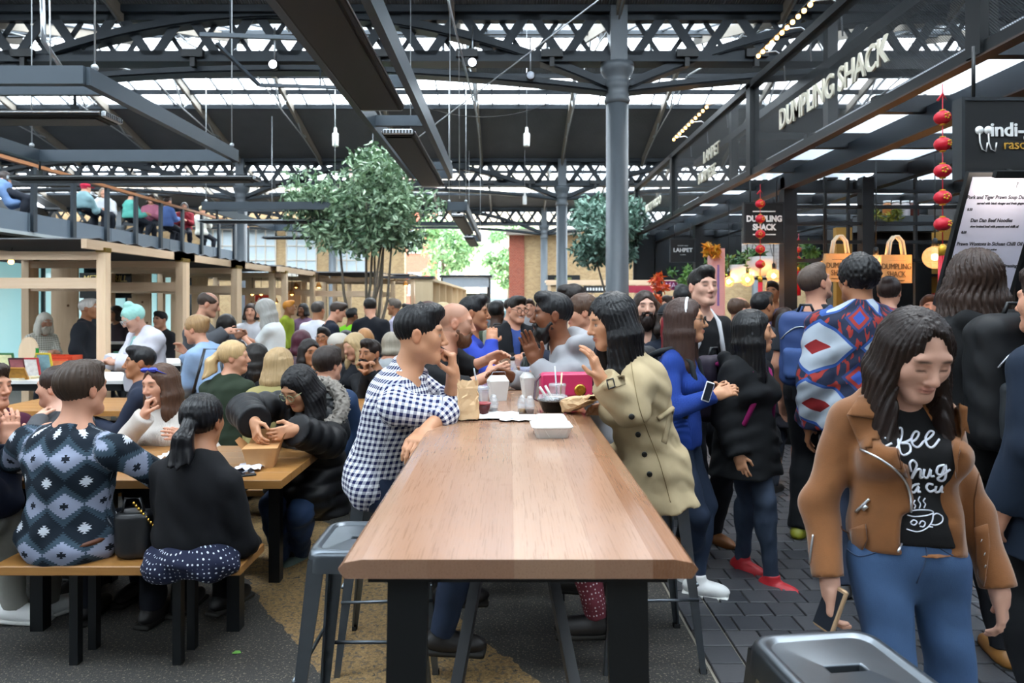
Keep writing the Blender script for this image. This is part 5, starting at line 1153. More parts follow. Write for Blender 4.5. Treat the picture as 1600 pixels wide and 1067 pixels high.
patch('cuff_strap', [(940, 596), (975, 586), (978, 600), (944, 611)], bc, M_TR, co, .006, .005, 6); strokes('buckle', [[(948, 594), (958, 591), (961, 604), (951, 608), (948, 594)]], .0028, bc, M_BTN, co, .01)
patch('pocket_welt', [(1034, 690), (1046, 640), (1053, 643), (1042, 694)], bc, M_TR, co, .004, .005, 6)
strokes('seam', [smoothline([(985, 560), (1000, 640), (1030, 720), (1048, 785)])], .0022, bc, mat('coat_seam', '8a7856', .8), co, .001); strokes('belt', [smoothline([(1028, 655), (1048, 640), (1066, 628)])], .012, bc, M_TR, co, .004)
# ---- bearded man in grey hoodie, hand raised
p4_ = person('bearded man in light grey hoodie with an open hand raised', 862, 458, 3.62, face=-88, hy=-92, hp=0, sit=.76, skin='brown', hair=('short', '101013', {'quiff': .8}), beard=('0f0d0d', .9, .035),
             up=dict(col='9d9da1', name='hoodie', fit=.019, hood=True, fold=.007), low=dict(col='2a2e38', name='trousers'), J={'P': (955, 668, 3.75), 'eL': (862, 594, 3.45)}, aL=(838, 566, 3.5), aR=(800, 590, 3.75), curl=(.4, .15), palm=(None, (-.3, -.9, .1)), hdir=(None, (-.4, -.05, 1)))
# ---- bald bearded man in black
p5_ = person('bald man with a brown beard in black shirt, forearms on the table', 713, 473, 3.95, face=90, hy=84, hp=-6, sit=.76, skin='light', hair=None, brow='6b4a34', buzz=('6b5648', .35), beard=('5a3a26', .75, .02), w=1.08,
             up=dict(col='17181b', name='shirt', fit=.02, sleeve=.7, collar=.03), low=dict(col='20242c', name='trousers'), J={'P': (640, 640, 4.1), 'eR': (722, 606, 3.75), 'eL': (730, 575, 4.2)}, aR=(762, 588, 3.8), aL=(762, 562, 4.15), curl=(.5, .5))
def hat(p, col, brim=True, name='cap', up=.02, hgt=.0):
    H = p['H']; pr = [ell(H(0, -.014, .045+hgt), (.092, .108, .085), H.R, .02), cut(H(0, 0, .045-up), -H.u, .006)]
    o = sdf_mesh(name, pr, max(.006, p['rh']), cloth(col), p['root'], (), foldf(3, .0015))
    if brim: sdf_mesh('brim', [ell(H(0, .12, .035), (.075, .075, .009), H.R, .01)], .006, cloth(col), p['root'])
    return o
# ---------------------------------------------------------------- the queue on the right
BLK = '17181b'
def backpack(label, p, col, size=(.14, .075, .22), up=.0, col2=None, kind=None):
    c = p['P']*.36+p['N']*.64+p['tu']*(up-.02)-p['tf']*(.135+size[1]); t = thing('backpack', label, 'backpack', p['base']); R = rot_rows(p['tr'], p['tf'], p['tu']); r = p['rc']
    pr = [rbox(c, size, min(size)*.75, R, .02)]; o = sdf_mesh('bag_body', pr, max(.007, r*.9), cloth(col, 'plain', .6), t, (), foldf(9, .004))
    sdf_mesh('front_pocket', [rbox(c-p['tf']*size[1]*.95-p['tu']*size[2]*.38, (size[0]*.72, .03, size[2]*.42), .028, R, .02)], max(.007, r*.9), cloth(col2 or col, 'plain', .6), t, (), foldf(4, .003))
    for sg in (-1, 1):
        a = p['N']-p['tu']*.06+p['tr']*sg*.085; m = MB().tube([c+p['tf']*size[1]+p['tr']*sg*.07+p['tu']*size[2]*.75, a-p['tf']*.07+p['tu']*.055, a+p['tu']*.075, a+p['tf']*.09+p['tu']*.0, a+p['tf']*.12-p['tu']*.12, a+p['tf']*.08-p['tu']*.27+p['tr']*sg*.06, c+p['tf']*size[1]+p['tr']*sg*.1-p['tu']*size[2]*.7], .016, 8); m.build('strap', cloth(col2 or col, 'plain', .6), t)
    h = [c+p['tu']*size[2]*.95+p['tr']*.05, c+p['tu']*(size[2]+.04)+p['tr']*.03, c+p['tu']*(size[2]+.04)-p['tr']*.03, c+p['tu']*size[2]*.95-p['tr']*.05]; MB().tube(h, .009, 8).build('top_handle', M_BLACK, t)
    zp = [c-p['tf']*(size[1]+.004)+p['tr']*size[0]*.8*x+p['tu']*(size[2]*.25+size[2]*.35*(1-x*x)) for x in np.linspace(-1, 1, 9)]; MB().tube(zp, .004, 6).build('zip', M_SILV, t)
    return t, c
q = person('woman in cobalt blue jumper with white hairband and glasses, arms folded', 1072, 468, 3.65, face=118, hy=112, hp=2, fem=True, skin='asian', hair=('long', '3a2720', {'L': .4, 'line': .012, 'wd': .95}), glass='141210', up=dict(col='24449a', kind='knit', name='jumper', fit=.014, hem=.05, fold=.004), low=dict(col='1b2433', kind='denim', col2='2f3d55', name='jeans', fit=.006), shoes='e8e8e6', aR=(1118, 618, 3.4), aL=(1122, 610, 3.62), J={'aL': (1090, 905, 3.6), 'aR': (1078, 900, 3.75)}, curl=(.6, .6))
H = q['H']; MB().tube([H(.082*math.cos(t), .0+.012, .035+.087*math.sin(t)) for t in np.linspace(-.1, PI+.1, 15)], .008, 8).build('hairband', mat('white_hairband', 'dfe1e6', .6), q['root'])
t, c = backpack('black backpack on the woman in the blue jumper', q, '22262b', (.13, .07, .2))
pz = thing('phone', 'white phone under the folded arm of the woman in blue', 'phone', W(1106, 612, 3.36)); MB().box((0, 0, 0), (.02, .006, .05), Matrix.Rotation(.3, 3, 'Y'), .003).build('case', mat('white_phone_case', 'e4e6ea', .3), pz); MB().box((0, -.0068, 0), (.017, .0006, .044), Matrix.Rotation(.3, 3, 'Y')).build('screen', mat('phone_screen', '20242c', .1), pz)
q = person('tall dark-haired man in black T-shirt with red and white backpack straps', 1098, 419, 4.3, face=160, hy=164, hp=3, skin='pale', hair=('short', '15110f', {'quiff': 1.2, 'line': .0}), up=dict(col='141517', sleeve=.5, name='t_shirt', fit=.012), low=dict(col='1a1c22', name='trousers'), shoes='7a4a22', aR='lap', aL='lap')
t, c = backpack('red and white strapped backpack of the tall man', q, '8a1f2a', (.13, .07, .2), 0, 'c9c9cc')
q = person('woman with long black hair in black parka and red trainers', 1178, 486, 3.78, face=140, hy=108, hp=2, fem=True, skin='asian', hair=('long', '0d0d0f', {'L': .42, 'fwd': .2, 'gloss': .3}), up=dict(col='15171a', name='parka', fit=.04, hem=.2, flare=.03, hood=True, fold=.007), low=dict(col='2a3342', kind='denim', col2='404d62', name='jeans', fit=.006), shoes='b3202a', J={'aR': (1160, 874, 3.95), 'aL': (1206, 905, 3.72), 'kR': (1168, 775, 3.9), 'kL': (1196, 785, 3.7)}, aR=None, aL=None)
backpack('backpack with magenta straps on the woman in the black parka', q, '2a2230', (.12, .07, .19), 0, 'a0256b')
q = person('person in dark baseball cap and navy jacket behind the woman in blue', 1047, 476, 4.9, face=190, hy=200, hp=4, fem=True, skin='light', hair=('bob', '2a211c', {'L': .12}), up=dict(col='1b2230', name='jacket', fit=.03), aL='face')
hat(q, '23262b', True, 'baseball_cap', .0)
person('long-haired man with a full dark beard and red lanyard beside the iron column', 1008, 455, 5.2, face=178, hy=180, skin='pale', hair=('long', '2a1d17', {'L': .3, 'line': .012}), beard=('1f1512', .9, .08), up=dict(col='22242a', name='jacket', fit=.03, vneck=.12), brow='1f1512')
person('person with black hair seen from behind near the stall posts', 1066, 446, 5.9, face=5, skin='light', hair=('short', '111114', {}), up=dict(col='1b1d22', fit=.03, name='jacket'))
person('small distant person with dark hair facing the column', 1046, 463, 8.2, face=-110, skin='light', hair=('short', '2a1d17', {}), up=dict(col='3a2d2c', name='jacket'))
person('man with receding brown hair in pink jacket in the queue', 1157, 464, 5.9, face=70, hy=75, skin='light', hair=('ring', '4a3528', {}), up=dict(col='a8404f', fit=.03, name='jacket'))
person('man with cropped black hair in the queue before the stall', 1192, 457, 5.6, face=45, hy=60, skin='tan', hair=('short', '131214', {'quiff': .4}), up=dict(col='2a2c33', fit=.02, name='jacket'))
person('stall vendor in violet shirt behind the hanging pots', 1207, 440, 8.0, face=215, skin='tan', hair=('short', '231a16', {}), up=dict(col='5a5478', name='shirt', sleeve=.5))
person('woman with long dark brown hair and bare legs in the queue', 1226, 482, 5.6, face=30, fem=True, skin='light', hair=('long', '2b1d18', {'L': .38}), up=dict(col='25242b', name='jacket', fit=.03, hem=.15), low=dict(col='25242b', skirt=.25, name='skirt'), shoes='c9b3ac')
q = person('greying bearded man with blue backpack looking up at the menu', 1274, 414, 4.4, face=40, hy=68, hp=18, skin='light', hair=('short', '4a3c33', {'quiff': .3}), beard=('5a4638', .6), up=dict(col='2b2e35', sleeve=.5, name='t_shirt', fit=.014, collar=.02), low=dict(col='14161a', name='trousers', fit=.02), shoes='8a8a1e')
backpack('plain blue backpack of the man looking up', q, '33497a', (.15, .085, .23), -.03, '3f598f')
q = person('person in patterned red, white and blue fleece with black hair pinned up', 1340, 402, 3.62, face=8, hy=-10, hp=0, skin='tan', hair=('bun', '0f0e10', {'curly': 1, 'vol': .012, 'bz': .11, 'by': -.01}), w=1.08, up=dict(col='b9c4cf', kind='kilim', name='fleece', fit=.045, fold=.006, hem=.09), low=dict(col='2a3040', kind='denim', col2='3b475c', name='jeans'))
person('woman with dark hair in a bun queueing behind the fleece', 1390, 434, 5.2, face=15, hy=40, fem=True, skin='light', hair=('bun', '2a1c18', {'by': -.08, 'bz': .09}), up=dict(col='7a8088', name='jacket', fit=.03))
q = person('person with long wavy brown hair and black backpack at the menu board', 1520, 397, 2.95, face=4, hy=8, hp=6, skin='light', hair=('wavy', '33241d', {'L': .3, 'wd': 1.2, 'vol': .016, 'streak': .6}), w=1.08, up=dict(col='131416', name='jacket', fit=.035, hood=True, hem=.12), low=dict(col='191b20', name='trousers'), shoes='9a6a34')
t, c = backpack('large black backpack with grey panels and red badge on the wavy-haired person', q, '17191c', (.17, .11, .27), -.03, '2b2f33')
MB().box(c-q['tf']*.17-q['tu']*.05, (.02, .004, .012)).box(c-q['tf']*.17-q['tu']*.1, (.008, .004, .02)).build('badge', mat('red_badge', 'b3202a', .5), t)
person('person in navy coat at the picture edge behind the tan jacket', 1640, 420, 2.5, face=-20, skin='light', hair=('short', '2a1d17', {}), up=dict(col='1b2738', name='coat', fit=.04, hem=.25), low=dict(col='14161a'))
person('distant child-height person by the stall counter with red cap', 1452, 462, 7.0, face=200, skin='light', hair=('short', '4a2f22', {}), up=dict(col='b8432c', name='jumper'))
# ---------------------------------------------------------------- more people round the high tables
person('balding dark-skinned man in striped shirt behind the checked shirt', 672, 469, 4.9, face=85, sit=.76, skin='brown', hair=('ring', '17161a', {}), buzz=('2a2430', .6), up=dict(col='e4e6ea', col2='23283a', kind='stripe', name='shirt'), low=dict(col='20242c'), aR='table', aL='table')
person('dark-haired man in royal blue jumper eating at the second table', 741, 463, 4.8, face=85, hy=95, sit=.76, skin='tan', hair=('short', '111114', {}), up=dict(col='2a3fa0', name='jumper', fit=.02), low=dict(col='20242c'), aR=(768, 535, 4.6), aL='table')
person('pale blonde woman between the two men at the second table', 694, 474, 6.2, face=60, fem=True, skin='light', hair=('bob', 'c9b48a', {'L': .16}), up=dict(col='8a8f98', name='jumper'), aR='table')
q = person('dark-skinned man seen from behind with a white and green backpack', 776, 470, 6.9, face=-5, hy=20, skin='dark', hair=('short', '0d0c0d', {'quiff': .3}), up=dict(col='3a4434', name='jacket'))
backpack('white and green camouflage backpack by the far table end', q, '9ea08e', (.14, .08, .2), 0, '45543c')
person('man in grey suit and white shirt walking beyond the tables', 800, 466, 9.0, face=150, hy=110, skin='light', hair=('short', '241a16', {}), up=dict(col='4a4d54', name='suit_jacket', vneck=.14))
person('smiling man in glasses, blue shirt and black coat at the far table end', 808, 463, 6.2, face=168, hy=150, hp=-8, skin='light', smile=1, hair=('short', '17120f', {'quiff': .7}), glass='141210', inner=dict(col='3f5596', name='shirt', fit=.012, collar=.03), up=dict(col='17181c', name='coat', fit=.035, vneck=.3, hem=.12), low=dict(col='20242c'), aR='table', aL='table', sit=.76)
person('woman with pulled-back brown hair beside the man in the grey hoodie', 908, 461, 4.45, face=-85, hy=-95, hp=-8, sit=.76, fem=True, skin='light', hair=('bun', '4a3426', {'by': -.11, 'bz': .02}), up=dict(col='30343c', name='jumper'), low=dict(col='20242c'), aR='table', aL='table')
person('dark-haired man in glasses at the second table, facing left', 894, 445, 5.3, face=-85, hy=-90, hp=-15, sit=.76, skin='light', hair=('short', '1c1512', {'quiff': 1.1}), glass='141210', up=dict(col='242a3a', name='shirt', collar=.03), low=dict(col='20242c'), aR='table', aL='table')
person('person with dark hair and red scarf behind the grey hoodie', 985, 470, 5.6, face=-60, fem=True, skin='light', hair=('long', '1d1512', {'L': .25}), up=dict(col='7a2030', name='scarf_top'))
# ---------------------------------------------------------------- seated on the left
q = person('man in blue-grey ikat shirt on the bench, seen from behind', 128, 566, 3.0, face=5, hy=18, sit=.46, skin='light', hair=('short', '3a2c22', {'quiff': .2, 'vol': .006}), w=1.1, up=dict(col='2b3a48', col2='c9cfd8', kind='ikat', name='patterned_shirt', fit=.022, hem=.09, collar=.025, fold=.006), low=dict(col='161a24', name='jeans'), shoes='1c1a1a', J={'P': (108, 838, 2.98)}, aR=(240, 738, 3.3, (.9, -.2, -.4)), aL=(52, 690, 3.35), knees=.36)
bb_ = bvh_of(q['low']); strokes('belt', [smoothline([(40, 850), (80, 858), (120, 855), (165, 840)])], .012, bb_, mat('brown_leather_belt', '5a3018', .5), q['low'], .002)
q = person('woman with long black ponytail in black jacket on the bench, seen from behind', 317, 618, 2.97, face=12, hy=5, hp=0, sit=.46, fem=True, skin='tan', hair=('pony', '0d0d11', {'L': .3, 'tw': 1.6, 'gloss': .28, 'tz': .0}), w=1.02, up=dict(col='121317', name='jacket', fit=.02, hem=.09, fold=.005), low=dict(col='101114', name='tights', fit=.01), shoes='111113', J={'P': (305, 838, 2.95), 'kR': (352, 800, 3.3), 'aR': (350, 925, 3.32), 'kL': (300, 800, 3.3), 'aL': (285, 930, 3.4)}, aR='lap', aL='lap', knees=.36)
P_ = q['P']; sdf_mesh('skirt', [ell(P_+V(.03, -.04, -.05), (.2, .17, .06), None, .04), ell(P_+V(.1, -.1, -.08), (.13, .1, .07), None, .04), ell(P_+V(-.06, -.12, -.09), (.12, .07, .06), None, .04)], .009, cloth('1b2036', 'dots', .85, 'c9cfd8'), q['root'], (), foldf(8, .008), [cone(P_+V(0, 0, .1), P_-V(0, 0, .1), .2, .2)])
q = person('laughing woman in cream jumper with sunglasses on her hair, chin on hand', 250, 571, 4.0, face=195, hy=205, hp=-4, roll=4, sit=.46, fem=True, skin='light', smile=1, hair=('long', '4a3224', {'L': .26, 'line': .014}), up=dict(col='ddd6cf', kind='knit', name='cream_jumper', fit=.024, fold=.005), low=dict(col='2a3040'), aR=(226, 650, 3.78, (-.6, -.2, -.8)), aL=(290, 690, 3.7), curl=(1.7, .4), hdir=((.15, .1, 1), None), palm=((.8, .5, 0), None))
H = q['H']; g = MB()
for sx in (-1, 1): g.sph(H(sx*.034, .062, .098), (.03, .018, .016), 10, 6)
g.tube([H(-.08, .01, .06), H(-.06, .06, .095), H(.06, .06, .095), H(.08, .01, .06)], .003, 6); g.build('sunglasses', mat('blue_mirror_lens', '3a46b0', .12, .5), q['root'])
person('woman with brown hair in a bun talking behind the patterned shirt', 88, 574, 3.95, face=-85, hy=-95, sit=.46, fem=True, skin='pale', hair=('bun', '2f221c', {'by': -.075, 'bz': .12}), up=dict(col='4a4c50', name='grey_jumper'), low=dict(col='2a3040'), aR='lap', aL=(60, 655, 3.75))
person('man in maroon T-shirt at the picture edge across the picnic table', -14, 571, 3.8, face=110, hy=100, sit=.46, skin='light', hair=('short', '2a1d17', {}), up=dict(col='4a1b33', sleeve=.5, name='t_shirt', fit=.02), low=dict(col='2a3040'), aR=(36, 690, 3.6), aL='table', w=1.1)
person('person in navy jumper, pale trousers and white trainers at the picture edge', -48, 600, 2.98, face=40, sit=.46, skin='light', hair=('short', '2a1d17', {}), up=dict(col='151c2e', name='jumper', fit=.025), low=dict(col='a9a89f', name='trousers'), shoes='e6e7e6', aR=(14, 695, 3.1), aL='table', J={'P': (-75, 830, 2.95), 'kR': (8, 800, 3.2), 'aR': (22, 942, 3.3), 'fR': (.95, .1, -.12)})
person('dark-haired man in navy jacket at the second picnic table, looking left', 218, 542, 5.2, face=-100, hy=-118, sit=.46, skin='tan', hair=('short', '121114', {}), up=dict(col='232a3c', name='jacket', collar=.03), low=dict(col='20242c'), aR='lap', aL='table')
q = person('woman in black puffer coat with fur hood reaching into a kraft box', 467, 574, 3.78, face=205, hy=213, hp=-30, sit=.46, fem=True, skin='asian', eyes='down', hair=('long', '0f0e11', {'L': .28, 'wd': 1.1}), glass='8a8f6a', up=dict(col='1b1c1f', kind='puffer', name='puffer_coat', fit=.05, hem=.2, hood=True, drape=.25, fold=.009, rough=.4), low=dict(col='1e2c44', kind='denim', col2='36507a', name='jeans'), shoes='5f6f66',
           J={'P': (488, 728, 4.1), 'eR': (382, 640, 3.75), 'eL': (512, 690, 3.72), 'kR': (425, 790, 3.85), 'aR': (440, 880, 4.1), 'kL': (468, 800, 3.8), 'aL': (470, 862, 4.15)}, aR=(398, 660, 3.5), aL=(462, 672, 3.5), curl=(.6, .6), hdir=((.3, -.5, -.6), (-.7, -.4, -.1)))
N, tf, tr, tu = q['N'], q['tf'], q['tr'], q['tu']; fur = [N+tr*.165*math.cos(t)-tf*(.0+.13*math.sin(t))+tu*(.0+.075*max(0, math.sin(t))) for t in np.linspace(-.3, PI+.3, 15)]
sdf_mesh('fur_trim', [cone(a, b, .036, .036, .02) for a, b in zip(fur, fur[1:])], .007, cloth('8d867e', 'plain'), q['root'], (), lambda x, y, z: .016*np.sin(x*150+np.sin(z*90)*2)*np.sin(y*140+1)*np.sin(z*145))
person('blonde woman in dark green jumper on the bench, turning to the side', 366, 534, 4.95, face=15, hy=75, sit=.46, fem=True, skin='light', hair=('pony', 'b89a6e', {'L': .26, 'tw': 1.3}), up=dict(col='2a3628', name='green_jumper', fit=.03), low=dict(col='20242c'), aR='lap', aL='lap')
person('dark-haired person in black opposite the woman in the green jumper', 396, 538, 5.85, face=200, hy=-110, sit=.46, fem=True, skin='light', hair=('long', '17120f', {'L': .22}), up=dict(col='1a1b1f', name='jumper'), low=dict(col='20242c'), aR='face', aL='lap')
person('person with light brown bob in mustard coat on the bench, seen from behind', 438, 545, 4.72, face=12, hy=30, sit=.46, fem=True, skin='light', hair=('bob', 'a58a63', {'L': .17, 'wd': 1.1}), up=dict(col='9c915f', name='mustard_coat', fit=.04), low=dict(col='20242c'), aR='table', aL='lap')
person('dark-haired man in blue jacket with white collar on the bench, seen from behind', 513, 543, 4.75, face=18, hy=30, sit=.46, skin='light', hair=('short', '2a201c', {'vol': .01, 'quiff': .4, 'curly': 0}), up=dict(col='283c5c', name='blue_jacket', fit=.03, hem=.09), inner=dict(col='d8dce2', name='shirt', collar=.045, fit=.012), low=dict(col='1e2c44', kind='denim', col2='36507a'), aR='table', aL='table')
person('laughing bearded man in black with hands clasped at his mouth', 578, 531, 5.85, face=200, hy=212, sit=.46, skin='tan', smile=1, hair=('short', '231a16', {'quiff': 1}), beard=('1f1512', .8, .015), up=dict(col='1b1c20', name='jumper'), low=dict(col='20242c'), aR=(572, 583, 5.6), aL=(580, 583, 5.6), curl=(.9, .9))
person('blonde woman beside the laughing bearded man', 553, 522, 6.2, face=205, hy=220, hp=-15, sit=.46, fem=True, skin='light', hair=('long', 'b79c72', {'L': .24}), up=dict(col='22242a', name='jumper'), low=dict(col='20242c'), aR='lap', aL='lap')
person('woman with long dark hair eating at the second picnic table', 484, 531, 5.95, face=150, hy=140, sit=.46, fem=True, skin='tan', hair=('long', '1a1210', {'L': .26}), up=dict(col='4a4d55', name='jumper'), low=dict(col='20242c'), aR='face', aL='lap')
q = person('person in cream woolly hat at the third table', 527, 524, 6.45, face=190, hy=230, sit=.46, fem=True, skin='light', hair=('bob', '6a5240', {'L': .14}), up=dict(col='5a5d64', name='coat', fit=.04), low=dict(col='20242c'), aR='lap', aL='lap')
hat(q, 'cdc5ba', False, 'woolly_hat', .03, .01)
person('person with burgundy hair at the third picnic table, seen from behind', 472, 518, 6.9, face=10, sit=.46, fem=True, skin='light', hair=('bob', '4a1f2c', {'L': .14, 'vol': .01}), up=dict(col='5a4a52', name='jumper'), low=dict(col='20242c'), aR='table', aL='table')
person('black-haired person by the third picnic table, seen from behind', 541, 517, 7.0, face=0, sit=.46, fem=True, skin='light', hair=('long', '121114', {'L': .22}), up=dict(col='1b1c20', name='jacket'), low=dict(col='20242c'), aR='table', aL='table')
person('man with black hair and glasses facing the camera at the third table', 505, 512, 8.0, face=185, sit=.46, skin='tan', hair=('short', '111114', {}), glass='141210', up=dict(col='3a2c40', name='shirt'), low=dict(col='20242c'), aR='table', aL='table')
person('ginger-blonde person at the third table, seen from behind', 570, 514, 7.0, face=-10, sit=.46, fem=True, skin='light', hair=('bob', 'a8774a', {'L': .13}), up=dict(col='4d5560', name='jumper'), low=dict(col='20242c'), aR='table', aL='table')
person('grey-haired person in pale top behind the laughing man', 612, 520, 7.0, face=20, sit=.46, fem=True, skin='light', hair=('bob', '9a9080', {'L': .12}), up=dict(col='b3b7ba', name='jumper'), low=dict(col='20242c'), aR='table', aL='table')
# ---------------------------------------------------------------- standing on the left and further back
person('older man with short white hair in black jacket at the market stall', 139, 467, 8.2, face=75, skin='tan', hair=('short', 'b5b1ac', {'quiff': .1, 'line': .02}), up=dict(col='1a1d24', name='jacket', fit=.04, collar=.03, hem=.12), low=dict(col='20242c'))
person('old man with long white hair and beard in checked shirt behind the stall', 70, 489, 9.3, face=120, hp=-15, skin='light', hair=('long', 'd6d0c4', {'L': .2}), beard=('d0c8ba', .8, .06), up=dict(col='d5d2c8', col2='6a6f5a', kind='plaid', name='shirt'), aR='table', aL='table')
q = person('person with mint green hair in a bun and white jacket browsing the stall', 208, 478, 6.3, face=215, hy=222, hp=-28, fem=True, skin='pale', eyes='down', hair=('bun', '9fd6cc', {'by': -.02, 'bz': .13, 'streak': .15}), glass='b8bcc0', inner=dict(col='8fc9c2', name='top'), up=dict(col='d9d8e2', name='white_jacket', fit=.05, vneck=.25, hem=.1), low=dict(col='20242c'), aR='table', aL='table', w=1.15)
q = person('woman with fair hair in a bun and denim jacket, seen from the side', 306, 494, 5.75, lean=.35, face=-70, hy=-80, hp=-10, fem=True, skin='light', hair=('bun', '9a7a54', {'by': -.1, 'bz': .06}), up=dict(col='6d8cb4', kind='denim', col2='a9bfd8', name='denim_jacket', fit=.04), low=dict(col='1a1c22'), aR='face', aL='lap')
bgc = q['base']+q['P']+V(.02, -.24, .0); t = thing('handbag', 'large black leather shoulder bag of the woman in denim', 'bag', bgc); sdf_mesh('bag_body', [rbox((0, 0, -.08), (.17, .06, .15), .05)], .012, mat('black_leather', '1a1b1e', .35, bmp=.2), t, (), foldf(2, .006)); MB().tube([(-.14, 0, .05), (-.05, .02, .42), (.06, .02, .42), (.14, 0, .05)], .012, 8).build('strap', MATS['black_leather'], t)
person('balding man in grey jacket holding food beside the stall', 326, 457, 6.75, face=75, hy=70, hp=-15, skin='light', hair=('ring', '3a2c24', {}), buzz=('4a3c34', .3), up=dict(col='55575c', name='grey_jacket', fit=.04, collar=.03), low=dict(col='20242c'), aR=(352, 518, 6.5), aL='fwd', hdir=((1, -.2, .1), None), w=1.05)
person('dark-haired person in black behind the man in the grey jacket', 352, 492, 7.0, face=-60, fem=True, skin='tan', hair=('long', '17120f', {'L': .25}), up=dict(col='1b1b1f', name='coat', fit=.03, hem=.15), aR='fwd', aL='fwd')
person('grey-haired woman in white T-shirt looking at her hands', 414, 470, 7.6, face=-85, hy=-90, hp=-20, fem=True, skin='light', hair=('wavy', '96948f', {'L': .26, 'vol': .012}), up=dict(col='dfe3e2', sleeve=.5, name='t_shirt', fit=.02, hem=.1), low=dict(col='4a3038'), aR='fwd', aL='fwd')
person('man in white shirt seen from behind near the tree trunks', 497, 471, 9.0, face=15, skin='tan', hair=('short', '3a3430', {'quiff': .1}), up=dict(col='e2e4ee', name='white_shirt', fit=.03, collar=.03), w=1.05)
person('man in navy jumper next to the white shirt, looking down', 528, 472, 8.6, face=60, hy=70, hp=-20, skin='light', hair=('short', '33261e', {}), up=dict(col='161c2c', name='navy_jumper', fit=.025))
person('person in lime hi-vis vest behind the tree trunks', 550, 482, 10.6, face=30, skin='brown', hair=('short', '141213', {}), up=dict(col='7ed321', name='hi_vis_vest', fit=.03))
person('man in black jumper seen from behind beside the tree trunks', 578, 466, 8.9, face=-5, hy=-25, hp=-15, skin='light', hair=('short', '1b1614', {'vol': .006}), up=dict(col='171a22', name='black_jumper', fit=.025), w=1.05)
person('man in lilac shirt walking past the wooden shelves', 616, 467, 10.2, face=-75, skin='tan', hair=('short', '5a5048', {}), up=dict(col='b9b4cc', name='shirt', fit=.02), aR='lap')
for i, (px, top, d, fc, hc, uc, lab) in enumerate(((392, 474, 9.6, 170, '2a1d17', 'd8d8de', 'person in white top behind the grey-haired woman'), (452, 470, 11.5, 90, 'c9832e', 'a8b83a', 'person in orange cap and yellow top by the stall lamps'), (473, 474, 12.5, 200, '17120f', '8a6a86', 'dark-haired person deep inside the timber stall'), (250, 487, 9.8, 200, '121114', '26262c', 'dark-haired person in black behind the stall counter'), (180, 478, 10.5, 200, '2a1d17', '3a3038', 'person in dark top serving behind the post'), (636, 475, 11.8, -90, '2a2420', '5c6470', 'person in grey passing the timber shelves'), (708, 474, 10.5, 30, '6a5240', '4a5568', 'person in blue-grey passing the timber boxes'), (752, 470, 9.6, 10, 'a08a78', '555a60', 'person with cropped fair hair in the crowd under the trees'), (765, 474, 11.4, 170, '2a1d17', '2f343c', 'person in dark coat in the distant crowd'), (828, 468, 10.4, 190, '3a2a22', '9a9a9e', 'person in grey beside the red brick pier'), (845, 470, 12.6, 20, '2a1d17', '34383f', 'person in charcoal coat walking to the brick wall'), (930, 466, 11.0, 170, '4a3426', '3a4a5a', 'person in slate jacket behind the iron column'), (1020, 470, 8.0, -30, '4a3426', '6a3440', 'person in wine red coat by the orange flowers'))):
    person(lab, px, top, d, face=fc, skin=('light', 'tan', 'brown')[i % 3], hair=('short' if i % 2 else 'bob', hc, {'L': .13}), up=dict(col=uc, name='jacket', fit=.03), qual=1.15)
# ---------------------------------------------------------------- people on the left gallery
for i, (px, py, d, fc, hc, uc, lab) in enumerate(((8, 268, 11.6, 60, '2a1d17', '6a86b0', 'person in pale blue shirt seated on the gallery'), (134, 286, 13.6, 20, 'b02a44', '7a9aa0', 'person in crimson hat seated on the gallery'), (162, 293, 14.2, 150, '8a7a68', 'c9ccd0', 'person in white top on the gallery'), (206, 298, 15.2, 30, '2a1d17', '5fb5a8', 'person in turquoise top on the gallery'), (236, 304, 16.0, 170, '3a2a22', 'b06a80', 'person in pink top on the gallery'), (262, 308, 16.8, 20, '2a1d17', '5a76b0', 'person in denim blue top on the gallery'), (288, 316, 17.8, 160, '2a1d17', '8a2430', 'person in dark red top on the gallery'), (316, 322, 19.0, 10, 'c9b48a', 'd8d8cc', 'blonde person in white top on the gallery'))):
    q = person(lab, px, py, d*1.1, face=fc, sit=3.55, gz=3.1, skin='light', hair=('short' if i % 2 else 'bob', hc, {'L': .13}), up=dict(col=uc, name='top', fit=.03), aR='table', aL='table', qual=1.1, shoes=None)
    if i == 1: hat(q, 'b8213f', True, 'hat')
# ---------------------------------------------------------------- takeaway things on the oak tables
def at(px, d, z): return Vector(((px-VX)*d/FP, d, z))
M_WHITE = mat('white_moulded_fibre', 'cfcdc9', .6); M_KRAFT = mat('brown_kraft_paper', 'b98a58', .75, 0, .15, 12, .3, 40); M_KRAFTL = mat('pale_kraft_paper', 'd6b48a', .75, 0, .15, 12, .4, 30)
m_c, nt_, p_ = newmat('clear_plastic'); nt_.nodes.remove(p_); a_ = nd(nt_, 'ShaderNodeBsdfTransparent'); a_.inputs[0].default_value = (.93, .95, .97, 1); b_ = nd(nt_, 'ShaderNodeBsdfGlossy', Roughness=.08); e_ = nd(nt_, 'ShaderNodeBsdfDiffuse'); e_.inputs[0].default_value = (.8, .83, .86, 1); x_ = nt_.nodes.new('ShaderNodeMixShader'); x_.inputs[0].default_value = .25; nt_.links.new(a_.outputs[0], x_.inputs[1]); nt_.links.new(e_.outputs[0], x_.inputs[2]); y_ = nt_.nodes.new('ShaderNodeMixShader'); y_.inputs[0].default_value = .12; nt_.links.new(x_.outputs[0], y_.inputs[1]); nt_.links.new(b_.outputs[0], y_.inputs[2]); nt_.links.new(y_.outputs[0], nt_.nodes['Material Output'].inputs[0]); M_CLEAR = m_c
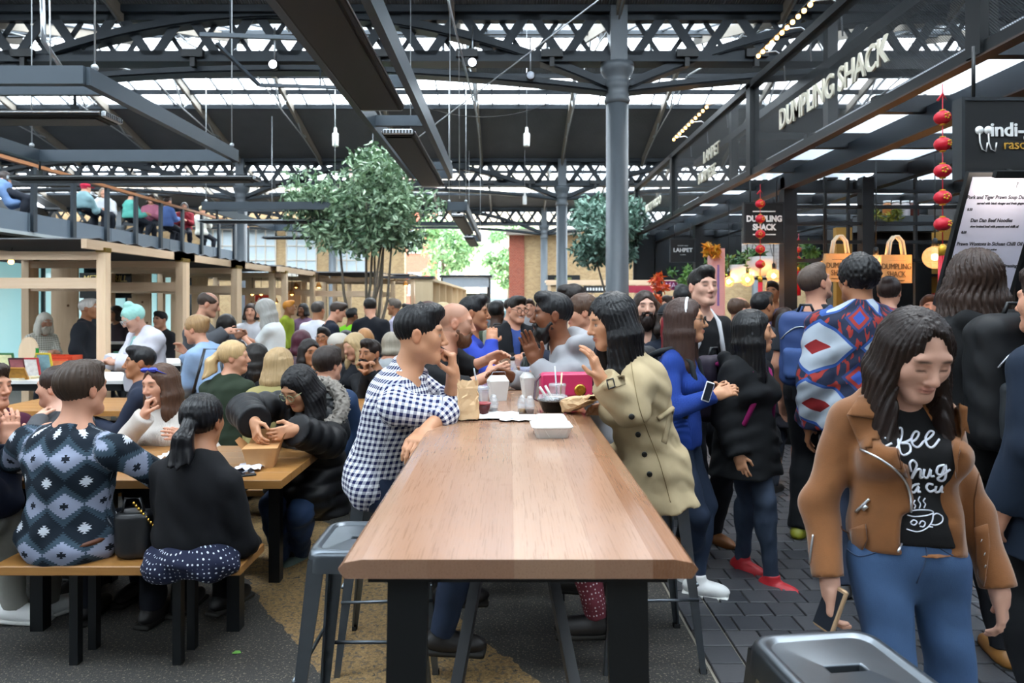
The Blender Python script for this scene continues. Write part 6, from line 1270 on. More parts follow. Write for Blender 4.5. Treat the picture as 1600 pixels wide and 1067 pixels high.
def frustum(m, w0, d0, w1, d1, z0, z1, r=.2):
    def ring(w, d, z):
        k = min(w, d)*r; return [(w-k, d, z), (w, d-k, z), (w, -d+k, z), (w-k, -d, z), (-w+k, -d, z), (-w, -d+k, z), (-w, d-k, z), (-w+k, d, z)]
    vs = ring(w0, d0, z0)+ring(w1, d1, z1); fs = [(j, (j+1) % 8, 8+(j+1) % 8, 8+j) for j in range(8)]
    m.add(vs, [tuple(reversed(f)) for f in fs]+[tuple(range(8)), tuple(reversed(range(8, 16)))]); return m
t = thing('takeaway_box', 'white clamshell takeaway box alone on the bare oak table', 'box', at(861, 2.46, TZ), .04); m = frustum(MB(), .055, .055, .068, .068, 0, .034); frustum(m, .068, .068, .072, .072, .034, .037); m.build('tray', M_WHITE, t); m = frustum(MB(), .073, .073, .073, .073, .037, .041); frustum(m, .066, .066, .05, .05, .041, .07); m.build('lid', M_WHITE, t)
m = MB()
for sx in (-1, 1): m.bar((sx*.012, -.0605, .006), (sx*.03, -.0685, .033), .003, .003)
m.build('ribs', M_WHITE, t); t['label'] = 'white clamshell takeaway box alone on the bare oak table'
for px, d, rz, w, dp, lab in ((770, 2.86, .2, .11, .09, 'crumpled white paper napkin beside the brown paper bag'), (815, 2.8, -.3, .09, .07, 'flat white paper napkin in front of the sauce pots'), (735, 2.9, .6, .06, .1, 'white paper sheet under the elbow of the checked shirt')):
    n = 7; vs = [(x*w/n*2-w, y*dp/n*2-dp, .004+.006*abs(math.sin(x*1.7+y*2.3+px))) for x in range(n+1) for y in range(n+1)]; tag(mobj('napkin', vs, [(i*(n+1)+j, (i+1)*(n+1)+j, (i+1)*(n+1)+j+1, i*(n+1)+j+1) for i in range(n) for j in range(n)], mat('white_paper', 'd6d6d4', .8), None, False, at(px, d, TZ)), lab, 'napkin', 'paper napkins')
def paper_bag(lab, p, w, dp, h, rz, rx=0, seed=1):
    t = thing('paper_bag', lab, 'paper bag', p, rz); r = np.random.default_rng(seed); n, k = 28, 9; vs = []; fs = []
    for i in range(k):
        f = i/(k-1); ww = w*(1-.06*f)+.003*r.normal(); dd = dp*(1-.75*f**1.5)
        for j in range(n):
            a = 2*PI*j/n; c, s = math.cos(a), math.sin(a); q = Vector((ww*np.sign(c)*abs(c)**.35, dd*np.sign(s)*abs(s)**.35, h*f+(.006*math.sin(j*2.6) if i == k-1 else 0)))+Vector(r.normal(0, .0028, 3)); vs.append(Matrix.Rotation(rx, 3, 'X') @ q)
    mz = min(v.z for v in vs); vs = [v-V(0, 0, mz) for v in vs]
    fs = [(i*n+j, i*n+(j+1) % n, (i+1)*n+(j+1) % n, (i+1)*n+j) for i in range(k-1) for j in range(n)]+[tuple(reversed(range(n)))]; o = mobj('bag_body', vs, fs, M_KRAFTL, t)
    MB().box(Matrix.Rotation(rx, 3, 'X') @ Vector((0, -dp*.62, h*.5))-V(0, 0, mz), (w*.8, .001, h*.3), Matrix.Rotation(rx, 3, 'X')).build('crease', M_KRAFTL, t); return t
paper_bag('pale brown paper bag standing by the checked shirt', at(731, 2.78, TZ), .045, .03, .155, .1)
paper_bag('pale brown paper bag lying before the pink handbag', at(888, 2.98, TZ), .06, .03, .14, .9, 1.25, 5)
def lidcup(lab, px, d, r, h, straw=None, fill=None, dome=False, z=TZ, cat='cup', name='plastic_cup', grp=None):
    t = thing(name, lab, cat, at(px, d, z), 0, grp); MB().lathe([(r*.8, 0), (r*.8, .002), (r, h), (r*1.06, h), (r*1.06, h+.004)], n=18).build('cup_body', M_CLEAR, t)
    if fill: MB().lathe([(r*.76, .003), (r*.9, h*.6), (0, h*.6)], n=16).build('contents', mat('liquid_'+fill, fill, .3), t)
    MB().lathe([(r*1.06, h+.004), (r*1.0, h+.01)]+([(r*.8, h+.03), (r*.45, h+.045), (0, h+.048)] if dome else [(0, h+.01)]), n=18).build('lid', M_CLEAR, t)
    if straw: MB().tube([(0, 0, h*.3), (straw[0], straw[1], h+straw[2])], .0035, 8).build('straw', mat('straw_'+straw[3], straw[3], .4), t)
    return t
lidcup('clear lidded cup with grey straw beside the standing paper bag', 751, 3.0, .036, .1, (-.03, 0, .09, '9aa0a6'))
t = lidcup('clear cup of iced drink with two straws before the pink handbag', 871, 3.1, .038, .1, (-.012, 0, .09, 'c9d2d8'), 'c8a090'); MB().tube([(.012, 0, .03), (.02, 0, .16)], .0035, 8).build('straw', mat('straw_cream', 'f0dfb8', .4), t)
for px, d, f, lab in ((816, 2.95, 'b08038', 'little sauce pot with amber sauce, left of its twin'), (828, 2.93, '4a2018', 'little sauce pot with dark red sauce, right of its twin'), (771, 2.96, '3a1c12', 'little sauce pot with brown sauce beside the paper bag')): lidcup(lab, px, d, .021, .032, None, f, True, TZ, 'sauce pot', 'sauce_pot', 'sauce pots')
t = thing('soup_bowl', 'black takeaway bowl with clear lid and two white spoons', 'bowl', at(864, 3.0, TZ)); MB().lathe([(.04, 0), (.045, .004), (.066, .05), (.07, .05)], n=24).build('bowl_body', mat('black_plastic', '121314', .25), t); MB().lathe([(.07, .05), (.072, .056), (.06, .072), (0, .074)], n=24).build('lid', M_CLEAR, t); MB().tube([(-.02, -.02, .05), (-.06, -.02, .11)], .006, 8).build('spoon', M_WHITE, t); MB().tube([(.0, -.02, .05), (-.035, -.01, .115)], .006, 8).build('spoon', M_WHITE, t)
t = thing('red_bowl', 'small dark red bowl behind the standing paper bag', 'bowl', at(754, 2.9, TZ)); MB().lathe([(.02, 0), (.022, .003), (.036, .05), (.034, .05), (.02, .006)], n=18).build('bowl_body', mat('dark_red_lacquer', '4a1016', .3), t); MB().lathe([(.036, .048), (.038, .052), (.034, .054)], n=18).build('rim', mat('red_rim', '8a1f28', .3), t)
for px, d, lab in ((778, 3.35, 'white folded food pail left of the plastic bottle'), (829, 3.5, 'white folded food pail with open flaps beside the pink handbag')):
    t = thing('food_pail', lab, 'box', at(px, d, TZ), .25, 'white food pails'); frustum(MB(), .036, .032, .048, .042, 0, .095, .06).build('pail', M_WHITE, t); frustum(MB(), .047, .04, .036, .012, .096, .12, .06).build('flaps', M_WHITE, t); MB().tube([(-.049, 0, .08), (-.03, -.02, .14), (.03, -.02, .14), (.049, 0, .08)], .0015, 6).build('wire_handle', M_SILV, t)
for px, d, lab, cc_ in ((801, 3.9, 'clear water bottle with dark cap in the middle of the table', '20262c'), (820, 4.2, 'dark glass bottle further along the table', '14181c')):
    t = thing('bottle', lab, 'bottle', at(px, d, TZ), 0, 'bottles on the high table'); MB().lathe([(.028, 0), (.03, .005), (.03, .1), (.012, .135), (.012, .15)], n=16).build('bottle_body', M_CLEAR if 'clear' in lab else mat('dark_bottle_glass', '1a2420', .15), t); MB().lathe([(.0305, .035), (.0305, .085)], n=16).build('bottle_label', mat('bottle_label_grey', '9aa0b8', .5), t); MB().lathe([(.014, .148), (.014, .168), (0, .168)], n=14).build('cap', mat('cap_'+cc_, cc_, .4), t)
t = thing('handbag', 'pink leather handbag with gold clasp on the oak table', 'bag', at(884, 3.3, TZ), .12); M_PINK = mat('raspberry_pink_leather', 'c02a5c', .4, 0, .08, 20, .1, 120)
MB().box((0, 0, .07), (.125, .04, .07), None, .012).build('bag_body', M_PINK, t); MB().box((0, -.042, .085), (.12, .004, .05), None, .003).build('flap', M_PINK, t); MB().box((.118, 0, .07), (.01, .042, .068)).build('side_gusset', mat('dark_plum_leather', '3a1424', .4), t); MB().lathe([(0, 0), (.028, 0), (.03, .004), (.02, .008), (.012, .005), (0, .008)], (.06, -.046, .06), 18, True, Matrix.Rotation(PI/2, 3, 'X')).build('clasp', mat('polished_gold', 'c9a04a', .2, 1.), t); MB().tube([(-.12, 0, .13), (-.15, -.02, .1), (-.16, -.04, .02), (-.13, -.07, .01)], .006, 8).tube([(.12, 0, .13), (.2, .01, .14), (.22, .02, .03)], .006, 8).build('strap', mat('dark_plum_leather', '3a1424', .4), t)
# ---------------------------------------------------------------- picnic table things
PZ = .73
t = thing('kraft_box', 'open brown kraft food box on the picnic table, being eaten from', 'box', at(410, 3.42, PZ), .15); frustum(MB(), .06, .05, .085, .07, 0, .1, .05).build('box_body', M_KRAFT, t)
for (a, b, c2, e) in (((-.085, -.07, .1), (-.085, .07, .1), (-.12, .05, .14), (-.12, -.05, .14)), ((.085, .07, .1), (.085, -.07, .1), (.11, -.04, .16), (.11, .04, .16)), ((-.08, .07, .1), (.08, .07, .1), (.05, .09, .17), (-.05, .09, .17))): MB().quad(a, b, c2, e).quad(e, c2, b, a).build('flap', M_KRAFT, t)
for px, d, rz, lab, c in ((272, 3.6, .2, 'white paper tray between the two women', 'eeeeec'), (35, 3.55, .4, 'crumpled white napkin by the navy sleeve', 'f2f2f2'), (392, 3.35, -.3, 'crumpled napkin on the near end of the picnic table', 'd8dce8'), (30, 3.3, .1, 'flat white paper at the table edge', 'e6e8ec')):
    n = 6; vs = [(x*.02-.06, y*.02-.06, .004+.02*abs(math.sin(x*1.3+y*2.1+px))) for x in range(n+1) for y in range(n+1)]; tag(mobj('napkin', vs, [(i*(n+1)+j, (i+1)*(n+1)+j, (i+1)*(n+1)+j+1, i*(n+1)+j+1) for i in range(n) for j in range(n)], mat('paper_'+c, c, .8), None, False, at(px, d, PZ)), lab, 'napkin', 'paper napkins')
t = thing('food_bowl', 'brown cardboard bowl beside the ikat shirt', 'bowl', at(192, 3.45, PZ)); MB().lathe([(.05, 0), (.055, .005), (.085, .06), (.08, .06), (.05, .01)], n=20).build('bowl_body', M_KRAFT, t); MB().sph((0, 0, .045), (.07, .07, .02), 12, 6).build('food', mat('mixed_food', '8a6a3a', .8, 0, .4, 60), t)
t = thing('phone', 'dark phone lying on the near end of the picnic table', 'phone', at(385, 3.27, PZ), .5); MB().box((0, 0, .005), (.035, .07, .004), None, .002).build('case', M_BLACK, t); MB().box((0, 0, .0095), (.032, .064, .0006)).build('screen', mat('phone_screen', '20242c', .1), t)
t = thing('handbag', 'small black handbag with gold chain on the bench', 'bag', at(212, 2.95, .452), .1); sdf_mesh('bag_body', [rbox((0, 0, .1), (.075, .05, .1), .03)], .009, mat('black_leather', '1a1b1e', .35, bmp=.2), t, (), foldf(3, .004)); MB().tube([(-.05, -.02, .18), (-.03, -.03, .26), (.03, -.03, .26), (.05, -.02, .18)], .006, 8).build('strap', mat('black_leather', '1a1b1e', .35), t)
ch = MB()
for i in range(9): ch.sph((.01+.01*i, -.04, .24-.012*i), .008, 6, 5)
ch.build('gold_chain', mat('polished_gold', 'c9a04a', .2, 1.), t)
lf = MB(); lf.add([(-.02, 0, 0), (-.008, .014, .004), (.012, .014, .003), (.022, 0, 0), (.01, -.012, .004), (-.01, -.012, .003), (0, 0, .006)], [(0, 1, 6), (1, 2, 6), (2, 3, 6), (3, 4, 6), (4, 5, 6), (5, 0, 6)]); tag(lf.build('fallen_leaf', mat('fresh_leaf_green', '6aa84a', .5), None, None), 'small green leaf fallen on the asphalt', 'leaf').location = W(369, 1021, 3.015)+V(0, 0, .002)
# ---------------------------------------------------------------- timber market stalls on the left
def stall(lab, x0, x1, y0, y1, z=2.12, extra=True):
    t = thing('market_stall', lab, 'stall', ((x0+x1)/2, (y0+y1)/2, 0), 0, 'timber market stalls'); a, b, w, v = x0-t.location.x, x1-t.location.x, y0-t.location.y, y1-t.location.y
    for x in (a, b):
        for y in (w, v): MB().bb(x-.05, x+.05, y-.05, y+.05, 0, z+.02).build('post', M_PINE, t)
    for y in (w, v):
        MB().bb(a, b, y-.03, y+.03, z-.1, z-.01).build('cross_beam', M_PINEX, t)
        if extra: MB().bb(a, b, y-.02, y+.02, z-.42, z-.3).build('cross_beam', M_PINEX, t)
    for x in (a, b): MB().bb(x-.03, x+.03, w-.35, v+.35, z, z+.1).build('side_beam', M_PINEY, t)
    m = MB()
    for i in range(13): m.add([(a-.02, w-.3+(v-w+.6)*i/13, z+.1+.03*(i % 2)), (b+.02, w-.3+(v-w+.6)*i/13, z+.1+.03*(i % 2)), (b+.02, w-.3+(v-w+.6)*(i+1)/13, z+.1+.03*((i+1) % 2)), (a-.02, w-.3+(v-w+.6)*(i+1)/13, z+.1+.03*((i+1) % 2))], [(0, 1, 2, 3)])
    m.build('awning', mat('charcoal_canvas', '3b3a3e', .85), t)
    for (x, y) in ((a, w), (b, w), (b, v)): MB().bb(x-.055, x+.055, y-.055, y+.055, z-.02, z+.03).build('brass_joint', mat('dull_brass_plate', '8a7038', .4, .7), t)
    return t
def board(lab, px0, px1, d, z0, z1):
    p = W((px0+px1)/2, VY, d); t = thing('timber_panel', lab, 'panel', (p.x, d, 0)); hw_ = (px1-px0)*d/FP/2; MB().bb(-hw_, hw_, -.02, .02, z0, z1).build('board', M_PINE, t); m = MB()
    for (x, z) in ((-hw_*.8, z1-.25), (hw_*.3, z1-.55), (-hw_*.4, z1-1.1), (hw_*.7, z1-.9)): m.lathe([(0, 0), (.018, 0), (.018, .003), (0, .004)], (x, -.02, z), 10, True, Matrix.Rotation(PI/2, 3, 'X'))
    m.build('knots', mat('wood_knot', '7a4f30', .7), t); return t
stall('pine market stall with its front post before the older man', -6.6, -4.5, 7.57, 9.35)
stall('pine market stall behind the woman in the denim jacket', -6.6, -4.5, 9.45, 11.2)
stall('pine market stall behind the grey-haired woman', -6.6, -4.5, 11.3, 12.95)
stall('pine market stall with red sign and warm lamps', -6.4, -4.3, 13.05, 14.9)
stall('pine market stall turned across the aisle behind the tree', -4.6, -2.9, 15.3, 17., 2.1)
stall('pine market stall with shelves behind the tree trunks', -4.5, -2.5, 17.6, 19.2, 2.15, False)
for a in ((81, 122, 9.9, .0, 2.05, 'wide pine board standing behind the old white-haired man'), (200, 236, 11.6, 0, 2.1, 'wide pine board behind the mint-haired person'), (300, 324, 13.4, 0, 2.1, 'narrow pine board behind the man in the grey jacket'), (384, 398, 14.9, 0, 2.1, 'narrow pine board left of the red sign'), (450, 470, 15.0, .0, 2.0, 'pine board between the warm lamps')): board(a[5], *a[:5])
def sign(lab, p, w, h, col, lines, tcol, R=None, dep=.03, frame=None, name='sign_board'):
    t = thing(name, lab, 'sign', p); mt = mat('sign_'+col, col, .45); mw = mat('sign_letters_'+tcol, tcol, .5)
    if R is None: MB().bb(-w/2, w/2, 0, dep, -h/2, h/2).build('panel', mt, t)
    if frame: f = MB(); f.bb(-w/2-.015, w/2+.015, -.006, dep+.01, h/2, h/2+.015).bb(-w/2-.015, w/2+.015, -.006, dep+.01, -h/2-.015, -h/2).bb(-w/2-.015, -w/2, -.006, dep+.01, -h/2, h/2).bb(w/2, w/2+.015, -.006, dep+.01, -h/2, h/2); f.build('sign_frame', mat('sign_frame_'+frame, frame, .4), t)
    for (tx, sz, x, z, kw) in lines: text(tx, sz, mw, t, (x, -.004, z), FACING_CAM, **kw)
    return t
p = W(164, 446, 11.35); sign('black sign with gold letters reading MEZZE GRILL behind the stall', p, .85, .42, '14130f', (('MEZZE GRILL', .15, 0, .11, {'sx': .82, 'shear': .15}),), 'd8c070')
p = W(404, 471, 15.6); t = sign('red sign with white letters reading FALAFEL beyond the stalls', p, .62, .34, 'c8321f', (('FALAFEL', .16, 0, .02, {'offset': .006}),), 'f2efe8'); MB().bb(-.3, -.26, .03, .06, -p.z, .17).bb(.26, .3, .03, .06, -p.z, .17).build('stand', M_BLACK, t)
M_GLOW = mat('warm_bulb_glow', 'ffd9a0', .4, emit='ffb860', estr=2.5)
def lamp(lab, px, py, d, shade='b8762c', r=.07):
    p = W(px, py, d); t = thing('hanging_lamp', lab, 'lamp', p, 0, 'small stall lamps'); MB().lathe([(r, -.04), (r*.5, .05), (.015, .07)], n=14).build('shade', mat('lamp_shade_'+shade, shade, .5), t); MB().sph((0, 0, -.03), r*.5, 10, 6).build('bulb', M_GLOW, t); MB().tube([(0, 0, .07), (0, 0, max(.12, 2.2-p.z))], .005, 6).build('cord', M_BLACK, t)
for px, py, d, lab in ((394, 457, 14.6, 'amber stall lamp above the red sign'), (408, 457, 14.6, 'second amber stall lamp above the red sign'), (434, 455, 14.6, 'amber stall lamp right of the pine post'), (446, 453, 14.7, 'pink-lit stall lamp beside the pine board'), (456, 457, 14.7, 'amber stall lamp over the pine board'), (430, 470, 14.5, 'low amber stall lamp beside the orange cap'), (463, 446, 15., 'bare white stall bulb on the far beam'), (498, 446, 15., 'bare white stall bulb above the white shirt'), (634, 443, 17.1, 'bare stall bulb by the wooden shelves')): lamp(lab, px, py, d)
for px, py, d, lab in ((17, 409, 7.7, 'bare bulb clipped to the nearest stall beam'),):
    p = W(px, py, d); t = thing('bulb', lab, 'bulb', p, 0, 'bare bulbs'); MB().sph((0, 0, 0), .03, 10, 7).build('glass', M_GLOW, t); MB().lathe([(.018, .02), (.018, .06), (.005, .07)], n=10).build('socket', M_BLACK, t); MB().tube([(0, 0, .07), (0, .02, .16)], .004, 6).build('cord', M_BLACK, t)
# trestle counters and the goods on them
def counter(lab, x0, x1, y0, y1, z, m=None):
    t = thing('stall_counter', lab, 'table', ((x0+x1)/2, (y0+y1)/2, 0)); hx, hy = (x1-x0)/2, (y1-y0)/2; MB().bb(-hx, hx, -hy, hy, z-.03, z).build('counter_top', m or mat('white_counter', 'd8d6d2', .5), t)
    for sx in (-1, 1):
        for sy in (-1, 1): MB().bar((sx*(hx-.1), sy*(hy-.06), 0), (sx*(hx-.1), sy*(hy-.06), z-.03), .04, .04).build('leg', M_BLACK, t)
    MB().bb(-hx+.1, hx-.1, -hy+.04, -hy+.06, z-.1, z-.03).build('apron', M_BLACK, t); return t
counter('white trestle counter covered with prints and books', -5.9, -3.6, 6.5, 7.35, .8); counter('white trestle counter under the mint-haired person', -4.3, -3.1, 7.7, 8.4, .86); counter('pale counter inside the second stall', -6.4, -4.8, 10.2, 10.9, .95)
def card(lab, px, py, d, w, h, col, col2, name='framed_print', tilt=.25, cat='print'):
    p = W(px, py, d); t = thing(name, lab, cat, p, 0); R = Matrix.Rotation(tilt, 3, 'X'); MB().box((0, 0, h/2), (w/2, .008, h/2), R).build('frame', mat('print_'+col, col, .5), t)
    c_ = mat('print_art_%s_%s' % (col, col2), col2, .6, 0, .6, 22); MB().box(R @ Vector((0, -.009, 0))+V(0, 0, h/2), (w/2-.015, .0015, h/2-.015), R).build('artwork', c_, t); return t
zc = .8; dc = 6.8
def cy(d, z): return VY+(EYE-z)*FP/d
for px, d, w, h, c1, c2, lab in ((8, 6.9, .2, .24, '2f6a3c', 'd8d2a0', 'green framed print leaning at the picture edge'), (28, 6.8, .16, .2, '3a1420', '8a4a50', 'dark maroon record sleeve on the counter'), (50, 6.8, .15, .2, 'b03038', 'e0d0d0', 'red and white printed card on the counter'), (70, 6.9, .15, .24, 'c9b03a', '7aa0a8', 'yellow topped print with teal figure on the counter'), (92, 7.1, .2, .16, 'd84a30', 'e07a50', 'bright red booklet pile on the counter'), (188, 7.9, .14, .12, '3a6a58', '9ac0a8', 'small green print by the mint-haired person')):
    card(lab, px, cy(d, .8 if d < 7.5 else .86), d, w, h, c1, c2)
card('amber wooden panel leaning on the counter edge', 22, cy(6.55, .8), 6.55, .24, .13, 'b07a2e', 'b5802f', 'amber_plaque', .5, 'plaque')
for px, d, lab in ((80, 7.35, 'orange-red plastic crate behind the wooden paddle'), (101, 7.3, 'orange-red plastic crate in front of the pine board')):
    t = thing('crate', lab, 'crate', at(px, d, .8), .05, 'orange crates'); m = MB(); w, dd, h = .13, .1, .18
    m.bb(-w, w, -dd, -dd+.012, 0, h).bb(-w, w, dd-.012, dd, 0, h).bb(-w, -w+.012, -dd, dd, 0, h).bb(w-.012, w, -dd, dd, 0, h).bb(-w, w, -dd, dd, 0, .012).bb(-w-.01, w+.01, -dd-.01, -dd+.005, h-.02, h); m.build('crate_body', mat('orange_red_plastic', 'c8401f', .45), t); MB().bb(-.03, .03, -dd-.004, -dd, .09, .14).build('badge', mat('pale_badge', 'e8c8b8', .6), t)
t = thing('wooden_paddle', 'oval pale wooden board standing on the counter', 'board', at(45, 7.2, .8)); MB().lathe([(0, -.012), (.14, -.012), (.14, .012), (0, .012)], (0, 0, .2), 24, False, Matrix.Rotation(PI/2, 3, 'X') @ Matrix.Diagonal((.75, 1.3, 1))).build('board', M_PINE, t); MB().bb(-.03, .03, -.011, .011, 0, .06).build('handle', M_PINE, t)
t = thing('bottle', 'green glass bottle on the trestle counter', 'bottle', at(58, 7.0, .8)); MB().lathe([(.04, 0), (.045, .01), (.045, .12), (.015, .22), (.015, .27), (.018, .28)], n=16).build('bottle_body', mat('green_bottle_glass', '2f8a3c', .12), t); MB().lathe([(.0455, .04), (.0455, .09)], n=16).build('bottle_label', mat('pale_label', 'd0d8b8', .6), t)
r_ = np.random.default_rng(11)
for i in range(12):
    px = [30, 48, 66, 84, 100, 118, 150, 172, 190, 208, 224, 236][i]; far = px > 140; d = (6.6 if not far else 7.95)+.12*(i % 3); c = ['d8d0b8', 'c9b890', 'a8b8b0', 'e0dcd0', '98a890', 'd0c0a0', 'e2ddd4', 'c8b88a', 'b9a070', 'd8d4cc', '6a8a78', 'c4a878'][i]
    t = thing('booklet', ('%s booklet lying on the %s counter, %s' % (['cream', 'buff', 'grey-green', 'ivory', 'sage', 'sand'][i % 6], 'far' if far else 'near', ['beside the amber panel', 'before the red card', 'before the green bottle', 'under the orange crate', 'at its middle', 'near the bun', 'next to the post', 'by the white jacket', 'under the mint-haired person', 'by the sleeve', 'at its end', 'at its corner'][i])), 'booklet', at(px, d, .8 if not far else .86), float(r_.uniform(-.5, .5)), 'booklets on the counters'); m = MB().box((0, 0, .008), (.08, .055, .008)); m.build('pages', mat('booklet_'+c, c, .7), t); MB().box((0, 0, .0175), (.082, .057, .0015)).build('cover', mat('cover_'+c, c, .5, 0, .5, 25), t)
# plywood pigeon-hole shelves and the black kiosk in the middle distance
t = thing('plywood_shelves', 'row of pale plywood pigeon-hole boxes receding down the aisle', 'shelves', (0, 0, 0)); sx0 = -1.72
M_PLY = wood('pale_plywood', 'ddc7a6', 'c4a880', (10, 10, 1.2), .6); t.location = (sx0, 15.3, 0)
ys = [0, 1.5, 3.2, 5.2, 7.4, 9.6, 12.]
for i, y in enumerate(ys): MB().bb(-.38, 0, y-.04, y+.04, 0, 2.02).build('divider', M_PLY, t)
MB().bb(-.41, .02, -.05, 12.05, 2.02, 2.08).build('top_board', M_PLY, t); MB().bb(-.4, -.36, 0, 12, 0, 2.02).build('back_board', M_PLY, t); MB().bb(-.38, 0, 0, 12, .98, 1.03).build('shelf', M_PLY, t); MB().bb(-1.1, .03, -.1, .3, 2.08, 2.13).build('canopy_edge', mat('charcoal_canvas', '3b3a3e', .85), t)
t = thing('kiosk', 'black framed kiosk with a flat glazed canopy beyond the shelves', 'kiosk', (-1.9, 30.5, 0)); 
for x in (-1.0, .98):
    for y in (-.7, .7): MB().bb(x-.06, x+.06, y-.06, y+.06, 0, 2.62).build('post', M_BLACK, t)
MB().bb(-1.15, 1.15, -.9, .9, 2.62, 2.72).build('canopy', M_BLACK, t); MB().bb(-1.0, 1.0, -.85, -.8, 2.2, 2.61).build('canopy_glass', mat('grey_canopy_glass', '8a949e', .2), t); MB().bb(-1.0, 1.0, -.7, -.6, 1.55, 1.62).bb(-1., 1., -.7, -.6, 0, 1.1).build('counter_front', M_BLACK, t); MB().bb(-.95, .95, .6, .65, 1.1, 1.95).build('back_panel', mat('kiosk_back', '3f4a48', .4), t)
t = thing('market_stall', 'long pine stall with black and red name boards by the brick wall', 'stall', W(960, VY, 22.)-V(0, 0, EYE), 0, 'timber market stalls')
for x in (-2.1, -.7, .7, 2.1): MB().bb(x-.05, x+.05, -.05, .05, 0, 2.2).build('post', M_PINE, t)
MB().bb(-2.2, 2.2, -.06, .06, 2.1, 2.2).build('top_beam', M_PINEX, t); MB().bb(-2.2, 2.2, -.05, .9, 2.2, 2.26).build('roof_board', M_PINEX, t); MB().bb(-1., .1, -.08, -.06, 1.85, 2.08).build('name_board', mat('sign_black', '1c1c1e', .5), t); MB().bb(.12, 1.4, -.08, -.06, 1.85, 2.08).build('name_board', mat('sign_crimson', '9a1f38', .5), t); [MB().bb(-.9+.095*i, -.9+.095*i+.06, -.088, -.08, 1.92, 2.01).build('letter_block', mat('sign_letters_white', 'e8e8e8', .5), t) for i in range(9)]; MB().bb(-2.1, 2.1, .1, .15, .0, 1.05).build('counter_front', M_PINEX, t)
t = thing('wall_plaque', 'dark framed green plaque on the brick wall beside the far column', 'plaque', W(880, 438, 28.5)); MB().bb(-.7, .7, 0, .06, -.22, .22).build('frame', M_BLACK, t); MB().bb(-.35, .35, -.02, 0, -.12, .12).build('panel', mat('olive_plaque', '6a7040', .5), t)
# ---------------------------------------------------------------- right-hand stalls: signs, bulbs, bags, lanterns, plants
M_LET = mat('cream_cut_letters', 'd8d2bf', .5)
for (tx, sz, y, z, par, lab) in (('DUMPLING SHACK', .27, 5.6, 3.28, 0, 'cream letters reading DUMPLING SHACK on the mesh front'), ('LAHPET', .21, 8.75, 3.46, 0, 'first line of cream letters on the next mesh panel'), ('BURMESE', .2, 8.95, 3.22, 0, 'second line of cream letters on the next mesh panel'), ('LUCKY VARDO', .2, 12.3, 3.3, 0, 'cream letters on the furthest mesh panel')):
    o = text(tx, sz, M_LET, None, (2.585, y, z), FACING_LEFT, 'mesh_lettering', extrude=.008, sx=.82 if sz > .25 else .95, offset=.004); tag(o, lab, 'lettering', 'mesh lettering')
def hsign(lab, px, py, d, w, h, lines, deco=()):
    t = sign(lab, W(px, py, d), w, h, '0f1011', lines, 'e8e8e6', None, .05, '24282c', 'hanging_sign')
    for (x0, x1, z) in deco: MB().bb(x0, x1, -.006, -.001, z-.006, z+.006).build('rule', mat('sign_letters_e8e8e6', 'e8e8e6', .5), t)
    MB().tube([(-w*.35, .02, h/2), (-w*.35, .02, h/2+.25)], .008, 6).build('hanger', M_BLACK, t); MB().tube([(w*.35, .02, h/2), (w*.35, .02, h/2+.25)], .008, 6).build('hanger', M_BLACK, t); return t
hsign('square black sign reading DUMPLING SHACK hanging from the post', 1194, 348, 7.25, .4, .41, (('DUMPLING', .088, 0, .04, {'offset': .004, 'sx': .86}), ('SHACK', .088, 0, -.05, {'offset': .004, 'sx': .86})), ((-.12, .12, .12), (-.12, .12, -.125)))
hsign('square black sign reading LAHPET hanging from the further post', 1067, 391, 10.6, .36, .34, (('LAHPET', .085, 0, 0, {'offset': .002}), ('BURMESE FOOD', .022, 0, .07, {}), ('LONDON', .02, 0, -.07, {})))
t = hsign('large black sign reading indi rasoi above the menu board', 1570, 216, 3.05, .36, .335, (('indi-go', .085, .05, .035, {'offset': .002}),)); text('rasoi', .062, mat('sign_letters_gold', 'c99a3a', .5), t, (.05, -.004, -.03), FACING_CAM, sx=.95); mw = mat('sign_letters_e8e8e6', 'e8e8e6', .5)
for i in range(2):
    x = -.115+.04*i; MB().lathe([(0, 0), (.019, 0), (.019, .003), (0, .003)], (x, -.002, .035), 16, True, Matrix.Rotation(PI/2, 3, 'X')).build('spoon_mark', mw, t); MB().tube([(x, -.004, .02), (x+.002, -.004, -.02), (x+.012, -.004, -.05), (x+.03, -.004, -.06), (x+.036, -.004, -.02)], .003, 6).build('spoon_mark', mw, t)
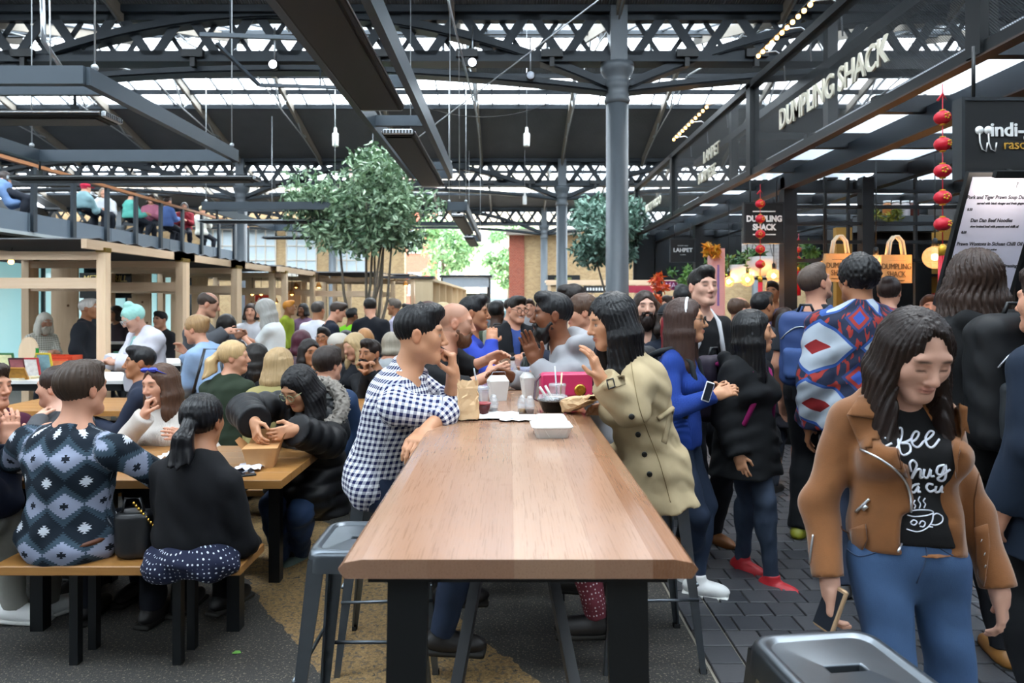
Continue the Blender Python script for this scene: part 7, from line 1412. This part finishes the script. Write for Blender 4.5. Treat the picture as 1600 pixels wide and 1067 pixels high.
# leaning menu board
a, b, c, d_ = W(1512, 276, 3.0), W(1600, 276, 3.0), W(1586, 470, 3.22), W(1480, 470, 3.22)
t = thing('menu_board', 'tilted menu board with printed dishes under the large black sign', 'sign', (a+b+c+d_)/4); ctr = t.location.copy(); ux = (b-a).normalized(); uy = (a-d_); hh = uy.length/2; ww = (b-a).length/2+.03; uy = (uy-ux*uy.dot(ux)).normalized(); un = ux.cross(uy); RM = Matrix((ux, uy, un)).transposed()
MB().box((0, 0, 0), (ww+.02, hh+.02, .012), RM).build('frame', M_BLACK, t); MB().box(RM @ Vector((0, 0, .0125)), (ww, hh, .002), RM).build('menu_sheet', mat('menu_paper', 'd8d8ea', .35), t); mi = mat('menu_ink', '30303a', .6)
MB().box(RM @ Vector((0, hh+.03, .1)), (ww*.8, .015, .012), RM).box(RM @ Vector((0, hh+.025, .05)), (.01, .008, .05), RM).build('picture_lamp', M_BLACK, t); ld = bpy.data.lights.new('menu_lamp_light', 'AREA'); ld.shape = 'RECTANGLE'; ld.size = ww*1.5; ld.size_y = .02; ld.energy = .2; ld.color = (1, .86, .74); lo = bpy.data.objects.new('menu_lamp_light', ld); link(lo, t); lo.matrix_local = Matrix.Translation(RM @ Vector((0, hh+.01, .11))) @ (RM @ Matrix.Rotation(math.radians(-55), 3, 'X')).to_4x4()
for tx, sz, y, xo in (('?', .03, .26, .05), ('Pork and Tiger Prawn Soup Dumplings', .021, .205, 0), ('served with black vinegar and fresh ginger', .013, .178, 0), ('8.50', .014, .15, -.13), ('Dan Dan Beef Noodles', .021, .1, -.02), ('slow braised beef with peanuts and chilli oil', .013, .072, 0), ('8.00', .014, .045, -.13), ('Prawn Wontons in Sichuan Chilli Oil', .021, -.01, 0), ('with garlic and spring onion', .013, -.036, -.03), ('7.50', .014, -.063, -.13), ('Vegan Dumplings in Chilli Garlic Dressing', .019, -.115, 0), ('with coriander and sesame', .013, -.14, -.03), ('7.00', .014, -.167, -.13)):
    o = text(tx, sz*1.12, mi, t, RM @ Vector((xo, y, .015)), RM, 'menu_line', extrude=.0004, sx=.85, offset=.0006)
def lantern_string(lab, px, y0, d, n, gap, r):
    p = W(px, y0, d); t = thing('lantern_string', lab, 'lantern', p, 0, 'red lantern strings'); z = -.12; MR = mat('red_silk_lantern', 'c8142c', .45, 0, .15, 30); MG = mat('gold_lantern_trim', 'd0a030', .35, .5)
    MB().tube([(0, 0, .08), (0, 0, z-gap*n)], .003, 6).build('cord', MR, t); MB().tube([(-.03, 0, -.02), (.0, 0, .02), (.03, 0, -.02), (0, 0, -.06), (-.03, 0, -.02)], .008, 6).build('knot', MR, t)
    for i in range(n):
        zz = z-gap*i; o = MB().sph((0, 0, zz), (r, r, r*.86), 14, 9).build('lantern', MR, t); MB().lathe([(r*.35, zz+r*.8), (r*.35, zz+r*.95), (.003, zz+r)], n=10).lathe([(r*.35, zz-r*.95), (r*.35, zz-r*.8)], n=10).build('gold_cap', MG, o)
        bk_ = MB()
        for k in range(5): th = -PI/2+.4*math.sin(i*2.)+.28*math.cos(k*1.26); bk_.sph((r*.98*math.cos(th), r*.98*math.sin(th), zz+.3*r*math.sin(k*1.26)), r*.14, 6, 4)
        bk_.build('gold_motif', MG, o)
    zz = z-gap*n+.02; MB().lathe([(.022, zz-.05), (.024, zz), (.008, zz+.02)], n=10).build('tassel_head', MG, t); ts = MB()
    for k in range(10): x, y = .017*math.cos(k*.63), .017*math.sin(k*.63); ts.tube([(x, y, zz-.05), (x*1.25, y*1.25, zz-.36)], .006, 5)
    ts.build('tassel', MR, t); return t
lantern_string('string of five red lanterns with long tassel before the black sign', 1473, 152, 4.05, 5, .158, .048)
lantern_string('string of red lanterns crossing the square black sign', 1188, 300, 7.0, 5, .155, .05)
lantern_string('short red lantern charm hanging inside the stall', 1248, 375, 8.6, 2, .12, .04)
def globe(lab, px, py, d, r=.075):
    p = W(px, py, d); t = thing('globe_bulb', lab, 'bulb', p, 0, 'globe filament bulbs'); MB().sph((0, 0, 0), r, 16, 10).build('glass', M_AMB, t); MB().tube([(0, 0, .03), (-.012, 0, -.02), (0, 0, -.03), (.012, 0, -.02), (0, 0, .03)], .006, 6).build('filament', mat('filament_glow', 'ffd890', .4, emit='ffc070', estr=14.), t); MB().lathe([(.02, r*.93), (.02, r+.06), (.006, r+.07)], n=12).build('socket', M_BLACK, t); MB().tube([(0, 0, r+.07), (0, 0, 2.85-p.z)], .005, 6).build('cord', M_BLACK, t)
    ld = bpy.data.lights.new('bulb_light', 'POINT'); ld.energy = 1.6; ld.color = (1, .62, .3); ld.shadow_soft_size = .03; lo = bpy.data.objects.new('bulb_light', ld); link(lo, t)
m_a, nt_, p_ = newmat('amber_bulb_glass'); nt_.nodes.remove(p_); a_ = nd(nt_, 'ShaderNodeBsdfTransparent'); a_.inputs[0].default_value = (1, .78, .5, 1); b_ = nd(nt_, 'ShaderNodeBsdfGlossy', Roughness=.05); e_ = nd(nt_, 'ShaderNodeEmission', Strength=.16); e_.inputs[0].default_value = (1, .5, .2, 1); x_ = nt_.nodes.new('ShaderNodeMixShader'); x_.inputs[0].default_value = .1; nt_.links.new(a_.outputs[0], x_.inputs[1]); nt_.links.new(b_.outputs[0], x_.inputs[2]); s_ = nt_.nodes.new('ShaderNodeAddShader'); nt_.links.new(x_.outputs[0], s_.inputs[0]); nt_.links.new(e_.outputs[0], s_.inputs[1]); nt_.links.new(s_.outputs[0], nt_.nodes['Material Output'].inputs[0]); M_AMB = m_a
for px, py, d, r, lab in ((1461, 402, 6.0, .1, 'glowing globe bulb beside the red tassel'), (1369, 412, 6.3, .085, 'glowing globe bulb between the two tote bags'), (1288, 420, 6.6, .08, 'glowing globe bulb above the greying man'), (1209, 431, 8.2, .085, 'glowing globe bulb near the stall post'), (1168, 437, 8.6, .085, 'glowing globe bulb under the second white pot'), (1139, 440, 8.8, .07, 'glowing globe bulb under the first white pot')): globe(lab, px, py, d, r)
def tote(lab, px, py, d):
    p = W(px, py, d); t = thing('tote_bag', lab, 'bag', p, 0, 'hanging tote bags'); k = d/FP; w, h = 25*k, 22*k; m = MB(); m.add([(-w*.92, 0, h), (w*.92, 0, h), (w*1.05, .03, -h), (-w*1.05, .03, -h), (-w*.92, .05, h), (w*.92, .05, h), (w*1.05, .1, -h), (-w*1.05, .1, -h)], [(3, 2, 1, 0), (4, 5, 6, 7), (0, 1, 5, 4), (1, 2, 6, 5), (2, 3, 7, 6), (3, 0, 4, 7)]); m.build('bag_body', mat('natural_jute', 'c89a66', .85, 0, .15, 30, .4, 160), t)
    for y in (0, .05): MB().tube([(-w*.5, y, h), (-w*.38, y, h+.12), (-w*.1, y, h+.17), (w*.1, y, h+.17), (w*.38, y, h+.12), (w*.5, y, h)], .011, 8).build('handle', mat('cream_webbing', 'e0d0b4', .8), t)
    R = Matrix(((1, 0, 0), (0, .11, -.99), (0, .99, .11))); text('DUMPLING', .075, mat('sepia_ink', '5a4028', .7), t, (0, .008, .02), FACING_CAM, sx=.72); text('SHACK', .075, MATS['sepia_ink'], t, (0, .012, -.05), FACING_CAM, sx=.72)
    MB().bb(-.08, .08, .006, .012, .075, .08).bb(-.08, .08, .018, .024, -.105, -.1).build('printed_rule', MATS['sepia_ink'], t); return t
tote('jute tote bag printed DUMPLING SHACK, nearer the red tassel', 1402, 420, 6.2); tote('jute tote bag printed DUMPLING SHACK, behind the pinned-up hair', 1314, 418, 6.5)
# plants
def leafy(name, lab, cat, c, rad, n, col, lsz, seed, trunk=None, dens=None, group=None, col2=None, hang=0):
    t = thing(name, lab, cat, c, 0, group); r = np.random.default_rng(seed); ml = leafmat(col, col2); vs = []; fs = []
    nb = dens or max(6, n//160); B = []
    for _ in range(nb):
        u = r.normal(size=3); u /= np.linalg.norm(u); q = np.array(rad)*u*(r.uniform(.25, 1.)**.5)*.85; B.append((q, r.uniform(.22, .42)))
    nz = lambda a: a/(np.linalg.norm(a, axis=1, keepdims=True)+1e-9)
    bi_ = np.arange(n) % nb; q = np.array([x[0] for x in B])[bi_]; sz = np.array([x[1] for x in B])[bi_][:, None]
    p = q+nz(r.normal(size=(n, 3)))*sz*min(rad)*(r.uniform(.3, 1, (n, 1))**.5)*np.array([1.1, 1.1, .8]); p[:, 2] -= hang*r.uniform(0, 1, n)**3
    d1 = nz(r.normal(size=(n, 3))+np.array([0, 0, -.25])); d2 = nz(np.cross(d1, r.normal(size=(n, 3)))); n3 = np.cross(d1, d2); L = lsz*r.uniform(.7, 1.3, (n, 1)); w = lsz*.22
    vs = np.stack([p, p+d1*L*.45+d2*w+n3*.1*L, p+d1*L, p+d1*L*.45-d2*w+n3*.1*L, p+d1*L*.5], 1).reshape(-1, 3).tolist(); k = np.arange(n)*5
    fs = np.stack([np.stack([k+a, k+b, k+4], 1) for a, b in ((0, 1), (1, 2), (2, 3), (3, 0))], 1).reshape(-1, 3).tolist()
    o = mobj('foliage', vs, fs, ml, t); tag(o, kind='stuff'); return t, B
def leafmat(col, col2):
    nm = 'leaf_%s_%s' % (col, col2)
    if nm in MATS: return MATS[nm]
    m, nt, p = newmat(nm); g = nt.nodes.new('ShaderNodeNewGeometry'); c = mixc(nt, g.outputs['Random Per Island'], col, col2 or col); nt.links.new(c, p.inputs['Base Color']); p.inputs['Roughness'].default_value = .4; p.inputs['Subsurface Weight'].default_value = 0
    MATS[nm] = m; return m
M_BARK = mat('grey_brown_bark', '6b6054', .8, 0, .25, 20, .4, 40)
c1 = W(573, 322, 11.3); t = thing('indoor_tree', 'broad-leaved indoor tree with many thin trunks beside the picnic tables', 'tree', (c1.x, c1.y, 0))
_t2, B = leafy('crown_tmp', 'x', 'x', (0, 0, 0), (1.32, 1.1, .92), 8200, '47694d', .13, 21, None, 60, None, 'a9c49f'); fo = _t2.children[0]; fo.parent = t; fo.location = (0, 0, c1.z); bpy.data.objects.remove(_t2); fo.name = 'crown'
for i in range(8):
    a = i*.8; b0 = V(.16*math.cos(a), .16*math.sin(a), .5); q, _s = B[(i*5) % len(B)]; e = V(q[0]*.75, q[1]*.75, c1.z+q[2]*.4); mid = b0*.45+e*.55+V(.06*math.sin(i*3), 0, -.25); MB().tube([b0, b0*.7+mid*.3+V(0, 0, .1), mid, e], [.035, .03, .024, .012], 7).build('trunk', M_BARK, t)
pl = thing('planter', 'dark square planter at the foot of the indoor tree', 'planter', (c1.x, c1.y, 0)); frustum(MB(), .38, .38, .42, .42, 0, .52, .1).build('tub', mat('dark_zinc_planter', '3a3e42', .5, .3), pl); MB().bb(-.38, .38, -.38, .38, .5, .525).build('soil', mat('soil', '3a2c20', .95), pl)
c2 = W(955, 362, 13.6); t = thing('indoor_tree', 'round-crowned indoor tree behind the iron column', 'tree', (c2.x, c2.y, 0)); _t2, B = leafy('crown_tmp', 'x', 'x', (0, 0, 0), (.98, .9, .78), 4600, '365a4a', .14, 33, None, 40, None, '8fb0a0'); fo = _t2.children[0]; fo.parent = t; fo.location = (0, 0, c2.z); bpy.data.objects.remove(_t2); fo.name = 'crown'
for i in range(5): q, _s = B[i*5]; MB().tube([V(.1*math.cos(i), .1*math.sin(i), .4), V(.12*math.cos(i*2), .1, 1.4), V(q[0]*.7, q[1]*.7, c2.z+q[2]*.4)], [.035, .028, .012], 7).build('trunk', M_BARK, t)
pl = thing('planter', 'dark planter under the round-crowned tree', 'planter', (c2.x, c2.y, 0)); frustum(MB(), .35, .35, .4, .4, 0, .45, .1).build('tub', MATS['dark_zinc_planter'], pl); MB().bb(-.35, .35, -.35, .35, .43, .455).build('soil', MATS['soil'], pl)
for px, py, d, lab, w in ((1157, 427, 8.9, 'rounded white hanging pot with trailing fern, left of its pair', .16), (1190, 415, 8.6, 'rounded white hanging pot with fern behind the red lanterns', .18)):
    p = W(px, py, d); t = thing('hanging_pot', lab, 'plant pot', p, 0, 'white hanging pots'); MB().lathe([(.02, -.13), (w*.75, -.12), (w, -.03), (w, .05), (w*.85, .11), (w*.75, .11), (w*.7, .05)], n=22).build('pot', mat('white_glazed_ceramic', 'e0dcd8', .35), t); MB().tube([(-w*.8, 0, .1), (0, 0, .75), (w*.8, 0, .1)], .004, 6).build('hanger_wire', M_BLACK, t)
    _t2, B = leafy('crown_tmp', 'x', 'x', (0, 0, 0), (w*1.3, w, .1), 260, '2f5a38', .09, int(px), None, 8, None, '6a9a58', .25); fo = _t2.children[0]; fo.parent = t; fo.location = (0, 0, .15); bpy.data.objects.remove(_t2); fo.name = 'fern'
for px, py, d, rad, n, lab, ca, cb in ((1128, 410, 9.2, (.22, .2, .25), 300, 'leafy plant hanging beside the pink column', '2a4a30', '5a8a48'), (1262, 415, 8.4, (.12, .12, .35), 260, 'climbing plant on the stall window', '2f5a30', '6a9a48'), (1385, 338, 8.9, (.35, .15, .08), 260, 'low plants along the shelf behind the panes', '2f5a38', 'b8b03a'), (1067, 432, 11.5, (.25, .2, .2), 240, 'leafy plant below the further black sign', '3a6a38', '7aa848')):
    p = W(px, py, d); leafy('potted_plant', lab, 'plant', p, rad, n, ca, .09, int(px), None, 7, 'stall plants', cb)
t, B = leafy('flower_garland', 'orange and yellow flower bunch on top of the pink column', 'flowers', W(1113, 386, 8.3), (.11, .1, .16), 260, 'd87a1a', .07, 5, None, 8, None, 'e0b83a')
t, B = leafy('flower_garland', 'red and orange flowers beside the further stall', 'flowers', W(1024, 455, 10.), (.18, .15, .3), 320, 'd83a1a', .09, 6, None, 8, None, 'e07a2a'); MB().tube([(0, 0, -.2), (0, 0, -t.location.z)], .02, 8).lathe([(.12, -t.location.z), (.12, -t.location.z+.03), (.02, -t.location.z+.05)], n=14).build('stand', M_BLACK, t)
t = thing('banner_column', 'tall pink banner column topped with orange flowers', 'banner', W(1119, 460, 8.4)-V(0, 0, 1.64)); frustum(MB(), .085, .085, .085, .085, 0, 2.2, .1).build('column', mat('pink_banner_fabric', 'e8a8a0', .6), t); MB().bb(-.012, .012, -.09, -.086, 1.5, 2.0).build('print', mat('violet_print', '8a6aa8', .6), t)
# shop counters, jars and shelves inside the right-hand stall
t = thing('stall_counter', 'dark counter of the dumpling stall behind the queue', 'counter', (3.5, 6.2, 0)); MB().bb(-.35, .35, -1.1, 1.1, 0, 1.0).build('front_panel', mat('dark_counter_panel', '26221f', .6), t); MB().bb(-.4, .4, -1.15, 1.15, 1.0, 1.05).build('counter_top', mat('warm_steel_top', '8a7a68', .3, .6), t)
t = thing('stall_counter', 'dark slatted display counter deeper in the stall', 'counter', (4.4, 9.2, 0)); MB().bb(-.9, 1.4, -.25, .25, 0, 1.15).build('front_panel', mat('dark_counter_panel', '26221f', .6), t); MB().bb(-.95, 1.45, -.3, .3, 1.15, 1.2).build('counter_top', mat('warm_steel_top', '8a7a68', .3, .6), t)
t = thing('wall_shelf', 'grey shelf trough with jars behind the panes', 'shelf', W(1398, 360, 9.0)); MB().bb(-.5, .55, -.12, .12, -.02, .18).build('trough', mat('grey_zinc_trough', '6a6e70', .4, .3), t); MB().bb(-.5, .55, .1, .12, -1.1, .2).build('back_support', M_BLACK, t)
for i, (px, c) in enumerate(((1386, 'a86a3a'), (1400, 'c9b8b0'), (1415, 'd0c8c8'), (1429, '6a3028'))):
    p = W(px, 330, 9.0); t = thing('storage_jar', ['glass jar of amber preserve on the shelf trough', 'glass jar with pale lid, second on the trough', 'tall glass jar, third on the trough', 'glass jar of dark chilli oil, last on the trough'][i], 'jar', (p.x, p.y, W(1398, 360, 9.0).z+.18), 0, 'storage jars'); MB().lathe([(.05, 0), (.055, .01), (.055, .15), (.04, .18)], n=14).build('jar_body', mat('jar_'+c, c, .2), t); MB().lathe([(.045, .18), (.045, .21), (0, .21)], n=14).build('jar_lid', mat('jar_lid_white', 'd8d8d8', .4), t)
t = thing('wood_shelf', 'ochre wooden shelf unit with red cups at the back of the stall', 'shelves', W(1430, 462, 9.4)-V(0, 0, 1.64)); MB().bb(-.5, .6, -.02, .02, 0, 2.2).build('back_board', mat('ochre_painted_wall', 'b98a3a', .7), t)
for z in (1.2, 1.55, 1.9): MB().bb(-.5, .6, -.25, 0, z, z+.03).build('shelf', M_BLACK, t)
for i in range(5): q = t.location+V(-.4+.2*i, -.12, 1.58); u = thing('red_cup', ['red cup at the start of the ochre shelf', 'second red cup on the ochre shelf', 'middle red cup on the ochre shelf', 'fourth red cup on the ochre shelf', 'red cup at the end of the ochre shelf'][i], 'cup', q, 0, 'red cups'); MB().lathe([(.035, 0), (.045, .09), (.04, .09), (.03, .01)], n=12).build('cup_body', mat('red_cup_paint', 'c83a2a', .5), u); MB().lathe([(.046, .085), (.048, .095), (.043, .095)], n=12).build('rim', mat('red_cup_paint', 'c83a2a', .5), u)
p = W(1085, 455, 12.); t = sign('pink neon-lit name board beyond the further stall', W(1052, 446, 12.), .35, .16, '8a1f5a', (('MAX', .13, 0, 0, {}),), 'f0d0e8')
# festoon bars over the mesh front
for (ya, yb, lab, n) in ((5.9, 7.13, 'bar of small warm bulbs on brackets above the mesh front', 11), (9.0, 10.8, 'bar of small warm bulbs further along above the mesh', 11)):
    t = thing('festoon_light', lab, 'light', (2.6, (ya+yb)/2, 4.15), 0, 'festoon bars'); h = (yb-ya)/2; MB().tube([(0, -h, 0), (0, h, 0)], .012, 8).build('bar', M_BLACK, t); bo = None
    for i in range(n):
        y = -h+2*h*i/(n-1)
        if bo is None: bo = MB().sph((0, 0, -.03), .022, 8, 6).build('bulb', M_GLOW, t); bo.location.y = y
        else: cp(bo, t, (0, y, 0))
    for y in (-h, 0, h): MB().tube([(0, y, 0), (.18, y, .02), (.26, y, -.03), (.28, y, -.3)], .008, 6).build('bracket', M_SILV, t)
# ---------------------------------------------------------------- street beyond the open end
M_STR = mat('pale_paving', 'b8b4ac', .8); tag(MB().bb(-12, 8, 29.5, 60, .0, .02).build('street', M_STR), kind='structure')
def building(lab, x, y, w, h, d, m, rows, cols, ww, wh):
    t = thing('building', lab, 'building', (x, y, 0)); MB().bb(-w/2, w/2, 0, d, 0, h).build('facade', m, t); wo = None
    for i in range(cols):
        for j in range(rows):
            q = (-w/2+w*(i+.5)/cols, 0, 1.2+(h-1.6)*(j+.3)/rows)
            if wo is None: wo = MB().bb(-ww/2, ww/2, -.05, .02, 0, wh).build('window', mat('far_window', '8a949c', .2), t); wf = MB().bb(-ww/2-.06, ww/2+.06, -.08, -.04, -.08, 0).bb(-.03, .03, -.07, -.04, 0, wh).build('window_frame', M_STONE, wo); wo.location = q
            else:
                o = cp(wo, t, q); cp(wf, o)
    MB().bb(-w/2-.1, w/2+.1, -.15, 0, h-.3, h).build('cornice', M_STONE, t); return t
building('pale cream office building across the street', -.6, 52., 9, 14, 6, mat('cream_render', 'ddd2b8', .8), 4, 4, 1.1, 1.7)
building('red brick building across the street behind the tree crown', -8.2, 46., 5.5, 13, 6, M_BRICKR, 4, 3, .9, 1.5)
building('pale grey building at the right of the street opening', 8.2, 55., 7, 13, 6, mat('grey_render', 'b9bcc0', .8), 4, 4, 1., 1.6)
for px, py, d, rad, n, lab, sd in ((690, 385, 34., (1.9, 1.5, 1.7), 2600, 'street tree in fresh leaf left of the opening', 61), (795, 395, 36., (1.5, 1.3, 2.0), 2400, 'street tree in fresh leaf beside the red brick pier', 62)):
    p = W(px, py, d); t = thing('street_tree', lab, 'tree', (p.x, p.y, 0), 0, 'street trees'); _t2, B = leafy('crown_tmp', 'x', 'x', (0, 0, 0), rad, n, '5a8a5c', .3, sd, None, 22, None, '9cc08a'); fo = _t2.children[0]; fo.parent = t; fo.location = (0, 0, p.z); bpy.data.objects.remove(_t2); fo.name = 'crown'
    MB().tube([(0, 0, 0), (.05, 0, p.z-1), (0, .1, p.z+.3)], [.14, .1, .05], 8).build('trunk', M_BARK, t)
t = thing('van', 'dark teal van parked in the street opening', 'van', W(775, 462, 40.)-V(0, 0, 1.92)); MB().box((0, 0, 1.05), (.9, 1.4, .75), None, .12).build('body', mat('teal_van_paint', '3a5a64', .3), t); MB().box((0, -1.4, 1.35), (.75, .02, .3)).build('windscreen', mat('far_window', '8a949c', .2), t)
for sx in (-1, 1): MB().lathe([(0, -.1), (.3, -.1), (.3, .1), (0, .1)], (sx*.8, -.9, .3), 14, False, Matrix.Rotation(PI/2, 3, 'Y')).build('wheel', M_BLACK, t)
print('TRIS', sum(len(m.polygons) for m in bpy.data.meshes), 'OBJS', len(bpy.data.objects))
